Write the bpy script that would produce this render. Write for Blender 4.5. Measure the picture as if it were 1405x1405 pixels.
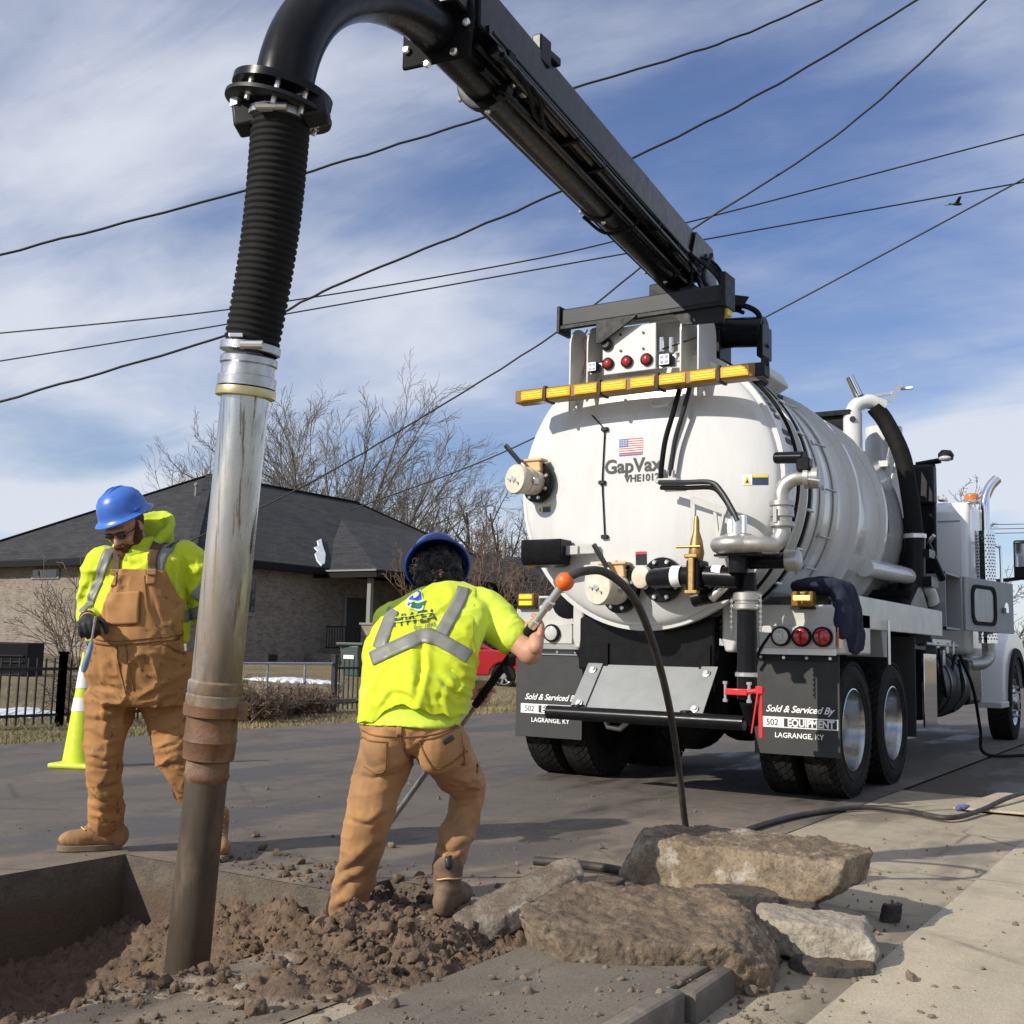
import bpy, bmesh, math, random
import numpy as np
from math import sin, cos, pi, radians, sqrt, hypot, atan2
from mathutils import Vector, Matrix, Quaternion
from mathutils.bvhtree import BVHTree

for _o in list(bpy.data.objects):
    bpy.data.objects.remove(_o, do_unlink=True)
scene = bpy.context.scene
COL = scene.collection
# World frame: +Y is the driving direction of the truck / the road, +X its right side, Z up, the
# photographer stands at (0, 0) holding the phone 1.06 m above the ground.

# ------------------------------------------------------------------ camera
CAM_H = 1.06; FPX = 1550.0; CPX = 702.5
YAW, PITCH, ROLL = radians(32.44), radians(6.89), radians(1.32)
_f = Vector((-sin(YAW) * cos(PITCH), cos(YAW) * cos(PITCH), sin(PITCH)))
_r0 = Vector((cos(YAW), sin(YAW), 0)); _u0 = _r0.cross(_f)
_r = _r0 * cos(ROLL) + _u0 * sin(ROLL); _u = -_r0 * sin(ROLL) + _u0 * cos(ROLL)
camd = bpy.data.cameras.new('camera'); cam = bpy.data.objects.new('camera', camd); COL.objects.link(cam)
cam.matrix_world = Matrix(((_r.x, _u.x, -_f.x, 0), (_r.y, _u.y, -_f.y, 0), (_r.z, _u.z, -_f.z, CAM_H), (0, 0, 0, 1)))
camd.sensor_width = 36; camd.lens = 36 * FPX / 1405.0
camd.clip_start = 0.1; camd.clip_end = 3000
scene.camera = cam

def _ray(px, py): return _f + _r * ((px - CPX) / FPX) + _u * ((CPX - py) / FPX)
def at(px, py, dep): return Vector((0, 0, CAM_H)) + _ray(px, py) * dep           # a point dep metres in front of the camera plane
def gnd(px, py, z=0.0):
    d = _ray(px, py); return Vector((0, 0, CAM_H)) + d * ((z - CAM_H) / d.z)
def aty(px, py, Y):
    d = _ray(px, py); return Vector((0, 0, CAM_H)) + d * (Y / d.y)
def atx(px, py, X):
    d = _ray(px, py); return Vector((0, 0, CAM_H)) + d * (X / d.x)

# ------------------------------------------------------------------ sky, sun, exposure
SUN_EL = radians(30); SUN_TRAVEL = Vector((0.43, 0.90, 0)).normalized()
world = bpy.data.worlds.new('World'); scene.world = world; world.use_nodes = True
wn = world.node_tree.nodes; wl = world.node_tree.links
for n in list(wn): wn.remove(n)
w_out = wn.new('ShaderNodeOutputWorld'); w_bg = wn.new('ShaderNodeBackground')
w_sky = wn.new('ShaderNodeTexSky'); w_sky.sky_type = 'NISHITA'; w_sky.sun_disc = False
w_sky.sun_elevation = SUN_EL; w_sky.sun_rotation = atan2(-SUN_TRAVEL.x, -SUN_TRAVEL.y)
w_sky.air_density = 1.0; w_sky.dust_density = 0.3; w_sky.ozone_density = 4.5
w_bg.inputs['Strength'].default_value = 0.11
w_tc = wn.new('ShaderNodeTexCoord'); w_sep = wn.new('ShaderNodeSeparateXYZ'); wl.new(w_tc.outputs['Generated'], w_sep.inputs[0])
def wmath(op, a, b=None):
    n = wn.new('ShaderNodeMath'); n.operation = op
    for i, v in enumerate((a, b)):
        if v is None: continue
        if isinstance(v, (int, float)): n.inputs[i].default_value = v
        else: wl.new(v, n.inputs[i])
    return n.outputs[0]
zc = wmath('MAXIMUM', wmath('ADD', w_sep.outputs['Z'], 0.22), 0.05)
w_cmb = wn.new('ShaderNodeCombineXYZ')
wl.new(wmath('DIVIDE', w_sep.outputs['X'], zc), w_cmb.inputs[0]); wl.new(wmath('DIVIDE', w_sep.outputs['Y'], zc), w_cmb.inputs[1])
def wnoise(scale, detail, rough, dist, loc, rot, scl):
    mp = wn.new('ShaderNodeMapping'); mp.inputs['Location'].default_value = loc; mp.inputs['Rotation'].default_value = (0, 0, rot); mp.inputs['Scale'].default_value = scl
    wl.new(w_cmb.outputs[0], mp.inputs[0])
    n = wn.new('ShaderNodeTexNoise'); n.inputs['Scale'].default_value = scale; n.inputs['Detail'].default_value = detail
    n.inputs['Roughness'].default_value = rough; n.inputs['Distortion'].default_value = dist
    wl.new(mp.outputs[0], n.inputs['Vector']); return n.outputs['Fac']
n1 = wnoise(0.95, 9, 0.52, 0.35, (8.8, 4.1, 0), 0.4, (0.85, 1.2, 1))
n2 = wnoise(3.4, 8, 0.62, 0.9, (7.1, 3.3, 0), 0.9, (0.55, 1.5, 1))
w_r1 = wn.new('ShaderNodeMapRange'); w_r1.inputs['From Min'].default_value = 0.36; w_r1.inputs['From Max'].default_value = 0.66
w_r1.interpolation_type = 'SMOOTHSTEP'
wl.new(wmath('ADD', wmath('MULTIPLY', n1, 0.86), wmath('MULTIPLY', n2, 0.14)), w_r1.inputs['Value'])
# high thin cloud thickens towards the horizon because the eye looks through more of it
w_h = wn.new('ShaderNodeMapRange'); w_h.inputs['From Min'].default_value = 0.0; w_h.inputs['From Max'].default_value = 0.35
w_h.inputs['To Min'].default_value = 0.34; w_h.inputs['To Max'].default_value = 0.11
wl.new(w_sep.outputs['Z'], w_h.inputs['Value'])
w_fac = wmath('MINIMUM', wmath('ADD', wmath('MULTIPLY', w_r1.outputs[0], 0.82), w_h.outputs[0]), 0.9)
w_mix = wn.new('ShaderNodeMix'); w_mix.data_type = 'RGBA'
w_hs = wn.new('ShaderNodeHueSaturation'); w_hs.inputs['Saturation'].default_value = 1.22; w_hs.inputs['Hue'].default_value = 0.512; w_hs.inputs['Value'].default_value = 1.0; wl.new(w_sky.outputs[0], w_hs.inputs['Color'])
wl.new(w_fac, w_mix.inputs['Factor']); wl.new(w_hs.outputs[0], w_mix.inputs['A'])
w_mix.inputs['B'].default_value = (6.9, 7.25, 8.0, 1)
wl.new(w_mix.outputs['Result'], w_bg.inputs['Color']); wl.new(w_bg.outputs[0], w_out.inputs[0])

sund = bpy.data.lights.new('sun', 'SUN'); sund.energy = 5.0; sund.angle = radians(0.53); sund.color = (1.0, 0.93, 0.83)
sun = bpy.data.objects.new('sun', sund); COL.objects.link(sun)
_sd = Vector((SUN_TRAVEL.x * cos(SUN_EL), SUN_TRAVEL.y * cos(SUN_EL), -sin(SUN_EL)))
sun.rotation_mode = 'QUATERNION'; sun.rotation_quaternion = _sd.to_track_quat('-Z', 'Y'); sun.location = (-8, -12, 20)
scene.view_settings.view_transform = 'Standard'; scene.view_settings.look = 'None'
scene.view_settings.exposure = 0.0; scene.view_settings.gamma = 1.0; scene.view_settings.use_curve_mapping = False

# ------------------------------------------------------------------ noise
def _hash(ix, iy, iz, seed):
    h = (ix.astype(np.int64) * 374761393 + iy.astype(np.int64) * 668265263 + iz.astype(np.int64) * 2147483647 + seed * 1274126177) & 0xffffffff
    h = ((h ^ (h >> 13)) * 1274126177) & 0xffffffff
    h = h ^ (h >> 16)
    return (h & 0xffff) / 65535.0
def vnoise(P, seed=0):
    P = np.asarray(P, float); i = np.floor(P).astype(np.int64); f = P - i; f = f * f * f * (f * (f * 6 - 15) + 10)
    r = 0
    for dx in (0, 1):
        for dy in (0, 1):
            for dz in (0, 1):
                w = (f[:, 0] if dx else 1 - f[:, 0]) * (f[:, 1] if dy else 1 - f[:, 1]) * (f[:, 2] if dz else 1 - f[:, 2])
                r = r + w * _hash(i[:, 0] + dx, i[:, 1] + dy, i[:, 2] + dz, seed)
    return r * 2 - 1
def fbm(P, octv=4, seed=0, lac=2.03, gain=0.5):
    P = np.asarray(P, float); a = 1.0; s = 0; t = 0
    for k in range(octv):
        s = s + a * vnoise(P + k * 17.3, seed + k); t += a; P = P * lac; a *= gain
    return s / t
def ridged(P, octv=3, seed=0):
    P = np.asarray(P, float); a = 1.0; s = 0; t = 0
    for k in range(octv):
        s = s + a * (1 - 2 * np.abs(vnoise(P + k * 11.7, seed + k))); t += a; P = P * 2.1; a *= 0.5
    return s / t

# ------------------------------------------------------------------ mesh builder
def V(*a): return Vector(a if len(a) > 1 else a[0])
def basis(d):
    d = Vector(d).normalized(); up = Vector((0, 0, 1)) if abs(d.z) < 0.95 else Vector((1, 0, 0))
    a = d.cross(up).normalized(); b = d.cross(a).normalized(); return a, b, d
class MB:
    def __init__(s): s.v = []; s.f = []
    def add(s, vs, fs):
        o = len(s.v); s.v += [tuple(p) for p in vs]; s.f += [tuple(i + o for i in f) for f in fs]; return s
    def box(s, c, size, rot=None):
        h = Vector(size) / 2; c = Vector(c); vs = []
        for x in (-1, 1):
            for y in (-1, 1):
                for z in (-1, 1):
                    p = Vector((x * h.x, y * h.y, z * h.z))
                    if rot is not None: p = rot @ p
                    vs.append(c + p)
        return s.add(vs, [(0, 1, 3, 2), (4, 6, 7, 5), (0, 4, 5, 1), (2, 3, 7, 6), (0, 2, 6, 4), (1, 5, 7, 3)])
    def bar(s, p0, p1, w, h, up=(0, 0, 1)):
        p0, p1 = Vector(p0), Vector(p1); d = (p1 - p0); L = d.length; d.normalize(); up = Vector(up)
        if abs(d.dot(up)) > 0.98: up = Vector((0, 1, 0))
        x = d.cross(up).normalized(); z = x.cross(d).normalized()
        R = Matrix((x, d, z)).transposed()
        return s.box((p0 + p1) / 2, (w, L, h), R)
    def rings(s, rs, cap0=True, cap1=True, closed=False):
        n = len(rs[0]); o = len(s.v)
        for r in rs: s.v += [tuple(p) for p in r]
        m = len(rs)
        for k in range(m if closed else m - 1):
            a = o + k * n; b = o + ((k + 1) % m) * n
            for i in range(n):
                j = (i + 1) % n; s.f.append((a + i, a + j, b + j, b + i))
        if not closed:
            if cap0: s.f.append(tuple(o + i for i in reversed(range(n))))
            if cap1: s.f.append(tuple(o + (m - 1) * n + i for i in range(n)))
        return s
    def cyl(s, p0, p1, r0, r1=None, n=16, caps=True):
        if r1 is None: r1 = r0
        p0, p1 = Vector(p0), Vector(p1); a, b, d = basis(p1 - p0)
        mk = lambda p, r: [p + (a * cos(2 * pi * i / n) + b * sin(2 * pi * i / n)) * r for i in range(n)]
        return s.rings([mk(p0, r0), mk(p1, r1)], caps, caps)
    def lathe(s, prof, p0, d, n=32, closed=False, cap0=True, cap1=True):
        # prof: list of (r, t) ; t along d from p0
        p0 = Vector(p0); a, b, d = basis(d)
        rs = [[p0 + d * t + (a * cos(2 * pi * i / n) + b * sin(2 * pi * i / n)) * max(r, 1e-4) for i in range(n)] for r, t in prof]
        return s.rings(rs, cap0, cap1, closed)
    def tube(s, path, r, n=8, caps=True):
        P = [Vector(p) for p in path]; m = len(P); rr = r if isinstance(r, (list, tuple)) else [r] * m
        T = [(P[min(i + 1, m - 1)] - P[max(i - 1, 0)]).normalized() for i in range(m)]
        a, b, _ = basis(T[0]); rs = []
        for i in range(m):
            if i:
                q = T[i - 1].rotation_difference(T[i]); a = q @ a
                a = (a - T[i] * a.dot(T[i])).normalized()
            b = T[i].cross(a)
            rs.append([P[i] + (a * cos(2 * pi * k / n) + b * sin(2 * pi * k / n)) * rr[i] for k in range(n)])
        return s.rings(rs, caps, caps)
    def prism(s, poly, ext):
        # poly: 3d planar loop, ext: extrusion vector
        n = len(poly); ext = Vector(ext); P = [Vector(p) for p in poly]; o = len(s.v)
        s.v += [tuple(p) for p in P] + [tuple(p + ext) for p in P]
        s.f.append(tuple(o + i for i in reversed(range(n)))); s.f.append(tuple(o + n + i for i in range(n)))
        for i in range(n):
            j = (i + 1) % n; s.f.append((o + i, o + j, o + n + j, o + n + i))
        return s
    def ellipsoid(s, c, ax, n=14, m=9):
        c = Vector(c); ax = [Vector(a) for a in ax]; rs = []
        for k in range(1, m):
            t = pi * k / m
            rs.append([c + ax[2] * cos(t) + (ax[0] * cos(2 * pi * i / n) + ax[1] * sin(2 * pi * i / n)) * sin(t) for i in range(n)])
        return s.rings(rs[::-1])
    def sphere(s, c, r, n=12, m=8): return s.ellipsoid(c, ((r, 0, 0), (0, r, 0), (0, 0, r)), n, m)
    def mesh(s, name):
        me = bpy.data.meshes.new(name); me.from_pydata(s.v, [], s.f); me.validate(); return me
    def build(s, name, mat=None, parent=None, smooth=None, bevel=0, seg=2, fix=True):
        me = s.mesh(name)
        if fix:
            bm = bmesh.new(); bm.from_mesh(me); bmesh.ops.recalc_face_normals(bm, faces=bm.faces); bm.to_mesh(me); bm.free()
        return link(name, me, mat, parent, smooth, bevel, seg)
def link(name, me, mat=None, parent=None, smooth=None, bevel=0, seg=2):
    o = bpy.data.objects.new(name, me); COL.objects.link(o)
    if mat is not None: me.materials.append(mat)
    if smooth is not None:
        if smooth >= 179: me.shade_smooth()
        else:
            me.shade_smooth(); me.set_sharp_from_angle(angle=radians(smooth))
    if bevel:
        md = o.modifiers.new('bevel', 'BEVEL'); md.width = bevel; md.segments = seg; md.limit_method = 'ANGLE'; md.angle_limit = radians(40); md.harden_normals = False
    if parent is not None: own(o, parent)
    return o
def rootmat(o):
    m = Matrix.Translation(o.location) if o.parent is None else None
    return m
def own(o, parent):
    o.parent = parent
    inv = Matrix.Identity(4); p = parent; chain = []
    while p is not None:
        chain.append(p); p = p.parent
    m = Matrix.Identity(4)
    for p in reversed(chain):
        m = m @ p.matrix_parent_inverse @ p.matrix_basis
    o.matrix_parent_inverse = m.inverted()
def tag(o, label, cat, group=None):
    o['label'] = label; o['category'] = cat
    if group: o['group'] = group
    return o
def thing(name, loc, label, cat, group=None):
    e = bpy.data.objects.new(name, None); COL.objects.link(e); e.location = Vector(loc); e.empty_display_size = 0.2
    return tag(e, label, cat, group)
def structure(o): o['kind'] = 'structure'; return o
def stuff(o): o['kind'] = 'stuff'; return o
def npmesh(name, verts, faces):
    verts = np.asarray(verts, float); faces = np.asarray(faces, int); me = bpy.data.meshes.new(name)
    k = faces.shape[1]; me.vertices.add(len(verts)); me.vertices.foreach_set('co', verts.ravel())
    me.loops.add(faces.size); me.loops.foreach_set('vertex_index', faces.ravel())
    me.polygons.add(len(faces)); me.polygons.foreach_set('loop_start', np.arange(0, faces.size, k)); me.polygons.foreach_set('loop_total', np.full(len(faces), k))
    me.update(calc_edges=True); me.validate(); return me
def getco(me):
    a = np.empty(len(me.vertices) * 3); me.vertices.foreach_get('co', a); return a.reshape(-1, 3)
def getno(me):
    a = np.empty(len(me.vertices) * 3); me.vertices.foreach_get('normal', a); return a.reshape(-1, 3)
def remesh(mb, voxel, smooth=6, disp=None, disp2=None, factor=0.5):
    """Unite overlapping closed shapes into one continuous surface."""
    me = mb.mesh('tmp') if isinstance(mb, MB) else mb
    bm = bmesh.new(); bm.from_mesh(me); bmesh.ops.recalc_face_normals(bm, faces=bm.faces); bm.to_mesh(me); bm.free()
    o = bpy.data.objects.new('tmp', me); COL.objects.link(o)
    r = o.modifiers.new('r', 'REMESH'); r.mode = 'VOXEL'; r.voxel_size = voxel
    if smooth:
        sm = o.modifiers.new('s', 'SMOOTH'); sm.iterations = smooth; sm.factor = factor
    dg = bpy.context.evaluated_depsgraph_get(); ev = o.evaluated_get(dg)
    out = bpy.data.meshes.new_from_object(ev); bpy.data.objects.remove(o, do_unlink=True)
    for fn in (disp, disp2):
        if fn is not None:
            co = getco(out); no = getno(out); co = co + no * np.asarray(fn(co, no)).reshape(-1, 1)
            out.vertices.foreach_set('co', co.ravel()); out.update()
    return out
def bez(P, n=24):
    """Catmull-Rom through the points."""
    P = [Vector(p) for p in P]; P = [P[0] * 2 - P[1]] + P + [P[-1] * 2 - P[-2]]; out = []
    for i in range(1, len(P) - 2):
        a, b, c, d = P[i - 1:i + 3]
        for k in range(n):
            t = k / n
            out.append(0.5 * ((2 * b) + (c - a) * t + (2 * a - 5 * b + 4 * c - d) * t * t + (3 * b - a - 3 * c + d) * t ** 3))
    out.append(P[-2]); return out

# ------------------------------------------------------------------ materials
def mk(name, c1, c2=None, rough=0.6, metal=0.0, nscale=8, bump=0.0, bscale=60, rvar=0.0, coat=0.0, detail=6, spec=None, stretch=(1, 1, 1), lo=0.35, hi=0.65, bdist=0.01, c3=None, n3=2.0, lo3=.5, hi3=.62, sheen=0):
    m = bpy.data.materials.new(name); m.use_nodes = True; nt = m.node_tree; N = nt.nodes; L = nt.links
    b = N['Principled BSDF']; b.inputs['Roughness'].default_value = rough; b.inputs['Metallic'].default_value = metal
    if spec is not None: b.inputs['Specular IOR Level'].default_value = spec
    if coat: b.inputs['Coat Weight'].default_value = coat; b.inputs['Coat Roughness'].default_value = 0.06
    if sheen: b.inputs['Sheen Weight'].default_value = sheen
    tc = N.new('ShaderNodeTexCoord'); mp = N.new('ShaderNodeMapping'); mp.inputs['Scale'].default_value = stretch; L.new(tc.outputs['Object'], mp.inputs[0])
    def noise(s, d=6, r=0.6):
        n = N.new('ShaderNodeTexNoise'); n.inputs['Scale'].default_value = s; n.inputs['Detail'].default_value = d; n.inputs['Roughness'].default_value = r
        L.new(mp.outputs[0], n.inputs['Vector']); return n.outputs['Fac']
    def rng(v, a, bb, x=0.0, y=1.0):
        n = N.new('ShaderNodeMapRange'); n.inputs['From Min'].default_value = a; n.inputs['From Max'].default_value = bb
        n.inputs['To Min'].default_value = x; n.inputs['To Max'].default_value = y; L.new(v, n.inputs['Value']); return n.outputs[0]
    if c2 is None: b.inputs['Base Color'].default_value = (*c1, 1)
    else:
        mx = N.new('ShaderNodeMix'); mx.data_type = 'RGBA'; mx.inputs['A'].default_value = (*c1, 1); mx.inputs['B'].default_value = (*c2, 1)
        L.new(rng(noise(nscale, detail), lo, hi), mx.inputs['Factor']); res = mx.outputs['Result']
        if c3 is not None:
            m3 = N.new('ShaderNodeMix'); m3.data_type = 'RGBA'; L.new(res, m3.inputs['A']); m3.inputs['B'].default_value = (*c3, 1)
            L.new(rng(noise(n3, 8, 0.65), lo3, hi3), m3.inputs['Factor']); res = m3.outputs['Result']
        L.new(res, b.inputs['Base Color'])
    if rvar: L.new(rng(noise(nscale * 1.7), 0.3, 0.7, rough - rvar, rough + rvar), b.inputs['Roughness'])
    if bump:
        bp = N.new('ShaderNodeBump'); bp.inputs['Strength'].default_value = bump; bp.inputs['Distance'].default_value = bdist
        L.new(noise(bscale, 5, 0.65), bp.inputs['Height']); L.new(bp.outputs[0], b.inputs['Normal'])
    return m
def emit(name, c, s, base=(0.8, 0.6, 0.2)):
    m = mk(name, base, rough=0.25); b = m.node_tree.nodes['Principled BSDF']
    b.inputs['Emission Color'].default_value = (*c, 1); b.inputs['Emission Strength'].default_value = s; return m
M = {}
M['white'] = mk('white_truck_paint', (0.64, 0.645, 0.635), (0.61, 0.615, 0.60), rough=0.24, nscale=3, coat=0.55, rvar=0.06, c3=(0.53, 0.52, 0.485), n3=1.7, lo3=.52, hi3=.75, stretch=(1.6, 1, .5))
M['cabwhite'] = mk('white_cab_paint', (0.78, 0.79, 0.80), rough=0.25, coat=0.6)
M['greypaint'] = mk('grey_primer_plate', (0.30, 0.31, 0.31), (0.26, 0.27, 0.27), rough=0.45, nscale=6, bump=0.05)
M['bedpaint'] = mk('bed_light_paint', (0.52, 0.52, 0.49), (0.44, 0.44, 0.41), rough=0.38, nscale=5, rvar=0.08, coat=0.2)
M['black'] = mk('black_gloss_paint', (0.0075, 0.0075, 0.009), (0.011, 0.011, 0.013), rough=0.28, nscale=9, coat=0.0, rvar=0.06, spec=0.16)
M['blacksat'] = mk('black_satin_steel', (0.009, 0.0095, 0.011), (0.014, 0.014, 0.016), rough=0.5, spec=0.3, nscale=12, rvar=0.1)
M['rubber'] = mk('black_rubber', (0.006, 0.006, 0.006), (0.011, 0.011, 0.011), rough=0.75, nscale=14, bump=0.15, bscale=90, spec=0.2)
M['tyre'] = mk('tyre_rubber', (0.010, 0.010, 0.010), (0.024, 0.022, 0.020), rough=0.85, nscale=7, bump=0.2, bscale=60, spec=0.2)
M['flap'] = mk('mudflap_rubber', (0.024, 0.025, 0.026), (0.032, 0.033, 0.033), rough=0.6, nscale=5, rvar=0.1, bump=0.04)
M['chassis'] = mk('chassis_black', (0.006, 0.006, 0.007), (0.014, 0.013, 0.012), rough=0.7, spec=0.1, nscale=8, bump=0.1)
M['steel'] = mk('galvanised_steel', (0.55, 0.56, 0.57), (0.42, 0.43, 0.44), rough=0.32, metal=0.9, nscale=14, rvar=0.1)
M['alu'] = mk('cast_aluminium', (0.52, 0.51, 0.48), (0.43, 0.42, 0.39), rough=0.42, metal=0.75, nscale=22, bump=0.08, bscale=140)
M['chrome'] = mk('chrome', (0.82, 0.83, 0.85), rough=0.08, metal=1.0)
M['rimalu'] = mk('polished_rim', (.42, .43, .44), (.50, .51, .52), rough=.24, metal=1.0, nscale=9, rvar=.08, c3=(.20, .18, .155), n3=7, lo3=.55, hi3=.75)
M['bolt'] = mk('zinc_bolt', (0.75, 0.75, 0.73), rough=0.28, metal=0.85)
M['brass'] = mk('brass', (0.40, 0.27, 0.10), (0.30, 0.19, 0.07), rough=0.45, metal=0.8, nscale=25)
M['cast'] = mk('cream_cast_valve', (0.68, 0.62, 0.50), (0.55, 0.49, 0.38), rough=0.5, nscale=18, bump=0.1)
M['tanpaint'] = mk('tan_valve_paint', (0.66, 0.44, 0.22), (0.58, 0.37, 0.17), rough=0.45, nscale=15)
M['railgrey'] = mk('dark_grey_beam', (0.020, 0.022, 0.026), (0.028, 0.030, 0.034), rough=0.45, spec=0.3, nscale=6)
M['redlens'] = mk('red_lens', (0.42, 0.012, 0.016), (0.30, 0.008, 0.010), rough=0.15, nscale=90, coat=0.8)
M['clearlens'] = mk('clear_lens', (0.62, 0.62, 0.6), (0.4, 0.4, 0.4), rough=0.12, nscale=70, coat=0.8)
M['amber'] = emit('amber_led', (1.0, 0.55, 0.02), 0.55, (0.85, 0.5, 0.02))
M['amberdim'] = emit('amber_lens', (1.0, 0.42, 0.01), 0.05, (0.62, 0.32, 0.006))
M['amberhot'] = emit('amber_flash', (1.0, 0.62, 0.16), 1.9, (0.9, 0.6, 0.2))
M['amberbody'] = mk('amber_housing', (0.20, 0.11, 0.012), rough=0.3, coat=0.3)
M['led'] = emit('white_led', (1, 1, 1), 0.55, (0.8, 0.8, 0.8))
M['red'] = mk('red_valve_paint', (0.55, 0.02, 0.02), rough=0.35, coat=0.3)
M['orange'] = mk('orange_ball', (0.78, 0.15, 0.02), (0.66, 0.11, 0.015), rough=0.42, nscale=20)
M['decal'] = mk('white_decal', (0.80, 0.80, 0.79), rough=0.5)
M['ink'] = mk('black_decal', (0.02, 0.02, 0.022), rough=0.45)
M['flagred'] = mk('flag_red', (0.50, 0.05, 0.06), rough=0.4); M['flagblue'] = mk('flag_blue', (0.05, 0.09, 0.33), rough=0.4)
M['warn'] = mk('warning_yellow', (0.72, 0.62, 0.06), rough=0.4); M['warnblue'] = mk('warning_blue', (0.03, 0.05, 0.11), rough=0.4)
M['purple'] = mk('decal_purple', (0.22, 0.06, 0.25), rough=0.4)
M['glass'] = mk('dark_glass', (0.02, 0.025, 0.03), rough=0.05, coat=1.0)
M['wire'] = mk('wire_black', (0.012, 0.012, 0.014), rough=0.6)
# ================================================================== ground materials
class NT:
    """small node helper for a hand-made material"""
    def __init__(s, name):
        s.m = bpy.data.materials.new(name); s.m.use_nodes = True; s.N = s.m.node_tree.nodes; s.L = s.m.node_tree.links
        s.b = s.N['Principled BSDF']; s.tc = s.N.new('ShaderNodeTexCoord').outputs['Object']
    def vec(s, scale=(1, 1, 1), loc=(0, 0, 0), rot=(0, 0, 0)):
        n = s.N.new('ShaderNodeMapping'); n.inputs['Scale'].default_value = scale; n.inputs['Location'].default_value = loc; n.inputs['Rotation'].default_value = rot
        s.L.new(s.tc, n.inputs[0]); return n.outputs[0]
    def noise(s, scale, detail=6, rough=0.6, vec=None, dist=0):
        n = s.N.new('ShaderNodeTexNoise'); n.inputs['Scale'].default_value = scale; n.inputs['Detail'].default_value = detail; n.inputs['Roughness'].default_value = rough; n.inputs['Distortion'].default_value = dist
        s.L.new(s.tc if vec is None else vec, n.inputs['Vector']); return n.outputs['Fac']
    def voro(s, scale, feature='F1', vec=None):
        n = s.N.new('ShaderNodeTexVoronoi'); n.inputs['Scale'].default_value = scale; n.feature = feature
        s.L.new(s.tc if vec is None else vec, n.inputs['Vector']); return n
    def rng(s, v, a, b, x=0.0, y=1.0):
        n = s.N.new('ShaderNodeMapRange'); n.inputs[1].default_value = a; n.inputs[2].default_value = b; n.inputs[3].default_value = x; n.inputs[4].default_value = y
        s.L.new(v, n.inputs[0]); return n.outputs[0]
    def mix(s, f, a, b, mode='MIX'):
        n = s.N.new('ShaderNodeMix'); n.data_type = 'RGBA'; n.blend_type = mode
        for v, k in ((f, 'Factor'), (a, 'A'), (b, 'B')):
            if isinstance(v, (tuple, list)): n.inputs[k].default_value = (*v, 1)
            elif isinstance(v, (int, float)): n.inputs[k].default_value = v
            else: s.L.new(v, n.inputs[k])
        return n.outputs['Result']
    def math(s, op, a, b=0.0):
        n = s.N.new('ShaderNodeMath'); n.operation = op
        for i, v in enumerate((a, b)):
            if isinstance(v, (int, float)): n.inputs[i].default_value = v
            else: s.L.new(v, n.inputs[i])
        return n.outputs[0]
    def attr(s, name):
        n = s.N.new('ShaderNodeAttribute'); n.attribute_name = name; return n.outputs['Fac']
    def bump(s, h, strength=0.4, dist=0.01, prev=None):
        n = s.N.new('ShaderNodeBump'); n.inputs['Strength'].default_value = strength; n.inputs['Distance'].default_value = dist
        s.L.new(h, n.inputs['Height'])
        if prev is not None: s.L.new(prev, n.inputs['Normal'])
        return n.outputs[0]
    def done(s, col=None, rough=None, normal=None):
        for v, k in ((col, 'Base Color'), (rough, 'Roughness'), (normal, 'Normal')):
            if v is None: continue
            if isinstance(v, (int, float)): s.b.inputs[k].default_value = v
            elif isinstance(v, tuple): s.b.inputs[k].default_value = (*v, 1)
            else: s.L.new(v, s.b.inputs[k])
        return s.m
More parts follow.
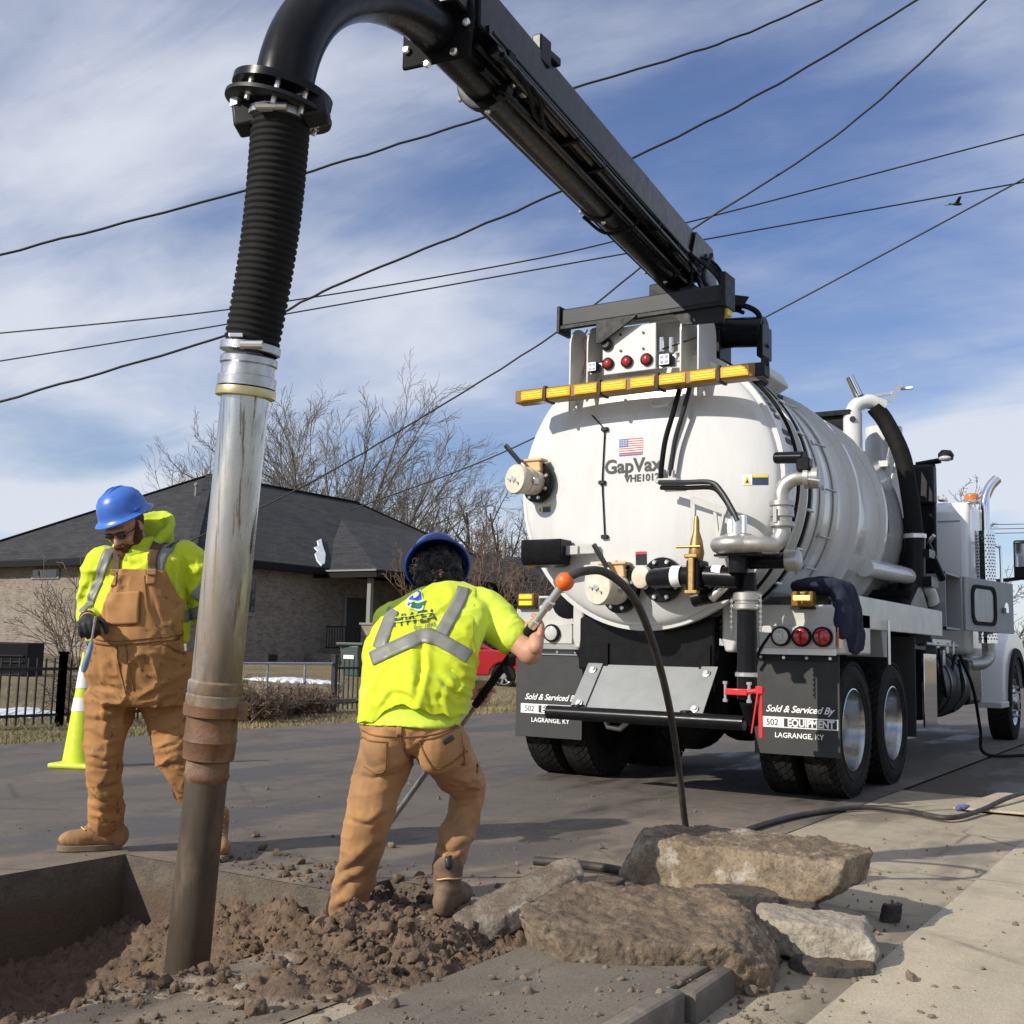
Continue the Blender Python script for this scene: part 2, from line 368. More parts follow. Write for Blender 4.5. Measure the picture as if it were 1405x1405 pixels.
def ground_mat(name, base1, base2, agg, dust_bias, damp=True, dustcol=(0.33, 0.265, 0.19)):
    t = NT(name)
    big = t.noise(0.55, 8, 0.6); mid = t.noise(4.5, 8, 0.65); fine = t.noise(120, 4, 0.7); grit = t.voro(95).outputs['Distance']
    streak = t.noise(1.6, 7, 0.62, t.vec((2.6, 0.22, 1)))
    col = t.mix(t.rng(mid, 0.3, 0.7), base1, base2)
    col = t.mix(t.rng(streak, 0.40, 0.64, 0, 0.62), col, tuple(c * 0.72 for c in base1))
    d = t.math('ADD', t.attr('dust'), dust_bias)
    f = t.rng(t.math('ADD', t.math('ADD', d, t.math('MULTIPLY', t.math('SUBTRACT', big, 0.5), 1.3)), t.math('MULTIPLY', t.math('SUBTRACT', mid, 0.5), 0.9)), 0.30, 0.78)
    col = t.mix(f, col, dustcol)
    col = t.mix(t.rng(fine, 0.36, 0.66, 0, 0.5), col, tuple(c * 0.40 for c in base1))
    lite = t.noise(170, 3, 0.7, t.vec((1, 1, 1), (5, 1, 2)))
    col = t.mix(t.rng(lite, 0.55, 0.75, 0, 0.5), col, tuple(min(c * 1.7, .7) for c in base1))
    col = t.mix(t.math('MULTIPLY', t.rng(grit, 0.03, 0.22, 1, 0), agg), col, (0.045, 0.036, 0.028))
    spk = t.voro(34).outputs['Distance']
    col = t.mix(t.math('MULTIPLY', t.rng(spk, 0.03, 0.13, 1, 0), t.rng(big, 0.40, 0.58, 0, 0.9)), col, (0.075, 0.055, 0.04))
    vd = t.voro(0.75, 'DISTANCE_TO_EDGE', None); crk = t.math('MULTIPLY', t.rng(vd.outputs['Distance'], 0.0, 0.012, 1, 0), t.rng(t.noise(1.3, 5, .6), .45, .56))
    col = t.mix(t.math('MULTIPLY', crk, 0.7), col, (0.05, 0.04, 0.03))
    blot = t.noise(2.1, 9, 0.72, t.vec((1, 1, 1), (8, 2, 5)))
    col = t.mix(t.rng(blot, 0.49, 0.68, 0, 0.62), col, tuple(c * 0.55 for c in base2))
    ro = 0.9
    if damp:
        wet = t.rng(t.noise(0.9, 7, 0.6, t.vec((1.5, 0.45, 1), (3.1, 1.7, 0))), 0.50, 0.58)
        col = t.mix(t.math('MULTIPLY', wet, 0.72), col, tuple(c * 0.38 for c in base1)); ro = t.rng(wet, 0, 1, 0.9, 0.48)
    b1 = t.bump(mid, 0.3, 0.02); b2 = t.bump(t.noise(320, 3, 0.7), 0.5, 0.0022, b1); b3 = t.bump(grit, 0.3, 0.003, b2)
    return t.done(col, ro, b3)
M['road'] = ground_mat('dusty_asphalt', (0.150, 0.130, 0.108), (0.110, 0.096, 0.080), 0.55, 0.22, dustcol=(0.275, 0.213, 0.148))
M['gutter'] = ground_mat('worn_gutter_concrete', (0.47, 0.395, 0.285), (0.36, 0.30, 0.215), 0.55, -0.2, dustcol=(0.30, 0.24, 0.17))
M['drive'] = ground_mat('driveway_concrete', (0.56, 0.475, 0.345), (0.50, 0.42, 0.305), 0.22, -0.3, dustcol=(0.36, 0.29, 0.21), damp=False)
M['slabtop'] = ground_mat('grey_kerb_concrete', (0.215, 0.178, 0.138), (0.165, 0.138, 0.108), 0.45, 0.0, damp=False, dustcol=(0.25, 0.20, 0.145))
M['kerbface'] = mk('kerb_block_face', (0.150, 0.130, 0.105), (0.098, 0.086, 0.072), rough=0.9, nscale=6, bump=0.4, bscale=70, c3=(0.21, 0.18, 0.14), n3=3)
def soil_mat():
    t = NT('loose_soil')
    a = t.noise(3.2, 7, 0.6); b = t.noise(22, 6, 0.65); c = t.noise(110, 4, 0.7); v = t.voro(46).outputs['Distance']
    col = t.mix(t.rng(a, 0.35, 0.65), (0.150, 0.100, 0.065), (0.205, 0.135, 0.083))
    col = t.mix(t.rng(b, 0.36, 0.68, 0, 0.75), col, (0.082, 0.058, 0.041))
    col = t.mix(t.rng(v, 0.0, 0.2, 0.6, 0), col, (0.24, 0.18, 0.125))
    col = t.mix(t.rng(c, 0.5, 0.75, 0, 0.5), col, (0.06, 0.044, 0.033))
    f = t.rng(t.math('ADD', t.attr('dust'), t.math('MULTIPLY', t.math('SUBTRACT', b, 0.5), 0.9)), 0.35, 0.75)
    col = t.mix(f, col, (0.27, 0.215, 0.155))
    n = t.bump(b, 0.5, 0.03); n = t.bump(c, 0.7, 0.012, n); n = t.bump(v, 0.35, 0.01, n)
    return t.done(col, 0.95, n)
M['soil'] = soil_mat()
def grass_ground():
    t = NT('dry_lawn'); a = t.noise(0.5, 8, 0.6); b = t.noise(9, 6, 0.7); c = t.noise(60, 4, 0.7, t.vec((1, 1, 1)))
    col = t.mix(t.rng(a, 0.4, 0.62), (0.24, 0.18, 0.095), (0.105, 0.105, 0.042))
    col = t.mix(t.rng(b, 0.4, 0.66, 0, 0.6), col, (0.30, 0.235, 0.13)); col = t.mix(t.rng(c, 0.4, 0.7, 0, 0.5), col, (0.07, 0.055, 0.03))
    return t.done(col, 0.95, t.bump(c, 0.8, 0.03, t.bump(b, 0.6, 0.05)))
M['lawn'] = grass_ground()

# ================================================================== ground sheets
def cellsheet(name, xs, ys, skip, z, mat, sub=None, dustf=None):
    """grid of cells with some left out; sub = cell size to subdivide the sheet near the camera"""
    if sub:
        def fine(a):
            out = []
            for p, q in zip(a[:-1], a[1:]):
                n = max(1, int(round((q - p) / sub))) if (q - p) < 12 else max(1, int((q - p) / 3))
                out += [p + (q - p) * k / n for k in range(n)]
            return out + [a[-1]]
        fx, fy = fine(xs), fine(ys)
    else: fx, fy = xs, ys
    X, Y = np.meshgrid(fx, fy); nx, ny = len(fx), len(fy)
    Z = np.full_like(X, 0.0) + (z(X, Y) if callable(z) else z)
    idx = np.arange(nx * ny).reshape(ny, nx)
    cx = (X[:-1, :-1] + X[1:, 1:]) / 2; cy = (Y[:-1, :-1] + Y[1:, 1:]) / 2; keep = np.ones(cx.shape, bool)
    for (x0, x1, y0, y1) in skip: keep &= ~((cx > x0) & (cx < x1) & (cy > y0) & (cy < y1))
    F = np.stack([idx[:-1, :-1], idx[:-1, 1:], idx[1:, 1:], idx[1:, :-1]], -1)[keep]
    me = npmesh(name, np.stack([X, Y, Z], -1).reshape(-1, 3), F)
    if dustf is not None:
        at_ = me.attributes.new('dust', 'FLOAT', 'POINT'); at_.data.foreach_set('value', np.asarray(dustf(X, Y)).ravel().astype(np.float32))
    o = link(name, me, mat); me.shade_smooth(); return o
TR = (-4.70, -2.86, -1.5, 3.88); TR2 = (-3.30, -2.86, 3.88, 4.22)          # the saw-cut trench and its small notch
def road_dust(X, Y):
    d = np.hypot(np.maximum(np.maximum(TR[0] - X, X - TR[1]), 0), np.maximum(np.maximum(Y - TR[3], -2 - Y), 0) * 0.8)
    side = np.clip((X + 4.8) / 2.4, 0, 1)                                      # the spoil was thrown out to the near side
    return np.clip(0.62 * np.exp(-d / 1.3) * (0.45 + 0.55 * side) + 0.30 * np.clip((X + 4.2) / 2.0, 0, 1) * np.exp(-np.maximum(Y - 4, 0) / 5), 0, 1)
structure(cellsheet('ground', [-900, -60, -6, -1.2, 60, 900], [-900, -60, -2, 4.6, 60, 900], [(-6, -1.2, -2, 4.6)], -0.06, M['lawn']))
road = structure(cellsheet('road', [-10.3, -6, TR[0], TR2[0], TR[1], -2.3], [-60, -1.5, TR[3], TR2[3], 9, 160], [TR, TR2], 0.0, M['road'], 0.12, road_dust))
gut = structure(cellsheet('gutter', [-2.3, -1.1], [-8, 9.6], [], lambda X, Y: -0.015 * np.clip((X + 2.3) / 1.2, 0, 1) - 0.004, M['gutter'], 0.12, lambda X, Y: 0.55 * np.exp(-np.hypot((X + 2.2) / 1.0, (Y - 3.6) / 1.6))))
structure(cellsheet('driveway', [-1.1, 8.5], [-8, 8.3], [], lambda X, Y: -0.010 + 0.012 * np.clip((X + 1.1) / 8, 0, 1), M['drive'], 0.25, lambda X, Y: 0.5 * np.exp(-np.hypot((X + 1.3) / 0.6, (Y - 3.4) / 1.6))))
# cut asphalt faces: a slab edge of several courses round the trench
def cut_mat():
    t = NT('saw_cut_asphalt'); sp = t.N.new('ShaderNodeSeparateXYZ'); t.L.new(t.tc, sp.inputs[0]); a = t.noise(14, 6, .65); b = t.noise(90, 4, .7); v = t.voro(60).outputs['Distance']; w = t.noise(6, 6, .6)
    col = t.mix(t.rng(a, .35, .65), (.098, .082, .064), (.15, .122, .088)); col = t.mix(t.rng(v, .02, .2, .6, 0), col, (.21, .175, .135)); col = t.mix(t.rng(b, .5, .75, 0, .7), col, (.05, .042, .034))
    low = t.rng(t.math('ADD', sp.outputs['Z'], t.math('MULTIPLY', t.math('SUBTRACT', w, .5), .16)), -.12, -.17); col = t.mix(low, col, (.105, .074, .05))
    return t.done(col, .93, t.bump(b, .6, .012, t.bump(a, .6, .03)))
M['cutface'] = cut_mat()
cb = MB()
def cutwall(p, q, depth=0.95):
    a, b = Vector((*p, -0.002)), Vector((*q, -0.002)); n = 24; o = len(cb.v)
    for k in range(n + 1):
        c = a.lerp(b, k / n); cb.v += [tuple(c), tuple(c + Vector((0, 0, -depth)))]
    for k in range(n): cb.f.append((o + 2 * k, o + 2 * k + 1, o + 2 * k + 3, o + 2 * k + 2))
cutwall((TR[0], -1.5), (TR[0], TR[3])); cutwall((TR[0], TR[3]), (TR2[0], TR[3])); cutwall((TR2[0], TR[3]), (TR2[0], TR2[3])); cutwall((TR2[0], TR2[3]), (TR2[1], TR2[3])); cutwall((TR2[1], TR2[3]), (TR[1], -1.5))
structure(cb.build('trench_wall', M['cutface'], fix=False))

# soil: one height field that fills the trench and heaps over its near edge
def gauss(X, Y, x, y, sx, sy, rot=0.0):
    c, s = cos(rot), sin(rot); u = (X - x) * c + (Y - y) * s; v = -(X - x) * s + (Y - y) * c
    return np.exp(-(u / sx) ** 2 - (v / sy) ** 2)
def sstep(a, b, x): t = np.clip((x - a) / (b - a), 0, 1); return t * t * (3 - 2 * t)
def soil_h(X, Y):
    P = np.stack([X.ravel(), Y.ravel(), np.zeros(X.size)], -1)
    n1 = fbm(P * 2.2, 4, 3).reshape(X.shape); n2 = fbm(P * 9, 4, 9).reshape(X.shape); n3 = np.abs(fbm(P * 26, 3, 21)).reshape(X.shape); n4 = fbm(P * 60, 2, 5).reshape(X.shape)
    wob = 0.10 * n1
    intr = sstep(TR[1] + 0.03 + wob, TR[1] - 0.26 + wob, X)                     # 1 inside the trench, 0 on its near lip
    h = -0.26 * intr + 0.05 * n1 * intr
    h -= 0.22 * gauss(X, Y, -4.15, 3.0, 0.50, 0.75, 0.15) + 0.16 * gauss(X, Y, -3.55, 2.95, 0.4, 0.4)                        # the pit under the suction pipe
    h -= 0.12 * gauss(X, Y, -4.45, 3.0, 0.4, 1.1)
    h += 0.10 * sstep(3.3, 3.88, Y) * sstep(-4.75, -4.2, X) * intr + 0.07 * sstep(3.2, 3.9, Y) * sstep(-4.3, -3.5, X) * intr - 0.13 * gauss(X, Y, -3.25, 3.35, 0.30, 0.34, 0.3)            # bank sloping up at the far right end
    h += 0.24 * gauss(X, Y, -4.3, 2.75, 0.28, 0.24, 0.4) + 0.10 * gauss(X, Y, -3.9, 2.2, 0.3, 0.2) + 0.04 * gauss(X, Y, -3.3, 2.30, 0.30, 0.22)
    lip = 0.02 * gauss(X, Y, -2.80, 2.62, 0.22, 0.26) + 0.07 * gauss(X, Y, -2.62, 3.22, 0.34, 0.24) + 0.085 * gauss(X, Y, -2.36, 3.22, 0.26, 0.30, 0.5) + 0.05 * gauss(X, Y, -2.88, 3.75, 0.34, 0.3) + 0.06 * gauss(X, Y, -2.48, 2.78, 0.16, 0.34, -0.5) + 0.05 * gauss(X, Y, -2.25, 3.62, 0.25, 0.2)
    lip += 0.045 * gauss(X, Y, -3.7, 4.08, 0.55, 0.20, 0.15) + 0.03 * gauss(X, Y, -3.05, 2.12, 0.16, 0.14)
    lip += 0.012 * gauss(X, Y, -2.95, 3.3, 0.18, 0.35) + 0.11 * gauss(X, Y, -3.0, 3.48, 0.16, 0.16) + 0.035 * gauss(X, Y, -2.90, 2.45, 0.07, 0.30)
    rough = (0.042 * n2 + 0.058 * n3 + 0.018 * n4)
    lip = lip * 0.55
    h = h + lip * (0.75 + 0.9 * n2 + 0.5 * n1) + rough * np.clip(np.maximum(intr, lip * 16), 0, 1)
    outside = (1 - intr) * (1 - np.clip(lip * 30, 0, 1))
    h = h - 0.028 * outside                                                      # dips under the paving where no soil lies
    notch = (Y > TR[3]) & (Y < TR2[3]) & (X > TR2[0]) & (X < TR2[1])
    h = np.where(notch & (h > -0.10), -0.10 + 0.3 * (h + 0.1) + 0.03 * n2, h)
    edge = np.minimum(np.minimum(X + 4.95, -1.95 - X), np.minimum(Y - 1.2, 4.95 - Y)); h = np.where(edge < 0.05, -0.045, h)
    wallin = (X < TR[0] + 0.02) | ((Y > TR[3] - 0.02) & ~notch & (X < -3.95))
    h = np.where(wallin, np.minimum(h, -0.05), h)
    return h
sx = np.arange(-4.95, -1.93, 0.0135); sy = np.arange(1.2, 4.96, 0.0135)
SX, SY = np.meshgrid(sx, sy); SZ = soil_h(SX, SY)
idx = np.arange(SX.size).reshape(SX.shape)
soil_me = npmesh('soil', np.stack([SX, SY, SZ], -1).reshape(-1, 3), np.stack([idx[:-1, :-1], idx[:-1, 1:], idx[1:, 1:], idx[1:, :-1]], -1).reshape(-1, 4))
soil_me.shade_smooth(); a_ = soil_me.attributes.new('dust', 'FLOAT', 'POINT')
a_.data.foreach_set('value', (0.75 * sstep(-3.2, -2.9, SX) * sstep(0.03, 0.0, SZ)).ravel().astype(np.float32))
soil = link('soil', soil_me, M['soil']); soil['kind'] = 'structure'
def soil_z(x, y):
    i = int(np.clip(round((y - sy[0]) / 0.0135), 0, len(sy) - 1)); j = int(np.clip(round((x - sx[0]) / 0.0135), 0, len(sx) - 1))
    return max(float(SZ[i, j]), 0.0 if not (TR[0] < x < TR[1] and y < TR[3]) else -9)

# loose clods
rnd = random.Random(5)
def clod_proto(seed):
    bm = bmesh.new(); bmesh.ops.create_icosphere(bm, subdivisions=2, radius=1)
    co = np.array([v.co[:] for v in bm.verts]); d = 1 + 0.42 * vnoise(co * 1.4 + seed, seed) + 0.22 * vnoise(co * 3.2 + seed, seed + 3)
    sc = np.array([1, rnd.uniform(0.65, 1), rnd.uniform(0.5, 0.85)]); co = co * d[:, None] * sc
    fs = np.array([[v.index for v in f.verts] for f in bm.faces]); bm.free(); return co, fs
protos = [clod_proto(k) for k in range(7)]
def scatter(name, pts, mat):
    vs, fs, o = [], [], 0
    for (x, y, z, r) in pts:
        co, f = protos[rnd.randrange(7)]; q = Quaternion((rnd.gauss(0, 1), rnd.gauss(0, 1), rnd.gauss(0, 1), rnd.gauss(0, 1))).normalized().to_matrix()
        vs.append(co @ np.array(q).T * r + np.array((x, y, z + r * 0.35))); fs.append(f + o); o += len(co)
    me = npmesh(name, np.concatenate(vs), np.concatenate(fs)); return stuff(link(name, me, mat, smooth=50))
pts = []
for k in range(4200):
    c = rnd.choice(((-2.60, 3.15, .22, .18), (-2.55, 3.2, .30, .22), (-2.35, 3.2, .26, .26), (-2.35, 3.3, .25, .22), (-3.5, 3.3, .4, .35), (-2.90, 2.5, .06, .35), (-2.95, 3.45, .15, .15), (-2.9, 3.7, .3, .3), (-2.5, 2.75, .2, .35), (-3.6, 4.05, .5, .22), (-3.25, 2.2, .45, .3), (-4.1, 2.6, .35, .3), (-4.2, 2.75, .3, .25), (-3.8, 2.9, .4, .4), (-3.6, 3.45, .4, .25), (-3.4, 3.6, .5, .25), (-2.3, 3.6, .3, .3)))
    x, y = rnd.gauss(c[0], c[2]), rnd.gauss(c[1], c[3])
    if not (-4.6 < x < -1.95 and 1.4 < y < 4.8) or (y > TR[3] - .06 and x < -3.9 and y < TR[3] + .05): continue
    pts.append((x, y, soil_z(x, y), min(0.027, 0.0032 * math.exp(abs(rnd.gauss(0, 0.95))))))
scatter('soil_clods', pts, M['soil'])
pts = []
for k in range(1500):                                                       # grit thrown over the road and the driveway
    if rnd.random() < 0.6: x, y = rnd.gauss(-2.3, 0.9), rnd.gauss(3.4, 1.3)
    else: x, y = rnd.uniform(-6, 1.0), rnd.uniform(2.0, 8)
    if TR[0] - .05 < x < TR[1] + .05 and y < 4.3: continue
    pts.append((x, y, soil_z(x, y) - (0.012 if x > -2.3 else 0), 0.0028 * math.exp(abs(rnd.gauss(0, 0.7)))))
for k in range(1700):
    x, y = rnd.uniform(-2.15, .4), 1.6 + abs(rnd.gauss(0, 1.5))
    if rnd.random() < .6: x = rnd.gauss(-1.55, .45)
    on = -2.04 < x < -1.40 and y < 3.9
    pts.append((x, y, .077 if on else (soil_z(x, y) - (0.014 if x > -2.3 else 0)), 0.0022 * math.exp(abs(rnd.gauss(0, 0.75)))))
scatter('road_grit', pts, mk('grit', (0.10, 0.075, 0.055), (0.20, 0.155, 0.11), rough=0.95, nscale=6))

# ================================================================== broken kerb slab and lifted concrete
kerb = thing('kerb_slab', (-1.7, 3.2, 0), 'low grey kerb slab cracked into blocks under the broken concrete', 'kerb')
def slab_piece(name, poly, z0, z1, mat, parent, bev=0.012):
    me = MB().prism([Vector((x, y, z0)) for x, y in poly], (0, 0, z1 - z0)); o = me.build(name, mat, parent, bevel=bev); 
    return o
slab_piece('slab_top', [(-2.06, 1.2), (-1.458, 1.2), (-1.44, 4.02), (-1.95, 4.12), (-2.04, 3.7)], -0.02, 0.078, M['slabtop'], kerb)
yb = [1.2, 1.95, 2.62, 3.20, 3.57, 3.95]
for k in range(5):
    y0, y1 = yb[k] + 0.009, yb[k + 1] - 0.009; dx = (0.0, 0.006, -0.004, 0.022, 0.05)[k]; dz = (0, .002, .004, -.006, -.014)[k]
    slab_piece('kerb_block', [(-1.455 + dx, y0), (-1.385 + dx, y0 + (.012 if k == 4 else 0)), (-1.385 + dx * .4, y1), (-1.455 + dx, y1)], -0.03, 0.080 + dz, M['kerbface'], kerb, 0.016)

def conc_mat(name, c1, c2, c3, c4, wc=0.5, peb=(0.36, 0.31, 0.25), ps=0.5, soilc=(0.13, 0.092, 0.062)):
    t = NT(name); a = t.noise(2.6, 7, 0.62); b = t.noise(11, 7, 0.68); c = t.noise(55, 5, 0.7); v = t.voro(38); w = t.noise(5.2, 6, 0.6, t.vec((1, 1, 1), (4, 9, 2)))
    col = t.mix(t.rng(a, 0.38, 0.62), c1, c2); col = t.mix(t.rng(b, 0.42, 0.64, 0, 0.85), col, c3)
    col = t.mix(t.rng(w, 0.57, 0.66, 0, wc), col, c4); v2 = t.voro(85).outputs['Distance']; col = t.mix(t.rng(v.outputs['Distance'], 0.05, 0.25, ps, 0), col, peb); col = t.mix(t.rng(v2, 0.05, 0.2, 0.6, 0), col, (0.07, 0.055, 0.043)); gm = t.N.new('ShaderNodeNewGeometry'); gs = t.N.new('ShaderNodeSeparateXYZ'); t.L.new(gm.outputs['Normal'], gs.inputs[0]); col = t.mix(t.math('MULTIPLY', t.rng(gs.outputs['Z'], .5, .85), t.rng(b, .36, .6, .1, .85)), col, soilc); col = t.mix(t.rng(c, 0.50, 0.72, 0, 0.75), col, (0.05, 0.04, 0.032))
    return t.done(col, 0.93, t.bump(c, 0.6, 0.012, t.bump(b, 0.6, 0.03)))
M['conc_brown'] = conc_mat('muddy_concrete', (0.235, 0.178, 0.118), (0.175, 0.132, 0.090), (0.095, 0.068, 0.046), (0.40, 0.34, 0.26), 0.7)
M['conc_pale'] = conc_mat('broken_concrete', (0.33, 0.265, 0.18), (0.24, 0.178, 0.110), (0.12, 0.092, 0.064), (0.50, 0.46, 0.39), 0.75)
M['conc_grey'] = conc_mat('grey_concrete', (0.26, 0.225, 0.18), (0.19, 0.162, 0.128), (0.085, 0.072, 0.06), (0.55, 0.51, 0.45), 0.9)
M['conc_white'] = conc_mat('fresh_broken_concrete', (0.42, 0.375, 0.30), (0.33, 0.285, 0.215), (0.22, 0.18, 0.135), (0.56, 0.52, 0.44), 0.6, soilc=(0.34, 0.29, 0.225))
M['asphchunk'] = conc_mat('asphalt_chunk', (0.04, 0.038, 0.036), (0.055, 0.05, 0.045), (0.028, 0.026, 0.025), (0.12, 0.10, 0.08), 0.5, (0.075, 0.07, 0.064), 0.4)
def chunk(name, c, u, v, w, outline, mat, label, cat, voxel=0.013, amp=0.03, seed=0, parent=None, group=None, topamp=0.0):
    """c centre; u, v half extents in plan, w half thickness (vectors); outline: list of (a, b) in -1..1"""
    c, u, v, w = Vector(c), Vector(u), Vector(v), Vector(w)
    u, v, w = u * 1.06, v * 1.08, w * 1.12
    rg = random.Random(seed); mb = MB(); lay = [[c + u * a + v * b + w * t for a, b in outline] for t in (-1, 1)]
    mb.rings(lay); wn_ = np.array(w.normalized()); m0 = mb.mesh('tmp'); bm = bmesh.new(); bm.from_mesh(m0); bmesh.ops.recalc_face_normals(bm, faces=bm.faces)
    uu, vv, ww = u.normalized(), v.normalized(), w.normalized()
    for k in range(26):                                         # knock facets off the rim like a breaker does
        an = rg.uniform(0, 2 * pi); el = rg.choice((-1, 1)) * rg.uniform(.25, 1.15) if k % 3 else rg.uniform(-.25, .25); n = (uu * cos(an) + vv * sin(an)) * cos(el) + ww * sin(el)
        ext = max((vt.co - c).dot(n) for vt in bm.verts); pc = c + n * (ext - min(u.length, v.length, w.length * 2.2) * rg.uniform(.03, .24))
        r_ = bmesh.ops.bisect_plane(bm, geom=bm.verts[:] + bm.edges[:] + bm.faces[:], plane_co=pc, plane_no=n, clear_outer=True)
        ed = [e for e in r_['geom_cut'] if isinstance(e, bmesh.types.BMEdge)]
        if len(ed) > 2: bmesh.ops.contextual_create(bm, geom=ed)
    bmesh.ops.recalc_face_normals(bm, faces=bm.faces); bm.to_mesh(m0); bm.free()
    def d(co, no):
        q = co - np.array(c); up = np.clip(no @ wn_, 0, 1)
        r = amp * .42 * fbm(q * 5 + seed, 4, seed) + 0.40 * amp * fbm(q * 20 + seed, 5, seed + 9, gain=.7) - amp * .35 * np.clip(ridged(q * 6.5 + seed, 2, seed + 5) - .55, 0, 1) * 2
        return r + up * topamp * (fbm(q * 11, 5, seed + 2, gain=.68) * 1.1)
    def d2(co, no): return 0.17 * amp * fbm(co * 95, 2, seed + 40)
    me = remesh(m0, voxel, 1, d, d2); me.shade_smooth(); o = link(name, me, mat)
    return tag(o, label, cat, group)
OV = [(-1, -.5), (-.82, -.9), (-.3, -1), (.4, -.96), (.86, -.8), (1, -.25), (.95, .4), (.6, .9), (.05, 1), (-.55, .92), (-.93, .45)]
RC = [(-1, -.8), (-.7, -1), (0, -.94), (.7, -1), (1, -.9), (.97, 0), (1, .85), (.3, .97), (-.5, 1), (-.96, .8), (-.93, .1)]
G_ = 'broken concrete lifted from the road'
# long slab at the back, lying on rubble
pl, pr = at(868, 1172, 5.05), at(1168, 1207, 4.42); ax = (pr - pl) / 2; ax.z *= 0.6
sd = Vector((-ax.y, ax.x, 0)).normalized()
chunk('concrete_slab', (pl + pr) / 2 + sd * 0.10, ax * 0.97, sd * 0.25, (0.012, 0.0, 0.088), RC, M['conc_pale'], 'long pale broken concrete slab lying across the back of the rubble heap', 'concrete slab', voxel=0.0105, amp=0.030, seed=11, topamp=0.022, group=G_)
# large muddy slab in front
chunk('concrete_slab', at(903, 1283, 3.95) + Vector((0.0, 0.0, -0.015)), Vector((0.40, 0.255, 0.01)), Vector((-0.19, 0.30, 0.035)), (0.0, -0.03, 0.108), OV, M['conc_brown'], 'large muddy brown concrete slab in front, caked with soil on top', 'concrete slab', voxel=0.0095, amp=0.032, seed=23, topamp=0.026, group=G_)
# thin slab tipped up against the soil on the left
pl, pr = at(628, 1297, 3.96), at(806, 1202, 4.22); ax = (pr - pl) / 2; aw = Vector((-0.53, 0.83, 0)) ; sdv = (aw - ax * aw.dot(ax) / ax.length_squared).normalized()
chunk('concrete_slab', (pl + pr) / 2 + sdv * .07 + V(0, 0, .015), ax * 1.05, sdv * .085 + V(0, 0, .03), Vector((0.0, -0.008, 0.036)), RC, M['conc_grey'], 'narrow grey white-edged concrete slab tipped up beside the boot', 'concrete slab', voxel=0.010, amp=0.022, seed=37, group=G_)
chunk('concrete_block', at(1118, 1283, 4.08), Vector((0.185, 0.06, -0.01)), Vector((-0.045, 0.115, 0)), (0, 0.01, 0.056), [(-1, -1), (0, -1), (1, -1), (1, 0), (1, 1), (0, 1), (-1, 1), (-1, 0)], M['conc_white'], 'small clean whitish concrete block at the right of the muddy slab', 'concrete block', voxel=0.009, amp=0.022, seed=41, group=G_)
G2 = 'pieces of black asphalt in the rubble'
chunk('asphalt_piece', at(1142, 1330, 3.92), Vector((0.135, 0.05, 0.0)), Vector((-0.04, 0.10, 0)), (0, 0, 0.034), OV, M['asphchunk'], 'flat black asphalt piece under the whitish concrete block', 'asphalt piece', voxel=0.008, amp=0.02, seed=51, group=G2)
chunk('asphalt_piece', at(1010, 1242, 4.35), Vector((0.13, 0.07, 0.0)), Vector((-0.06, 0.1, 0)), (0, 0, 0.05), RC, M['asphchunk'], 'black asphalt piece propping the long slab behind the muddy slab', 'asphalt piece', voxel=0.009, amp=0.018, seed=53, group=G2)
chunk('asphalt_piece', at(1085, 1254, 4.35), Vector((0.10, 0.04, 0.0)), Vector((-0.04, 0.09, 0)), (0, 0, 0.045), OV, M['asphchunk'], 'black asphalt piece under the right half of the long slab', 'asphalt piece', voxel=0.009, amp=0.02, seed=57, group=G2)
chunk('asphalt_piece', at(1222, 1253, 4.65), Vector((0.035, 0.01, 0.0)), Vector((-0.01, 0.04, 0)), (0.01, 0, 0.036), OV, M['asphchunk'], 'small pointed asphalt lump alone on the concrete right of the slabs', 'asphalt piece', voxel=0.006, amp=0.018, seed=59, group=G2)
chunk('asphalt_piece', at(836, 1219, 4.55), Vector((0.06, 0.02, 0.0)), Vector((-0.02, 0.06, 0)), (0, 0, 0.035), OV, M['asphchunk'], 'dark asphalt lump in the gap between tipped slab and long slab', 'asphalt piece', voxel=0.007, amp=0.018, seed=61, group=G2)
chunk('asphalt_piece', at(1022, 1345, 3.75) + Vector((.25, .18, -.05)), Vector((0.05, 0.03, 0.0)), Vector((-0.03, 0.05, 0)), (0, 0, 0.02), OV, M['asphchunk'], 'little black asphalt crumb on the pale driveway beside the kerb blocks', 'asphalt piece', voxel=0.006, amp=0.015, seed=63, group=G2)
chunk('stone', at(330, 1362, 3.42) + Vector((0, 0, -0.005)), Vector((0.018, 0.005, 0.0)), Vector((-0.005, 0.018, 0)), (0, 0, 0.028), OV, M['conc_white'], 'small whitish stone upright at the front edge of the soil', 'stone', voxel=0.004, amp=0.009, seed=71)
chunk('stone', gnd(352, 1388) + Vector((0, 0, 0.018)), Vector((0.028, 0.01, 0.0)), Vector((-0.01, 0.026, 0)), (0, 0, 0.022), OV, M['conc_brown'], 'brown clod lying in front of the whitish stone', 'stone', voxel=0.004, amp=0.012, seed=73)
# ================================================================== vacuum truck
X0 = -3.775                                                     # centre line of the truck
TZ = 2.33; TR_ = 1.07; TY = 7.80                                # tank axis height, radius, rear rim
truck = thing('vacuum_truck', (X0, 9.6, 0), 'white vacuum excavation truck with round tank and black boom parked on the road', 'truck')
def part(name, mb, mat, parent=truck, **k):
    k.setdefault('smooth', 35); return mb.build(name, mat, parent, **k)
def dome_y(x, z):
    r = min(hypot(x - X0, z - TZ) / TR_, 0.9995); return TY + 0.03 - 0.165 * (1 - r ** 3.0) ** 0.6
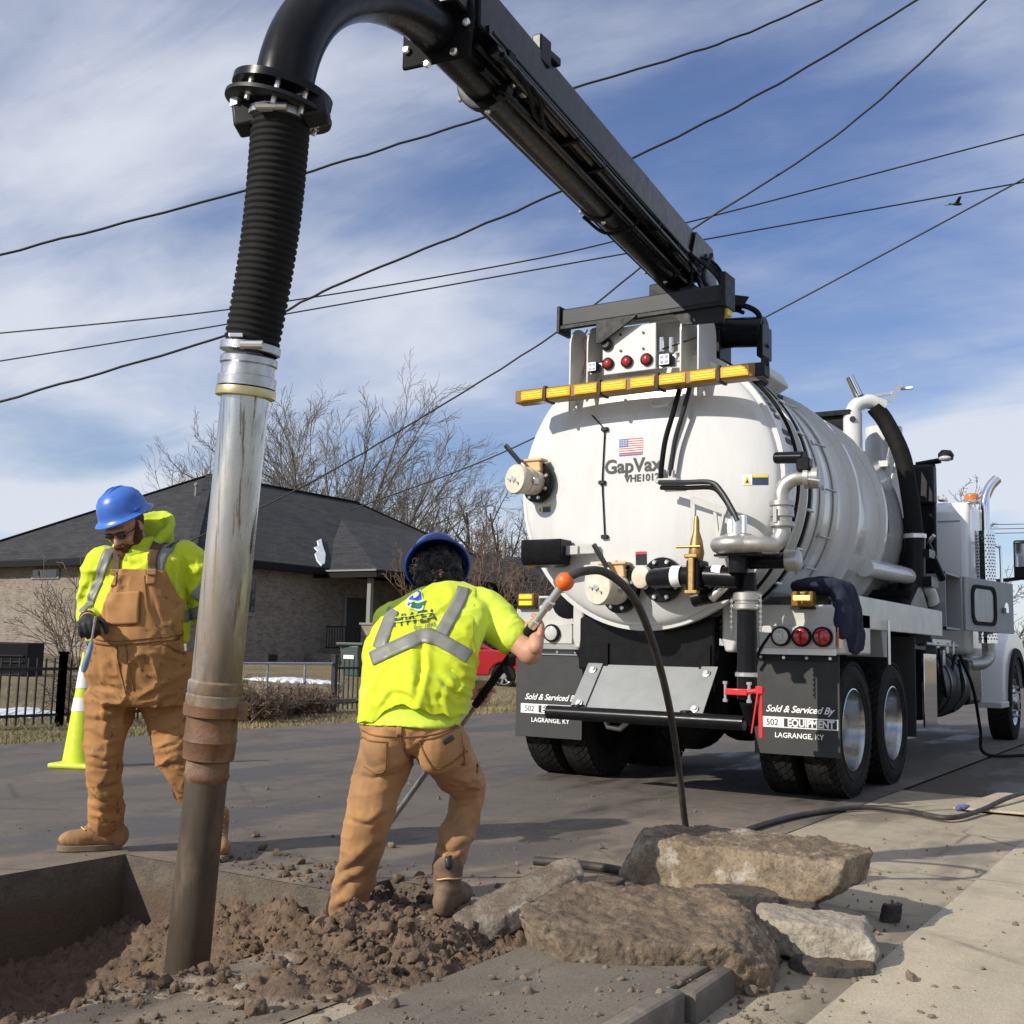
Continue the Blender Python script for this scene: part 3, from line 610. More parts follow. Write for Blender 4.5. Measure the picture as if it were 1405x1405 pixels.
# --- tank
prof = [(TR_, 0.03), (TR_ + .006, .30), (TR_ + .006, 3.7)]
prof += [(TR_ * cos(t) ** 0.7, 3.7 + 0.36 * sin(t)) for t in np.linspace(0.1, 1.5, 10)]
tank = part('tank_body', MB().lathe(prof, (X0, TY, TZ), (0, 1, 0), 96), M['white'], smooth=50)
dp = [(r * TR_, dome_y(X0 + r * TR_, TZ) - TY) for r in (0.002, .12, .25, .4, .55, .68, .78, .86, .915, .95, .975, .99, .9985)] + [(TR_ + .004, .045), (TR_ + .004, .06)]
door = part('tank_door', MB().lathe(dp, (X0, TY, TZ), (0, 1, 0), 96, cap1=False), M['white'], smooth=60)
part('door_rim', MB().lathe([(TR_ + .003, .05), (TR_ + .042, .056), (TR_ + .046, .09), (TR_ + .042, .125), (TR_ + .003, .13)], (X0, TY, TZ), (0, 1, 0), 96), M['white'], door, smooth=40)
part('door_gasket', MB().lathe([(TR_ + .004, .132), (TR_ + .02, .134), (TR_ + .02, .150), (TR_ + .004, .152)], (X0, TY, TZ), (0, 1, 0), 96), M['rubber'], door)
def ring(y, w, h, name, mat, parent=truck):
    return part(name, MB().lathe([(TR_ + .004, -w / 2), (TR_ + h, -w / 2 + .003), (TR_ + h, w / 2 - .003), (TR_ + .004, w / 2)], (X0, TY + y, TZ), (0, 1, 0), 96), mat, parent)
ring(0.60, 0.055, 0.055, 'door_seal_ring', M['rubber'])
ring(0.545, 0.03, 0.05, 'stiffener_ring', M['white']); ring(0.70, 0.05, 0.05, 'stiffener_ring', M['white'])
ring(1.9, 0.08, 0.075, 'stiffener_ring', M['white']); ring(2.85, 0.07, 0.06, 'stiffener_ring', M['white'])
def polar(a, r, y): return Vector((X0 + r * cos(a), TY + y, TZ + r * sin(a)))     # a = 0 points to the right side
for a in np.linspace(-2.6, 1.2, 15):                              # clamps of the seal ring
    part('clamp_bolt', MB().cyl(polar(a, TR_ + .06, .55), polar(a, TR_ + .06, .67), .012, n=8), M['bolt'])
for a0 in (0.62, 0.12, -0.42):                                    # stand-off tool rails on the tank side
    pass
for y in (1.02, 1.38):
    mb = MB(); rr = [[polar(a, TR_ + .012, y - .055), polar(a, TR_ + .012, y + .055), polar(a, TR_ + .022, y + .055), polar(a, TR_ + .022, y - .055)] for a in np.linspace(-0.62, 0.95, 26)]
    mb.rings(rr); part('side_strap', mb, M['bedpaint'])
for a in (0.78, 0.40, 0.05, -0.30, -0.55):
    for y in (1.02,):
        part('standoff_pin', MB().cyl(polar(a, TR_ + .02, y + .02), polar(a, TR_ + .045, y + .27), .010, n=8).cyl(polar(a, TR_ + .018, y), polar(a, TR_ + .035, y), .022, n=10), M['steel'])
# black hydraulic line that follows the seal
part('gasket_hose', MB().tube([polar(a, TR_ + .05, .33 + .03 * sin(a * 3)) for a in np.linspace(-1.15, 1.35, 40)], .014, 8), M['rubber'])
# sticker block on the tank side (rows of slanted bars)
def side_patch(name, a0, a1, y0, y1, mat, off=.0035, parent=tank, n=5):
    mb = MB(); mb.rings([[polar(a, TR_ + .006 + off, y0), polar(a, TR_ + .006 + off, y1), polar(a, TR_ + .006 + off + .001, y1), polar(a, TR_ + .006 + off + .001, y0)] for a in np.linspace(a0, a1, n)])
    return part(name, mb, mat, parent, smooth=60)
for k in range(7): side_patch('decal_bar', 0.86 - k * .062, 0.895 - k * .062, 0.31, 0.50 - .012 * k, M['railgrey'])
for k in range(2): side_patch('decal_bar', 0.36 - k * .07, 0.40 - k * .07, 0.33, 0.47, M['railgrey'])
side_patch('data_plate', -0.10, 0.03, 3.05, 3.12, M['railgrey'])
# tank saddles
for y in (0.55, 2.0, 3.2):
    mb = MB(); mb.prism([V(X0 - .55, TY + y, 1.30), V(X0 + .55, TY + y, 1.30), V(X0 + .72, TY + y, 1.62), V(X0 + .3, TY + y, 1.36), V(X0 - .3, TY + y, 1.36), V(X0 - .72, TY + y, 1.62)], (0, .08, 0)); part('saddle', mb, M['bedpaint'])

# --- things fixed on the tank door
def dp_(x, z, off=0.0): return Vector((x, dome_y(x, z) - off, z))
def text_mesh(body, size, shear=0.0, extrude=0.0, align='CENTER', bold=0.0, spacing=1.0):
    cu = bpy.data.curves.new('t', 'FONT'); cu.body = body; cu.size = size; cu.shear = shear; cu.align_x = align; cu.offset = bold; cu.space_character = spacing; cu.resolution_u = 3
    o = bpy.data.objects.new('t', cu); COL.objects.link(o); dg = bpy.context.evaluated_depsgraph_get()
    me = bpy.data.meshes.new_from_object(o.evaluated_get(dg)); bpy.data.objects.remove(o, do_unlink=True); return me
def text_on(body, size, fn, mat, parent, name='lettering', **k):
    me = text_mesh(body, size, **k); bm = bmesh.new(); bm.from_mesh(me); bmesh.ops.triangulate(bm, faces=bm.faces); bm.to_mesh(me); bm.free()
    co = getco(me); out = np.array([fn(p[0], p[1])[:] for p in co]); me.vertices.foreach_set('co', out.ravel()); me.update()
    return link(name, me, mat, parent)
pGV = aty(861, 636, 7.57); GX, GZ = pGV.x, pGV.z
text_on('GapVax', 0.150, lambda a, b: dp_(GX - .005 + a, GZ - .05 + b, .004), M['ink'], door, bold=.0040, spacing=1.0)
text_on('VHE1012', 0.076, lambda a, b: dp_(GX + .075 + a, GZ - .125 + b, .004), M['ink'], door, bold=.0022, spacing=1.0)
pf = aty(858, 609, 7.57); fw, fh = 0.20, 0.115
def decal(name, x0, x1, z0, z1, mat, off=.004, parent=door, n=3):
    vs, fs = [], []
    for i in range(n + 1):
        x = x0 + (x1 - x0) * i / n; vs += [dp_(x, z0, off), dp_(x, z1, off)]
    for i in range(n): fs.append((2 * i, 2 * i + 2, 2 * i + 3, 2 * i + 1))
    return part(name, MB().add(vs, fs), mat, parent, fix=False)
decal('flag_field', pf.x - fw / 2, pf.x + fw / 2, pf.z - fh / 2, pf.z + fh / 2, M['decal'], .003)
for k in range(7): decal('flag_stripe', pf.x - fw / 2, pf.x + fw / 2, pf.z + fh / 2 - fh / 13 * (2 * k + 1), pf.z + fh / 2 - fh / 13 * 2 * k, M['flagred'], .0045)
decal('flag_canton', pf.x - fw / 2, pf.x - fw * .12, pf.z - fh * .05, pf.z + fh / 2, M['flagblue'], .006)
for i in range(5):
    for j in range(4): decal('flag_star', pf.x - fw * .47 + i * .0145, pf.x - fw * .47 + i * .0145 + .006, pf.z + .004 + j * .0125, pf.z + .010 + j * .0125, M['decal'], .0075, n=1)
decal('flag_caption', pf.x - fw / 2, pf.x + fw / 2, pf.z - fh / 2 - .016, pf.z - fh / 2 - .006, M['purple'], .004)
def warn_label(px, py, w=.11, h=.05, Y=7.62):
    p = aty(px, py, Y); a = decal('warning_label', p.x - w / 2, p.x - w * .12, p.z - h / 2, p.z + h / 2, M['decal'], .004)
    part('warning_triangle', MB().add([dp_(p.x - w * .46, p.z - h * .4, .006), dp_(p.x - w * .16, p.z - h * .4, .006), dp_(p.x - w * .31, p.z + h * .42, .006)], [(0, 1, 2)]), M['warn'], door, fix=False)
    part('warning_symbol', MB().add([dp_(p.x - w * .37, p.z - h * .3, .0075), dp_(p.x - w * .25, p.z - h * .3, .0075), dp_(p.x - w * .31, p.z + h * .12, .0075)], [(0, 1, 2)]), M['ink'], door, fix=False)
    decal('warning_text', p.x - w * .1, p.x + w * .5, p.z - h * .5, p.z + h * .22, M['warnblue'], .004); decal('warning_header', p.x - w * .1, p.x + w * .5, p.z + h * .22, p.z + h * .5, M['warn'], .0042)
warn_label(1028, 655, .17, .075); warn_label(738, 696, .13, .06)
pl_ = aty(875, 765, 7.62); decal('warning_label', pl_.x - .045, pl_.x + .045, pl_.z - .05, pl_.z + .05, M['railgrey'], .004); decal('warning_header', pl_.x - .045, pl_.x + .045, pl_.z + .03, pl_.z + .05, M['flagred'], .0045)
# sight line rod with three clips
s0, s1, s2, s3 = [aty(x, y, 7.57) for x, y in ((803, 566), (822, 586), (819, 660), (822, 735))]
rod = part('sight_line', MB().tube([dp_(p.x, p.z, .012) for p in (s0, s1, s2, s3)] , .0055, 6), M['rubber'], door)
for p in (s1, s2, s3): part('clip', MB().box(dp_(p.x, p.z, .012), (.055, .03, .03)), M['blacksat'], door, bevel=.004)
# dump valves: bolted flange, tan bonnet, cream body with cap and a long steel lever
def dump_valve(px, py, Y, r, ang, lever):
    c = aty(px, py, Y); fl = dp_(c.x, c.z, -.01); n = Vector((-.30, -1, .0)).normalized()
    v = part('dump_valve', MB().lathe([(r * .98, 0), (r, .006), (r, .045), (r * .98, .05)], fl + n * .02, n, 40), M['black'], truck)
    a, b, _ = basis(n)
    for k in range(8):
        q = fl + n * .065 + (a * cos(k * pi / 4 + .3) + b * sin(k * pi / 4 + .3)) * r * .82
        part('bolt', MB().lathe([(.016, 0), (.017, .012), (.012, .02)], q, n, 10), M['bolt'], v)
    part('valve_body', MB().lathe([(r * .62, .05), (r * .66, .10), (r * .60, .13), (r * .66, .15), (r * .66, .19), (r * .62, .195), (r * .66, .2), (r * .66, .235), (r * .60, .24)], fl, n, 36), M['cast'], v)
    part('valve_cap', MB().lathe([(r * .70, .24), (r * .72, .25), (r * .72, .285), (r * .68, .296), (r * .3, .30)], fl, n, 36), M['cast'], v)
    cc = fl + n * .30
    part('cap_knob', MB().cyl(cc, cc + n * .02, .022, n=10).cyl(cc + a * .05, cc + a * .05 + n * .03, .009, n=8).cyl(cc - a * .045 + b * .03, cc - a * .045 + b * .03 + n * .03, .009, n=8), M['bolt'], v)
    u = Vector((0, 0, 1)); top = fl + n * .14
    part('bonnet', MB().prism([top + V(-.105, 0, r * .45), top + V(.105, 0, r * .45), top + V(.09, 0, r * 1.0), top + V(-.09, 0, r * 1.0)], (0, .08, 0)).box(top + V(0, .04, r * 1.02), (.24, .11, .025)), M['tanpaint'], v, bevel=.01)
    l0 = fl + n * .20 + V(.10, 0, -.01); l1 = l0 + Vector(lever)
    part('lever', MB().bar(l0, l0.lerp(l1, .45), .05, .014, up=n).cyl(l0 - n * .02, l0 + n * .03, .035, n=12), M['steel'], v, bevel=.004)
    part('lever_grip', MB().bar(l0.lerp(l1, .42) - n * .016, l1 - n * .016, .042, .02, up=n), M['railgrey'], v, bevel=.008)
    return v
dump_valve(741, 662, 7.70, .165, 0, (-.26, -.06, .30))
dump_valve(852, 808, 7.66, .185, 0, (-.20, -.05, .34))
# hydraulic hoses down the door
h0 = [aty(x, y, 7.45) for x, y in ((925, 520), (916, 560), (905, 600), (899, 640), (898, 652))]
part('door_hose', MB().tube(bez([V(p.x - .02, dome_y(p.x, p.z) - .10 + .04 * i / 4, p.z) for i, p in enumerate(h0)], 8), .020, 10), M['black'], truck)
part('door_hose', MB().tube(bez([V(p.x + .055, dome_y(p.x, p.z) - .09 + .04 * i / 4, p.z) for i, p in enumerate(h0)], 8), .018, 10), M['railgrey'], truck)
q = aty(907, 657, 7.5); part('hose_manifold', MB().box(dp_(q.x, q.z, .05), (.17, .08, .035)).box(dp_(q.x - .06, q.z + .05, .03), (.02, .03, .12)).box(dp_(q.x + .03, q.z + .04, .05), (.04, .04, .08)), M['bedpaint'], truck, bevel=.005)
h1 = [aty(x, y, Y) for x, y, Y in ((905, 662, 7.5), (940, 662, 7.42), (975, 662, 7.38), (990, 675, 7.36), (1005, 700, 7.33), (1012, 715, 7.32))]
part('pump_hose', MB().tube(bez(h1, 10), .019, 10), M['railgrey'], truck)
part('pump_hose', MB().tube(bez([p + V(.0, .03, -.035) for p in h1], 10), .017, 10), M['rubber'], truck)
g = aty(907, 553, 7.62); part('grab_handle', MB().tube([dp_(g.x - .11, g.z + .02, 0), dp_(g.x - .10, g.z + .015, .06), dp_(g.x - .05, g.z - .03, .09), dp_(g.x + .07, g.z - .025, .09), dp_(g.x + .10, g.z + .02, .06), dp_(g.x + .1, g.z + .03, 0)], .010, 8), M['white'], door)
# black drip pan on an arm (left) and lower right pipework
pdp = aty(752, 760, 7.62)
mb = MB(); W_ = .36
mb.prism([V(pdp.x - W_ / 2, 7.50, pdp.z + .105), V(pdp.x - W_ / 2, 7.50, pdp.z - .04), V(pdp.x - W_ / 2 + .0, 7.53, pdp.z - .09), V(pdp.x - W_ / 2, 7.60, pdp.z - .11), V(pdp.x - W_ / 2, 7.66, pdp.z - .09), V(pdp.x - W_ / 2, 7.68, pdp.z + .105)], (W_, 0, 0))
pan = part('camera_hood', mb, M['black'], truck, bevel=.008)
part('hood_arm', MB().box(V(pdp.x + W_ / 2 + .05, 7.62, pdp.z + .02), (.11, .07, .07)).box(V(pdp.x + W_ / 2 + .17, 7.63, pdp.z + .03), (.14, .05, .08)), M['bedpaint'], pan, bevel=.006)
# flange with black elbow pipe running right to the brass valve and the pump
fl = aty(905, 795, 7.62); c = dp_(fl.x, fl.z, .0); n = Vector((-.1, -1, 0)).normalized()
flange = part('outlet_flange', MB().lathe([(.165, 0), (.168, .008), (.168, .045), (.163, .05)], c, n, 40), M['black'], truck)
a, b, _ = basis(n)
for k in range(8):
    qq = c + n * .05 + (a * cos(k * pi / 4 + .39) + b * sin(k * pi / 4 + .39)) * .138; part('bolt', MB().lathe([(.018, 0), (.019, .014), (.012, .022)], qq, n, 10), M['bolt'], flange)
pv = aty(957, 790, 7.40); pp = aty(1012, 793, 7.40)
part('outlet_pipe', MB().tube(bez([c + n * .04, c + n * .14 + V(.01, 0, 0), c + n * .20 + V(.07, 0, 0), V(pv.x - .05, 7.42, pv.z), V(pp.x, 7.42, pp.z)], 8), .075, 20), M['black'], flange)
part('pipe_cap', MB().lathe([(.075, 0), (.085, .005), (.085, .05), (.07, .06)], c + n * .06 + V(-.13, 0, .02), (-.25, -1, 0), 24), M['cast'], flange)
for xx in (pv.x - .16, pv.x + .15): part('pipe_label', MB().lathe([(.0755, 0), (.0762, .001), (.0762, .07), (.0755, .071)], V(xx - .035, 7.42, pv.z), (1, 0, 0), 20, cap0=False, cap1=False), M['decal'], flange)
bv = part('brass_valve', MB().box(V(pv.x, 7.40, pv.z), (.10, .20, .22)), M['black'], truck, bevel=.02)
part('clamp', MB().box(V(pv.x, 7.29, pv.z), (.045, .03, .24)).box(V(pv.x, 7.3, pv.z + .13), (.10, .05, .03)).box(V(pv.x, 7.3, pv.z - .12), (.10, .05, .03)), M['brass'], bv, bevel=.008)
part('gate_body', MB().lathe([(.045, .10), (.056, .16), (.042, .25), (.022, .31), (.02, .39), (.011, .42)], V(pv.x, 7.38, pv.z), (0, 0, 1), 20), M['brass'], bv)
part('pull_handle', MB().cyl(V(pv.x - .13, 7.33, pv.z + .20), V(pv.x + .05, 7.33, pv.z + .20), .010, n=10), M['brass'], bv)
part('guide_frame', MB().box(V(pv.x - .05, 7.44, pv.z + .34), (.035, .03, .45)).bar(V(pv.x - .06, 7.44, pv.z + .55), V(pv.x + .22, 7.40, pv.z + .44), .03, .05).bar(V(pv.x + .12, 7.42, pv.z + .48), V(pv.x + .16, 7.42, pv.z + .12), .025, .02).bar(V(pv.x + .20, 7.40, pv.z + .44), V(pv.x + .13, 7.42, pv.z + .14), .025, .02), M['bedpaint'], bv, bevel=.003)
# centrifugal pump: flattened round volute with motor on top
pu = aty(1013, 748, 7.36); C = V(pu.x, 7.36, pu.z)
pump = part('water_pump', MB().lathe([(.05, -.085), (.18, -.085), (.225, -.06), (.245, -.02), (.245, .015), (.225, .05), (.17, .075), (.15, .085), (.12, .09), (.12, .10), (.05, .10)], C, (0, 0, 1), 48), M['alu'], truck, smooth=45)
part('pump_outlet', MB().tube(bez([C + V(.12, -.14, -.01), C + V(.26, -.10, -.01), C + V(.36, -.02, 0), C + V(.40, .02, .10), C + V(.40, .02, .17)], 8), .072, 20), M['alu'], pump)
part('pump_motor', MB().cyl(C + V(-.01, 0, .09), C + V(-.01, 0, .27), .06, n=16).box(C + V(.05, 0, .18), (.05, .05, .20)).box(C + V(-.06, 0, .17), (.06, .10, .14)), M['bolt'], pump, bevel=.006)
part('pump_plate', MB().box(C + V(.02, 0, -.10), (.42, .20, .02)).cyl(C + V(0, 0, -.10), C + V(0, 0, -.26), .09, n=20), M['black'], pump)
D = C + V(.40, .02, .17)
part('coupling', MB().lathe([(.09, 0), (.105, .01), (.105, .05), (.085, .06), (.085, .09), (.105, .10), (.105, .155), (.09, .16), (.09, .19), (.11, .20), (.11, .24), (.085, .25)], D - V(0, 0, .02), (0, 0, 1), 28), M['alu'], pump)
part('outlet_elbow', MB().tube(bez([D + V(0, 0, .22), D + V(0, 0, .30), D + V(.03, .02, .38), D + V(.11, .03, .43), D + V(.22, .06, .44)], 8), .066, 20), M['alu'], pump)
part('coupling', MB().lathe([(.08, 0), (.10, .01), (.10, .05), (.085, .06), (.085, .07), (.10, .08), (.10, .13), (.08, .14)], D + V(.18, .05, .435), (1, .15, 0), 24), M['alu'], pump)
part('cam_lever', MB().bar(D + V(-.02, -.11, .02), D + V(-.02, -.12, .16), .03, .012), M['bolt'], pump); part('cam_lever', MB().cyl(D + V(.26, -.06, .40), D + V(.36, -.06, .38), .012, n=8), M['bolt'], pump)
part('tank_port', MB().cyl(D + V(-.08, .05, .64), D + V(.20, .02, .62), .055, n=16).box(D + V(.2, .02, .55), (.12, .1, .12)), M['black'], pump, bevel=.01)
for o_ in [pump] + list(pump.children):
    co = getco(o_.data); Cn = np.array(C); co = Cn + (co - Cn) * np.array((.76, .85, .74)); o_.data.vertices.foreach_set('co', co.ravel()); o_.data.update()
# vertical drain below the pump with couplings, chain and red valve
dz = C + V(0, .16, -.20)
drop = part('drain_pipe', MB().cyl(dz + V(0, 0, .02), dz + V(0, 0, -.85), .068, n=24).cyl(dz + V(0, 0, -.85), dz + V(0, .14, -1.0), .06, n=20).cyl(dz + V(.02, 0, .10), dz + V(.33, 0, .10), .055, n=16).cyl(dz + V(-.02, 0, -.08), dz + V(-.40, 0.0, -.16), .06, n=16), M['black'], truck)
part('cam_coupling', MB().lathe([(.08, 0), (.092, .01), (.092, .04), (.08, .05), (.08, .06), (.097, .07), (.097, .12), (.08, .13)], dz + V(0, 0, -.24), (0, 0, 1), 28), M['alu'], drop)
part('side_cap', MB().lathe([(.06, 0), (.075, .01), (.075, .09), (.06, .10)], dz + V(.28, 0, .10), (1, 0, 0), 20), M['alu'], drop)
part('steel_sleeve', MB().cyl(dz + V(-.24, -.06, -.16), dz + V(-.05, -.06, 0.0), .035, n=14), M['bolt'], drop)
for s in (-1, 1):
    mb = MB()
    for k in range(14): mb.lathe([(.010, -.003), (.013, 0), (.010, .003)], dz + V(s * .105 + .004 * (k % 2), -.02, -.14 - k * .018), (k % 2, 1 - k % 2, .2), 6)
    part('safety_chain', mb, M['bolt'], drop)
part('steel_band', MB().lathe([(.07, 0), (.08, .005), (.08, .03), (.07, .035)], dz + V(0, 0, -.70), (0, 0, 1), 24), M['bolt'], drop)
rv = dz + V(-.04, -.08, -.80)
valve = part('red_valve', MB().box(rv, (.16, .05, .045)).cyl(rv + V(.06, 0, 0), rv + V(.17, -.02, .015), .018, n=10), M['red'], truck, bevel=.006)
part('valve_lever', MB().bar(rv + V(.17, -.02, .03), rv + V(.175, -.02, -.30), .03, .012, up=(0, 1, 0)).bar(rv + V(.165, -.04, .03), rv + V(.12, -.05, -.27), .012, .01, up=(0, 1, 0)).box(rv + V(.17, -.02, .02), (.05, .05, .05)), M['red'], valve, bevel=.003)
for sx in (-1, 1):
    part('flange_bolt', MB().cyl(rv + V(sx * .085, 0, -.07), rv + V(sx * .085, 0, .07), .011, n=8).cyl(rv + V(sx * .085, 0, .05), rv + V(sx * .085, 0, .07), .019, n=8).cyl(rv + V(sx * .085, 0, -.07), rv + V(sx * .085, 0, -.05), .019, n=8), M['bolt'], valve)

# --- work light rack on top of the door
RY = 7.62
def plate(name, poly, ext, mat, parent=truck, **k): return part(name, MB().prism(poly, ext), mat, parent, **k)
def rack_plate(px, wid, zt, ybk):
    x = px; zb = TZ + sqrt(max(TR_ ** 2 - (x - X0) ** 2, 0)) - .34
    pts = [V(x, RY - .02, zb)]; R_ = wid / 2
    pts += [V(x, RY - .02, zt - R_)] + [V(x, RY - .02 + R_ - R_ * cos(t), zt - R_ + R_ * sin(t)) for t in np.linspace(.15, pi - .15, 14)] + [V(x, RY - .02 + wid, zt - R_ - .25), V(x, RY + .30, zb + .25)]
    return plate('rack_plate', pts, (.014, 0, 0), M['bedpaint'], bevel=.002)
xl = aty(783, 480, RY).x; xr = aty(934, 470, RY).x; xr2 = aty(958, 470, RY).x
for x in (xl, xl + .155, xr, xr2): rack_plate(x, .34, 3.62, .3)
pt = aty(828, 455, RY); pb = aty(897, 510, RY); pr_ = aty(900, 440, RY)
panel = part('lamp_panel', MB().box(V((pt.x + pb.x) / 2, RY + .02, (pt.z + pb.z) / 2 + .02), (pb.x - pt.x + .02, .02, .36)), M['white'], truck, bevel=.003)
part('panel_frame', MB().box(V((pt.x + xr) / 2, RY + .12, pt.z + .10), (xr - pt.x, .10, .05)).box(V((pt.x + xr) / 2, RY + .22, pt.z - .08), (xr - pt.x, .02, .30)), M['bedpaint'], truck, bevel=.004)
for px in (834, 860, 887):
    q = aty(px, 499 - (px - 834) * .11, RY); q = V(q.x, RY + .008, q.z)
    lm = part('marker_lamp', MB().lathe([(.045, 0), (.048, .004), (.048, .018), (.036, .022)], q, (0, -1, 0), 24), M['rubber'], panel); part('lens', MB().lathe([(.035, .010), (.034, .024), (.024, .032), (.008, .035)], q, (0, -1, 0), 24), M['redlens'], lm)
for px, py in ((833, 472), (833, 460)): pass
q = aty(833, 473, RY); part('horn', MB().lathe([(.045, 0), (.05, .02), (.03, .045)], V(q.x, RY + .01, q.z), (0, -1, 0), 20), M['railgrey'], panel)
for px, py in ((851, 459), (882, 456), (851, 481), (882, 478)):
    q = aty(px, py, RY); part('bolt', MB().cyl(V(q.x, RY + .01, q.z), V(q.x, RY, q.z), .010, n=8), M['ink'], panel)
for px, py, s in ((814, 504, .085), (913, 494, .10)):
    q = aty(px, py, RY - .04); wl_ = part('work_lamp', MB().box(V(q.x, RY - .03, q.z), (s, .06, s)), M['blacksat'], truck, bevel=.018)
    part('lens', MB().box(V(q.x, RY - .064, q.z), (s * .8, .01, s * .8)), M['led'], wl_, bevel=.01)
    mb = MB()
    for i in (-1, 1):
        for j in (-1, 1): mb.lathe([(s * .16, 0), (s * .13, .004), (.002, .005)], V(q.x + i * s * .19, RY - .069, q.z + j * s * .19), (0, -1, 0), 12)
    part('led_cup', mb, M['chrome'], wl_); part('lamp_bracket', MB().box(V(q.x, RY + .01, q.z), (s * 1.35, .02, s * .9)), M['bolt'], wl_)
for px in (908, 921): q = aty(px, 472, RY + .03); part('lug', MB().cyl(V(q.x, RY + .03, q.z - .06), V(q.x, RY + .03, q.z + .05), .018, n=10), M['bolt'], truck)
part('rack_cable', MB().tube(bez([aty(x, y, RY - .02) for x, y in ((806, 452), (799, 470), (803, 490), (799, 515))], 8), .006, 6), mk('cable_maroon', (.10, .02, .03), rough=.5), truck); part('rack_cable', MB().tube(bez([aty(x, y, RY + .02) for x, y in ((955, 463), (930, 472), (905, 480))], 8), .006, 6), M['rubber'], truck)
# amber light bar
bl, br = aty(708, 540, 7.42), aty(1037, 500, 7.42); z_ = (bl.z + br.z) / 2 - .035
bar = part('light_bar', MB().box(V((bl.x + br.x) / 2, 7.47, z_), (br.x - bl.x, .13, .105)), M['amberbody'], truck, bevel=.012)
nmod = 8; wmod = (br.x - bl.x - .07) / nmod
for k in range(nmod):
    x = bl.x + .04 + wmod * (k + .5) ; gap = .016 if k not in (0, 2, 4, 6) else .03
    md = part('light_module', MB().box(V(x, 7.402, z_), (wmod - gap - .012, .012, .076)), M['amberdim'], bar, bevel=.004)
    for j in range(3): part('led_row', MB().box(V(x, 7.395, z_ + (j - 1) * .018), (wmod * (.70, .78, .66)[j], .004, .010)), M['amber'], md)
for k in range(nmod + 1):
    if k in (1, 3, 5, 7): part('bar_clamp', MB().box(V(bl.x + .04 + wmod * k, 7.465, z_), (.022, .15, .12)), M['blacksat'], bar)
part('bar_end', MB().box(V(br.x + .015, 7.47, z_), (.10, .12, .10)).cyl(V(br.x + .05, 7.47, z_ + .03), V(br.x + .05, 7.47, z_ + .09), .03, n=12), M['blacksat'], bar, bevel=.01)
# boom rest beam
b0, b1 = aty(772, 436, 7.62), aty(994, 404, 7.62); zz = (b0.z + b1.z) / 2
beam = part('boom_rest', MB().box(V((b0.x + b1.x) / 2, 7.66, zz), (b1.x - b0.x, .13, .14)), M['railgrey'], truck, bevel=.012)
part('rest_end', MB().box(V(b0.x - .01, 7.66, zz - .02), (.03, .19, .22)), M['blacksat'], beam, bevel=.006); part('rest_end', MB().box(V(b1.x + .01, 7.66, zz + .02), (.04, .2, .26)), M['blacksat'], beam, bevel=.006)
part('rest_lip', MB().box(V((b0.x + b1.x) / 2, 7.60, zz - .085), (b1.x - b0.x, .05, .025)), M['blacksat'], beam)
q = aty(835, 450, 7.6); part('rest_bracket', MB().prism([V(q.x - .09, 7.56, zz - .08), V(q.x + .26, 7.56, zz - .08), V(q.x + .24, 7.56, zz - .10), V(q.x - .04, 7.56, zz - .26), V(q.x - .09, 7.56, zz - .26)], (0, .02, 0)), M['blacksat'], beam, bevel=.003); part('rest_bracket', MB().prism([V(q.x + .52, 7.6, zz - .08), V(q.x + .95, 7.6, zz - .08), V(q.x + .95, 7.6, zz - .22), V(q.x + .62, 7.6, zz - .2)], (0, .02, 0)), M['blacksat'], beam, bevel=.003)

# --- boom: level box beam with the suction pipe slung beneath
tip = at(598, 42, 5.62); base = aty(930, 378, 8.55)
dirb = (base - tip).normalized(); side = Vector((0, 0, 1)).cross(dirb).normalized() * -1; upb = Vector((0, 0, 1))
boom = part('boom', MB().bar(tip + dirb * .10 + V(.10, 0, .16), base + dirb * .35 + V(.10, 0, .16), .20, .26), M['black'], truck, bevel=.012)
part('boom_inner_beam', MB().bar(tip - dirb * .12 + V(.10, 0, .16), tip + dirb * 1.2 + V(.10, 0, .16), .16, .21), M['black'], boom, bevel=.01)
part('boom_pipe', MB().cyl(tip, base + dirb * .1 + V(0, 0, -.06), .118, n=32), M['black'], boom)
part('boom_pipe_sleeve', MB().cyl(tip + dirb * .55, base, .126, n=32), M['black'], boom)
part('hydraulic_ram', MB().cyl(tip + dirb * .3 + V(.20, 0, -.02), base + V(.17, 0, -.05), .042, n=16), M['black'], boom)
part('hydraulic_line', MB().cyl(tip + dirb * .2 + V(.14, 0, -.02), base + V(.14, 0, -.04), .014, n=8).cyl(tip + dirb * .2 + V(.24, 0, .02), base + V(.24, 0, .0), .010, n=8).cyl(tip + dirb * .6 + V(-.13, 0, -.05), base + V(-.14, 0, -.08), .012, n=8), M['railgrey'], boom)
def collar(t, r=.165):
    p = tip + dirb * t; return part('boom_collar', MB().lathe([(r - .02, -.03), (r, -.028), (r, .028), (r - .02, .03)], p, dirb, 32).bar(p + V(.02, 0, .1), p + V(.19, 0, .1), .06, .08), M['black'], boom, bevel=.004)
for t in (.58, 2.45, 3.95):
    cl = collar(t); p = tip + dirb * t
    for k in range(4):
        a, b, _ = basis(dirb); q = p + (a * cos(k * 1.2 + .3) + b * sin(k * 1.2 + .3)) * .172; part('bolt', MB().sphere(q, .017, 8, 6), M['bolt'], cl)
M['blackmatt'] = mk('black_matt_plate', (.007, .007, .008), rough=.7, spec=.15)
fp = part('boom_end_plate', MB().prism([tip + side * -.19 + V(0, 0, -.17), tip + side * .19 + V(0, 0, -.17), tip + side * .21 + V(0, 0, .05), tip + side * .16 + V(0, 0, .29), tip + side * -.14 + V(0, 0, .29), tip + side * -.19 + V(0, 0, .06)], dirb * .025), M['blackmatt'], boom, bevel=.02)
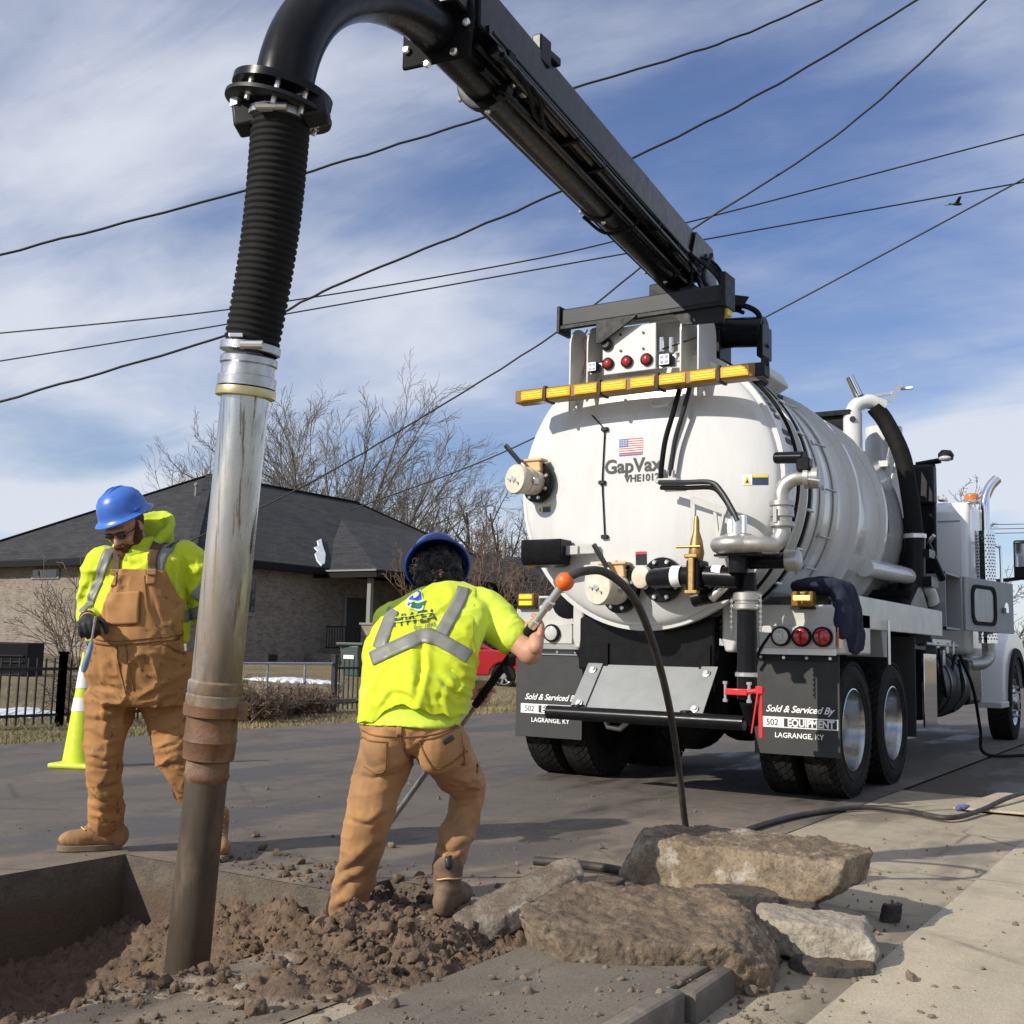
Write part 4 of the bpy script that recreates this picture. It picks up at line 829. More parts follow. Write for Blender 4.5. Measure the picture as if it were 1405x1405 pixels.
for k in range(7):
    a, b, _ = basis(dirb); q = tip + (a * cos(k * .9) + b * sin(k * .9)) * .175 - dirb * .004; part('bolt', MB().lathe([(.020, 0), (.021, .014), (.012, .022)], q, -dirb, 10), M['bolt'], fp)
part('boom_bracket', MB().box(tip + dirb * .95 + V(.18, 0, .30), (.06, .12, .16)).box(tip + dirb * 1.05 + V(.10, 0, .31), (.24, .16, .05)), M['black'], boom, bevel=.008)
for t in (.42, .5, .62, 2.2, 2.3, 3.8): part('line_fitting', MB().sphere(tip + dirb * t + V(.2, 0, -.03), .020, 8, 6), M['bolt'], boom)
for dx, dz_, r_ in ((.13, -.10, .022), (.255, -.06, .016), (-.15, .04, .018), (.05, .30, .014), (-.05, .06, .03)): part('boom_rod', MB().cyl(tip + dirb * .28 + V(dx, 0, dz_), base + V(dx, 0, dz_ - .03), r_, n=10), M['black'], boom)
part('boom_rail', MB().bar(tip + dirb * .2 + V(.205, 0, .045), base + dirb * .2 + V(.205, 0, .045), .02, .05), M['black'], boom); part('boom_rail', MB().bar(tip + dirb * .2 + V(-.01, 0, .045), base + dirb * .2 + V(-.01, 0, .045), .02, .05), M['black'], boom)
rgb = random.Random(12)
for k in range(16):
    t = rgb.choice((.3, .36, .45, .52, .66, .74, .85, 4.0, 4.1, 4.25)) + rgb.uniform(-.04, .04); p = tip + dirb * t + V(rgb.uniform(-.14, .25), 0, rgb.uniform(-.16, .06))
    part('boom_fitting', MB().box(p, (rgb.uniform(.03, .07), rgb.uniform(.04, .10), rgb.uniform(.03, .06)), Matrix.Rotation(rgb.uniform(-.5, .5), 3, 'Y')), M['black'] if k % 4 else M['bolt'], boom, bevel=.005)
for k, (t, L) in enumerate(((.28, .9), (.5, .75), (3.6, .8))): part('boom_hose', MB().tube(bez([tip + dirb * t + V(.22, 0, .0), tip + dirb * (t + L * .3) + V(.27, 0, -.10), tip + dirb * (t + L * .6) + V(.20, 0, -.13), tip + dirb * (t + L) + V(.12, 0, -.05)], 6), .012, 6), M['rubber'], boom)
for t in (1.35, 1.8, 3.0, 3.5): part('boom_clip', MB().box(tip + dirb * t + V(.13, 0, -.07), (.28, .035, .05)), M['blackmatt'], boom, bevel=.006)
for k in range(4): part('heel_hose', MB().tube(bez([base - dirb * .5 + V(.10 + .05 * k, 0, .0), base + dirb * .1 + V(.26 + .02 * k, 0, .12 - .05 * k), base + dirb * .45 + V(.30, 0, .02 - .06 * k), base + dirb * .6 + V(.2, 0, -.3)], 6), .014, 6), M['rubber'], boom)
part('hose_loop', MB().tube(bez([base - dirb * 1.6 + V(.22, 0, -.02), base - dirb * 1.62 + V(.12, 0, -.14), base - dirb * 1.7 + V(-.05, 0, -.17), base - dirb * 1.9 + V(-.15, 0, -.10)], 8), .012, 6), M['rubber'], boom)
part('boom_heel', MB().prism([base + dirb * -.35 + V(.20, 0, .02), base + dirb * .45 + V(.20, 0, -.42), base + dirb * .55 + V(.20, 0, -.1), base + dirb * .35 + V(.2, 0, .30), base + dirb * -.2 + V(.20, 0, .28)], (.025, 0, 0)).prism([base + dirb * -.35 + V(-.08, 0, .0), base + dirb * .45 + V(-.08, 0, -.42), base + dirb * .55 + V(-.08, 0, -.1), base + dirb * .35 + V(-.08, 0, .30), base + dirb * -.2 + V(-.08, 0, .2)], (.025, 0, 0)), M['black'], boom, bevel=.004)
# elbow
ht = at(388, 128, 4.52); R0 = Vector((ht.x, ht.y, 0)); up_ = V(0, 0, 1)
pe = tip - dirb * 0.02
c1 = pe - dirb * .42 + V(0, 0, .02); c2 = ht + V(-.02, 0, .40)
epath = []
for k in range(33):
    t = k / 32; epath.append(pe * (1 - t) ** 3 + (pe - dirb * .55 + V(0, 0, -.02)) * 3 * t * (1 - t) ** 2 + (ht + V(.03, .02, .52)) * 3 * t * t * (1 - t) + ht * t ** 3)
part('boom_elbow', MB().tube(epath, .118, 32), M['black'], boom, smooth=60)
hd = (at(370, 200, 4.51) - ht).normalized()
eb = part('elbow_flange', MB().lathe([(.12, 0), (.20, .004), (.20, .035), (.12, .04)], ht - hd * .02, hd, 40), M['black'], boom)
a, b, _ = basis(hd)
for k in range(9):
    q = ht + hd * .02 + (a * cos(k * .698) + b * sin(k * .698)) * .165; part('bolt', MB().cyl(q - hd * .03, q + hd * .085, .011, n=8).cyl(q + hd * .03, q + hd * .06, .02, n=8), M['bolt'], eb)
part('elbow_ring', MB().lathe([(.20, .055), (.215, .06), (.215, .075), (.20, .08), (.14, .08), (.14, .055)], ht, hd, 40), M['blacksat'], eb)
for px, py, dd in ((341, 163, 4.50), (432, 150, 4.46)):
    q = at(px, py, dd); wl_ = part('boom_lamp', MB().box(q, (.105, .10, .105), Matrix.Rotation(-.2, 3, 'Y') @ Matrix.Rotation(.5, 3, 'Z')), M['blacksat'], boom, bevel=.012); part('lamp_hinge', MB().box(q + V(-.02, -.05, .06), (.04, .03, .05)), M['bolt'], wl_)
# --- boom turret and winch on the tank top
tb = V(base.x + .0, 8.62, 3.42)
turret = part('boom_turret', MB().lathe([(.42, 0), (.42, .05), (.34, .06), (.34, .16), (.40, .17), (.40, .22)], tb, (0, 0, 1), 40).box(tb + V(0, 0, .45), (.34, .55, .50)), M['black'], truck, bevel=.01)
q = aty(1012, 455, 8.35)
part('swing_motor', MB().cyl(q + V(-.10, 0, .0), q + V(.22, 0, -.03), .12, n=20).cyl(q + V(-.30, 0, .05), q + V(-.1, 0, .03), .08, n=16).box(q + V(-.25, 0, -.15), (.3, .25, .3)).box(q + V(.22, 0, -.12), (.05, .22, .26)).cyl(q + V(.05, 0, .02), q + V(.24, 0, -.17), .035, n=10), M['black'], turret, bevel=.008)
part('motor_hose', MB().tube(bez([q + V(-.2, 0, .12), q + V(.0, -.05, .20), q + V(.18, -.05, .12), q + V(.22, -.05, -.05)], 8), .022, 8).tube(bez([q + V(-.32, 0, .36), q + V(-.12, -.02, .24), q + V(.06, -.02, .14)], 8), .016, 8).tube(bez([base + dirb * .2 + V(.25, 0, .2), q + V(-.25, -.1, .45), q + V(-.1, -.1, .2)], 8), .018, 8).tube(bez([base + dirb * .1 + V(.22, 0, .15), q + V(-.38, -.1, .40), q + V(-.3, -.1, .1)], 8), .018, 8), M['rubber'], turret)
part('turret_bracket', MB().prism([q + V(-.2, -.02, .35), q + V(.1, -.02, .27), q + V(.02, -.02, .15), q + V(-.15, -.02, .2)], (0, .02, 0)).bar(q + V(-.35, -.1, -.25), q + V(.10, -.1, -.40), .05, .08).box(q + V(-.33, -.1, .1), (.12, .3, .5)), M['blacksat'], turret, bevel=.004)
part('boom_saddle_strap', MB().box(V(b1.x - .05, 7.68, zz - .13), (.14, .1, .05)), M['warn'], truck)
part('top_rail', MB().bar(polar(1.10, TR_ + .05, .35), polar(1.16, TR_ + .05, 2.6), .03, .03).bar(polar(.98, TR_ + .04, .5), polar(.98, TR_ + .04, .9), .12, .04).box(polar(1.0, TR_ + .06, .75), (.16, .3, .08)).cyl(polar(.95, TR_ + .08, .5), polar(1.1, TR_ + .16, 1.3), .018, n=8), M['blacksat'], truck)
part('top_hatch', MB().box(polar(1.02, TR_ + .06, 1.05), (.25, .5, .14), Matrix.Rotation(-.5, 3, 'Y')), M['bedpaint'], truck, bevel=.02)
# ------------------------------------------------------------------ truck: rear end, wheels, chassis, side, cab
FY = 8.22
def tail(sgn):
    """sgn +1 = right side.  fender end box, lamp panel, flasher, mudflap with lettering"""
    xi, xo = (X0 + .735, X0 + 1.375)
    if sgn < 0: xi, xo = X0 - 1.375, X0 - .735
    xm = (xi + xo) / 2; w = xo - xi
    fb = part('fender_end', MB().prism([V(xi, FY - .02, 1.07), V(xo, FY - .02, 1.07), V(xo, FY - .02, 1.40), V(xo - .04, FY - .02, 1.43), V(xi + .04, FY - .02, 1.43), V(xi, FY - .02, 1.40)], (0, .9, 0)), M['bedpaint'], truck, bevel=.02)
    lp = part('lamp_panel', MB().box(V(xm + (.03 if sgn > 0 else -.02), FY - .045, 1.19), (w * .88, .045, .165)), M['bedpaint'], fb, bevel=.006)
    part('panel_trim', MB().box(V(xm, FY - .05, 1.085), (w * .99, .02, .045)), M['decal'] if sgn > 0 else M['greypaint'], fb, bevel=.003)
    order = (M['clearlens'], M['redlens'], M['redlens']) if sgn > 0 else (M['redlens'], M['redlens'], M['clearlens'])
    xs = (-2.80, -2.645, -2.49) if sgn > 0 else (-5.065, -4.91, -4.755)
    for x, mm in zip(xs, order):
        lm = part('tail_lamp', MB().lathe([(.070, 0), (.074, .006), (.074, .026), (.062, .032)], V(x, FY - .066, 1.195), (0, -1, 0), 28), M['rubber'], lp)
        part('lens', MB().lathe([(.060, .02), (.058, .034), (.045, .040), (.01, .043)], V(x, FY - .066, 1.195), (0, -1, 0), 28), mm, lm)
    if sgn > 0: part('side_reflector', MB().box(V(xo + .006, FY + .02, 1.19), (.012, .10, .15)), M['redlens'], fb)
    ax_ = -2.645 if sgn > 0 else -5.02; az = 1.47
    am = part('flasher', MB().box(V(ax_, FY - .03, az), (.165, .09, .115)), M['amberbody'], truck, bevel=.014)
    for j in ((-1, 1) if sgn < 0 else (0.3,)): part('flasher_led', MB().box(V(ax_, FY - .078, az + j * .027), (.125, .008, .036)), M['amberhot'] if sgn > 0 else M['amber'], am, bevel=.012)
    part('flasher_foot', MB().box(V(ax_, FY - .02, az - .065), (.18, .08, .02)), M['blacksat'], am)
    fl = part('mudflap', MB().box(V(xm, FY + .02, .70), (w * 1.0, .012, .74)), M['flap'], truck, bevel=.003)
    part('flap_bar', MB().box(V(xm, FY + .012, 1.04), (w * .99, .02, .05)), M['greypaint'] if sgn < 0 else M['blacksat'], fl)
    for k in range(4): part('bolt', MB().cyl(V(xi + .06 + k * (w - .12) / 3, FY, 1.04), V(xi + .06 + k * (w - .12) / 3, FY - .008, 1.04), .012, n=8), M['bolt'], fl)
    if True:
        f = lambda ox, oz: (lambda a, b: Vector((xm + ox + a, FY + .010, oz + b)))
        text_on('Sold & Serviced By', .070, f(0.02, .640), M['decal'], fl, shear=.38, bold=.0012, spacing=.95)
        part('logo_frame', MB().box(V(xm + .02, FY + .0125, .565), (w * .90, .003, .078)), M['decal'], fl)
        part('logo_field', MB().box(V(xm + .02 + w * .13, FY + .0100, .565), (w * .61, .003, .060)), M['flap'], fl)
        text_on('502', .066, lambda a, b: Vector((xm + .02 - w * .315 + a, FY + .0092, .542 + b)), M['railgrey'], fl, spacing=.95)
        text_on('EQUIPMENT', .074, lambda a, b: Vector((xm + .025 + w * .13 + a * .86, FY + .0075, .540 + b)), M['decal'], fl, bold=.0025)
        text_on('LAGRANGE, KY', .052, f(0.02, .455), M['decal'], fl, bold=.001, spacing=1.02)
tail(1); tail(-1)
part('lamp_cable', MB().tube(bez([V(-4.70, FY - .06, 1.20), V(-4.62, FY - .05, 1.12), V(-4.52, FY - .04, 1.02), V(-4.45, FY - .03, .80)], 8), .012, 6), M['rubber']); part('lamp_cable', MB().tube(bez([V(-2.88, FY - .06, 1.22), V(-2.96, FY - .07, 1.10), V(-3.02, FY - .05, .98)], 8), .012, 6), M['rubber'])
q = aty(785, 828, FY - .1); part('hose_reel', MB().lathe([(.10, 0), (.13, .01), (.13, .05), (.10, .06)], V(q.x, FY - .15, q.z), (.3, -1, 0), 20), M['black'])
# rear frame
part('frame_rail', MB().box(V(X0 - .43, 12.2, .98), (.09, 8.4, .28)), M['chassis']); part('frame_rail', MB().box(V(X0 + .43, 12.2, .98), (.09, 8.4, .28)), M['chassis'])
rp = part('rear_cross_panel', MB().box(V(X0 - .08, FY - .14, 1.12), (1.16, .12, .42)).box(V(X0 - .08, FY - .06, .86), (1.1, .12, .2)), M['black'], truck, bevel=.015)
part('panel_label', MB().box(V(X0 - .02, FY - .205, 1.20), (.22, .003, .022)), M['railgrey'], rp)
for sx, w_ in ((-1, .10), (1, .12)):
    x = X0 + sx * .62 + (.0 if sx > 0 else -.05)
    plate('hinge_bracket', [V(x - w_ / 2, FY - .20, 1.42), V(x + w_ / 2, FY - .20, 1.42), V(x + w_ / 2, FY - .20, 1.16), V(x + w_ * .3, FY - .2, 1.07), V(x - w_ * .3, FY - .2, 1.07), V(x - w_ / 2, FY - .2, 1.16)], (0, .25, 0), M['bedpaint'], bevel=.02)
# sloping steel plate with bolts, and the bumper tube
pz = [aty(x, y, Y) for x, y, Y in ((812, 912, 8.0), (980, 920, 8.0), (963, 988, 7.72), (792, 974, 7.72))]
zt_, zb_ = (pz[0].z + pz[1].z) / 2, (pz[2].z + pz[3].z) / 2
px0, px1 = pz[0].x - .02, pz[1].x + .02
sp = part('slope_plate', MB().prism([V(px0, 8.0, zt_), V(px1, 8.0, zt_), V(px1, 7.70, zb_), V(px0, 7.70, zb_)], (0, .01, .012)), M['greypaint'], truck, bevel=.003)
for x0_, x1_ in ((px0 - .01, px0 + .12), (px1 - .12, px1 + .01)):
    part('plate_strip', MB().prism([V(x0_, 7.995, zt_ + .018), V(x1_, 7.995, zt_ + .018), V(x1_, 7.695, zb_ + .018), V(x0_, 7.695, zb_ + .018)], (0, .01, .004)), M['greypaint'], sp, bevel=.002)
nrm = Vector((0, -(zt_ - zb_), .3)).normalized() * 1
for x in (px0 + .06, px1 - .06):
    for t in (.12, .85):
        p = V(x, 8.0 + (7.70 - 8.0) * t - .02, zt_ + (zb_ - zt_) * t + .012); part('washer_bolt', MB().lathe([(.030, 0), (.030, .006), (.018, .008), (.018, .02)], p, (0, -1, .6), 14), M['bolt'], sp)
bl_, br_ = aty(750, 978, 7.62), aty(1020, 991, 7.62); bz = (bl_.z + br_.z) / 2
bt = part('bumper_tube', MB().cyl(V(bl_.x, 7.64, bz), V(br_.x, 7.64, bz), .052, n=24), M['black'], truck)
part('bumper_arm', MB().box(V(px0 + .08, 7.85, bz + .02), (.07, .45, .09)).box(V(px1 - .1, 7.85, bz + .02), (.07, .45, .09)), M['black'], bt, bevel=.01)
part('tow_hook', MB().tube([V(X0 - .35, 7.95, .62 + .0), V(X0 - .35, 7.88, .56), V(X0 - .30, 7.86, .48), V(X0 - .2, 7.86, .47), V(X0 - .15, 7.88, .52)], .022, 8), M['alu'])
# under-body: axles, differentials, springs, air tanks
for y in (8.78, 9.98):
    part('axle', MB().cyl(V(X0 - 1.0, y, .52), V(X0 + 1.0, y, .52), .085, n=18).ellipsoid(V(X0, y, .54), ((.30, 0, 0), (0, .24, 0), (0, 0, .27)), 20, 12).cyl(V(X0, y, .6), V(X0, y + .45, .66), .06, n=12), M['chassis'])
for sx in (-1, 1):
    part('leaf_spring', MB().box(V(X0 + sx * .50, 9.38, .72), (.10, 1.5, .14)).box(V(X0 + sx * .50, 9.38, .86), (.12, .4, .22)), M['chassis'])
    part('brake_chamber', MB().cyl(V(X0 + sx * .35, 8.45, .62), V(X0 + sx * .35, 8.62, .62), .09, n=16), M['chassis'])
part('under_tray', MB().box(V(X0, 8.6, .80), (.95, .5, .30)).box(V(X0 + .1, 9.4, .72), (.7, 1.0, .35)).cyl(V(X0 - .75, 8.55, .95), V(X0 + .7, 8.55, .95), .10, n=14), M['chassis'])
# fender over the tandem, outer right side panel
for sx in (1, -1):
    xo = X0 + sx * 1.375
    part('fender_side', MB().box(V(xo - sx * .01, 10.15, 1.40), (.02, 3.2, .25)).box(V(xo - sx * .32, 10.15, 1.515), (.62, 3.2, .02)), M['bedpaint'], truck, bevel=.006)
    part('fender_bracket', MB().prism([V(xo - sx * .02, 9.50, 1.28), V(xo - sx * .02, 9.74, 1.28), V(xo - sx * .02, 9.68, 1.06), V(xo - sx * .02, 9.56, 1.06)], (-sx * .3, 0, 0)), M['greypaint'])
    part('inner_flap', MB().box(V(xo - sx * .35, 10.75, .80), (.62, .015, .9)), M['flap'])
part('fender_rod', MB().cyl(V(X0 + 1.40, 9.55, 1.0), V(X0 + 1.40, 9.55, 1.36), .015, n=8), M['bolt'])
# wheels
def tread_mb(cx, cy, cz, w, R, nb):
    mb = MB(); rows = 5; rw = w / rows
    for r_ in range(rows):
        xc = cx - w / 2 + rw * (r_ + .5)
        for k in range(nb):
            a0 = 2 * pi * (k + .5 * (r_ % 2)) / nb; a1 = a0 + 2 * pi / nb * .80; sk = .10 if r_ in (0, 4) else .05
            vs = []
            for rr in (R - .004, R + .016):
                for (dx, aa) in ((-rw * .46, a0), (rw * .46, a0 + sk * (1 if r_ < 2 else -1)), (rw * .46, a1 + sk * (1 if r_ < 2 else -1)), (-rw * .46, a1)):
                    vs.append((xc + dx, cy + rr * cos(aa), cz + rr * sin(aa)))
            mb.add(vs, [(3, 2, 1, 0), (4, 5, 6, 7), (0, 1, 5, 4), (1, 2, 6, 5), (2, 3, 7, 6), (3, 0, 4, 7)])
    return mb
wheel_proto = {}
def wheel(x, y, sx, outer, R=.505, w=.27, steer=False):
    c = V(x, y, R)
    tp = [(R * .60, -w * .36), (R * .66, -w * .47), (R * .82, -w * .5), (R * .93, -w * .46), (R * .985, -w * .38), (R * .985, w * .38), (R * .93, w * .46), (R * .82, w * .5), (R * .66, w * .47), (R * .60, w * .36)]
    t = part('wheel', MB().lathe([(r, s) for r, s in tp], c, (sx, 0, 0), 56, closed=True), M['tyre'], truck, smooth=40)
    part('tread', tread_mb(x, y, R, w * .9, R * .985, 46), M['tyre'], t, smooth=None)
    part('sidewall_ring', MB().lathe([(R * .74, w * .49), (R * .745, w * .508), (R * .76, w * .508), (R * .765, w * .495)], c, (sx, 0, 0), 48, cap0=False, cap1=False), M['tyre'], t)
    if outer:
        rp_ = [(R * .60, w * .33), (R * .62, w * .44), (R * .60, w * .45), (R * .575, w * .30), (R * .56, -w * .10), (R * .50, -w * .32), (R * .34, -w * .34), (R * .30, -w * .05), (R * .22, w * .0), (R * .20, w * .16), (R * .05, w * .17)] if not steer else [(R * .60, w * .33), (R * .62, w * .44), (R * .58, w * .42), (R * .50, w * .30), (R * .40, w * .44), (R * .25, w * .46), (R * .2, w * .6), (R * .04, w * .62)]
        rim = part('rim', MB().lathe(rp_, c, (sx, 0, 0), 48, cap0=False), M['rimalu'], t, smooth=40)
        for k in range(10):
            mb = MB(); a = 2 * pi * k / 10; q = c + V(sx * (-w * .34 if not steer else w * .42), cos(a) * R * .40, sin(a) * R * .40); mb.cyl(q, q + V(sx * .05, 0, 0), .017, n=8); part('lug_nut', mb, M['bolt'], rim)
    else: part('rim', MB().lathe([(R * .61, -w * .30), (R * .60, w * .30), (R * .3, 0), (R * .05, 0)], c, (sx, 0, 0), 32), M['chassis'], t)
for y in (8.79, 9.98):
    for sx in (1, -1):
        wheel(X0 + sx * 1.20, y, sx, True); wheel(X0 + sx * .86, y, sx, False)
for sx in (1, -1): wheel(X0 + sx * 1.14, 16.7, sx, True, w=.30, steer=True)
# --- right side ahead of the tandem
XS = X0 + 1.36
def side_box(name, y0, y1, z0, z1, mat, depth=.55, x=XS, **k): return part(name, MB().box(V(x - depth / 2, (y0 + y1) / 2, (z0 + z1) / 2), (depth, y1 - y0, z1 - z0)), mat, **k)
pn = part('polished_panel', MB().box(V(XS - .02, 11.30, .76), (.02, .52, .68)), M['chrome'], truck, bevel=.004)
tk = part('fuel_tank', MB().lathe([(.05, 0), (.34, .01), (.36, .03), (.36, 1.40), (.34, 1.42), (.05, 1.43)], V(XS - .42, 12.15, .78), (0, 1, 0), 40), M['blacksat'], truck)
part('tank_strap', MB().lathe([(.362, .3), (.372, .305), (.372, .36), (.362, .365)], V(XS - .42, 12.15, .78), (0, 1, 0), 40), M['black'], tk); part('tank_strap', MB().lathe([(.362, 1.0), (.372, 1.005), (.372, 1.06), (.362, 1.065)], V(XS - .42, 12.15, .78), (0, 1, 0), 40), M['black'], tk)
part('battery_box', MB().box(V(XS - .35, 14.05, .80), (.5, .8, .52)), M['black'], truck, bevel=.06, seg=4)
part('valve_block', MB().box(V(XS - .2, 12.4, 1.22), (.16, .9, .08)).box(V(XS - .18, 12.2, 1.17), (.12, .12, .12)).box(V(XS - .18, 12.65, 1.17), (.12, .12, .12)).cyl(V(XS - .14, 11.7, 1.20), V(XS - .14, 13.2, 1.20), .025, n=8).cyl(V(XS - .12, 12.4, 1.15), V(XS - .12, 12.4, .98), .025, n=8).cyl(V(XS - .12, 12.9, 1.25), V(XS - .12, 12.9, 1.02), .02, n=8), M['steel'], truck, bevel=.01)
part('plumbing', MB().tube(bez([V(XS - .1, 12.1, 1.16), V(XS - .05, 12.0, .9), V(XS - .06, 12.25, .68), V(XS - .1, 12.6, .8), V(XS - .1, 12.9, 1.1)], 8), .016, 8).tube(bez([V(XS - .06, 12.9, 1.05), V(XS - .02, 12.85, .7), V(XS - .05, 12.5, .52)], 8), .016, 8), M['rubber'])
# tool box with an open door standing out to the side
y0b, y1b = 12.05, 12.85
zb0, zb1 = 1.36, 1.94
tbx = part('tool_box', MB().box(V(XS - .38, (y0b + y1b) / 2, zb1 - .01), (.74, y1b - y0b, .02)).box(V(XS - .38, (y0b + y1b) / 2, zb0 + .01), (.74, y1b - y0b, .02)).box(V(XS - .38, y0b + .01, (zb0 + zb1) / 2), (.74, .02, zb1 - zb0)).box(V(XS - .38, y1b - .01, (zb0 + zb1) / 2), (.74, .02, zb1 - zb0)).box(V(XS - .74, (y0b + y1b) / 2, (zb0 + zb1) / 2), (.02, y1b - y0b, zb1 - zb0)), M['greypaint'], truck)
for k in range(9): part('louvre', MB().box(V(XS - .35, y0b - .006, zb0 + .08 + k * .055), (.30, .012, .022)), M['steel'], tbx)
d0 = V(XS + .0, y1b, 0); dn = Vector((.20, 1, 0)).normalized()
def dpt(s, z): return V(d0.x + dn.x * s, d0.y + dn.y * s, z)
dw = 1.40
def rrect(s0, s1, z0, z1, r, n=6):
    out = []
    for cs, cz_, a0 in ((s1 - r, z1 - r, 0), (s0 + r, z1 - r, pi / 2), (s0 + r, z0 + r, pi), (s1 - r, z0 + r, 1.5 * pi)):
        for k in range(n + 1): a = a0 + pi / 2 * k / n; out.append((cs + r * cos(a), cz_ + r * sin(a)))
    return out
ext = Vector((dn.y, -dn.x, 0)) * .03
od = part('box_door', MB().prism([dpt(0, zb0), dpt(dw, zb0), dpt(dw, zb1), dpt(0, zb1)], ext), M['greypaint'], tbx, bevel=.006)
mb = MB(); ro = rrect(.16, .86, zb0 + .07, zb1 - .07, .12); ri = rrect(.22, .80, zb0 + .11, zb1 - .11, .09)
mb.rings([[dpt(s, z) + ext * k for s, z in lst] for k, lst in ((1.02, ro), (1.5, ro), (1.5, ri), (1.02, ri))], closed=True)
part('door_gasket', mb, M['rubber'], od)
part('door_mirror_panel', MB().prism([dpt(s, z) + ext * 1.02 for s, z in ri], ext * .1), mk('brushed_panel', (.20, .21, .215), (.30, .31, .31), rough=.3, metal=.8, nscale=3, stretch=(9, 9, .6)), od)
part('door_latch', MB().cyl(dpt(1.12, (zb0 + zb1) / 2) + ext, dpt(1.12, (zb0 + zb1) / 2) + ext * 1.8, .06, n=12).box(dpt(1.12, (zb0 + zb1) / 2 - .03) + ext * 1.6, (.03, .16, .05)), M['chrome'], od)
# white curved shroud and plate between tank and tool box
part('shroud', MB().tube(bez([V(XS - .35, 10.3, 1.86), V(XS - .30, 10.9, 1.86), V(XS - .22, 11.5, 1.84), V(XS - .16, 11.9, 1.74), V(XS - .14, 12.0, 1.62)], 6), .085, 14), M['white'])
part('box_strut', MB().box(V(XS - .5, 11.55, 1.45), (.7, .9, .5)), M['chassis'])
part('tank_bracket', MB().prism([V(XS - .1, 10.9, 1.53), V(XS - .1, 11.7, 1.53), V(XS - .1, 11.35, 1.78)], (-.3, 0, 0)), M['black'])
# filter tower with suction hose in front of the tank
tw = V(-3.13, 11.3, 0)
ft = part('filter_tower', MB().cyl(tw + V(0, 0, 2.6), tw + V(0, 0, 3.50), .095, n=32), M['white'], truck)
part('tower_elbow', MB().tube(bez([tw + V(0, 0, 3.3), tw + V(0, 0, 3.5), tw + V(.05, .05, 3.60), tw + V(.15, .12, 3.63), tw + V(.26, .2, 3.58)], 8), .075, 20), M['white'], ft)
part('tower_port', MB().cyl(tw + V(.03, -.105, 3.42), tw + V(.025, -.085, 3.42), .03, n=16), M['ink'], ft)
part('second_tower', MB().cyl(V(-3.0, 12.0, 2.5), V(-3.0, 12.0, 3.46), .19, n=36), M['white'], truck)
part('tower_brace', MB().bar(V(-2.93, 11.55, 2.75), V(-2.83, 11.7, 3.35), .03, .03).bar(V(-2.85, 11.55, 2.7), V(-2.74, 11.7, 3.3), .02, .02).box(V(-2.9, 11.55, 3.0), (.12, .1, .06)), M['white'])
sh = bez([V(-2.95, 11.45, 3.58), V(-2.85, 11.5, 3.42), V(-2.70, 11.5, 3.07), V(-2.63, 11.5, 2.66), V(-2.60, 11.5, 2.37), V(-2.59, 11.5, 2.2)], 10)
part('tower_hose', MB().tube(sh, .085, 18), M['rubber'])
part('hose_collar', MB().lathe([(.085, 0), (.11, .01), (.11, .05), (.085, .06)], V(-2.59, 11.5, 2.22), (0, 0, 1), 20), M['bolt'])
part('lower_duct', MB().cyl(V(-2.59, 11.5, 2.24), V(-2.60, 11.5, 1.70), .10, n=18).box(V(-2.58, 11.6, 2.08), (.26, .26, .08)).box(V(-2.58, 11.6, 1.80), (.30, .3, .1)).cyl(V(-2.52, 11.65, 2.2), V(-2.42, 11.9, 1.85), .04, n=10), M['black'])
part('duct_bolt', MB().cyl(V(-2.45, 11.5, 2.2), V(-2.40, 11.46, 2.25), .02, n=8), M['bolt'])
part('spray_nozzle', MB().cyl(tw + V(.06, .04, 3.68), tw + V(-.02, .0, 3.88), .05, .045, n=18), M['chrome'], ft)
part('top_arm', MB().bar(tw + V(.05, .05, 3.66), tw + V(.40, .2, 3.72), .03, .03).bar(tw + V(.33, .15, 3.62), tw + V(.43, .2, 3.80), .05, .05).box(tw + V(.48, .25, 3.76), (.12, .05, .02)), M['bolt'], ft)
part('top_frame', MB().box(V(-3.5, 11.4, 3.50), (.75, .4, .05)).box(V(-3.4, 11.4, 3.36), (.6, .3, .22)), M['black'])
hs = part('headboard', MB().box(V(-3.1, 12.2, 2.48), (1.15, .08, 1.2)), M['black'], truck, bevel=.02)
part('board_box', MB().box(V(-2.62, 12.15, 2.85), (.20, .16, .40)), M['blacksat'], hs, bevel=.02)
wl_ = part('work_light_arm', MB().cyl(V(-2.72, 12.2, 3.08), V(-2.47, 12.2, 3.11), .03, n=12), M['black'], hs)
part('work_light', MB().lathe([(.03, -.05), (.075, -.03), (.08, .02), (.05, .06)], V(-2.42, 12.2, 3.15), (.1, 0, 1), 20), M['blacksat'], hs)
part('work_light_lens', MB().ellipsoid(V(-2.42, 12.15, 3.12), ((.065, 0, 0), (0, .05, 0), (0, 0, .03)), 14, 8), M['clearlens'], hs)
part('cab_shade_box', MB().box(V(-3.85, 13.15, 2.35), (1.8, 1.75, 1.65)), M['blacksat'], truck, bevel=.04)  # unseen box added behind the tank, sized to keep sun off the cab
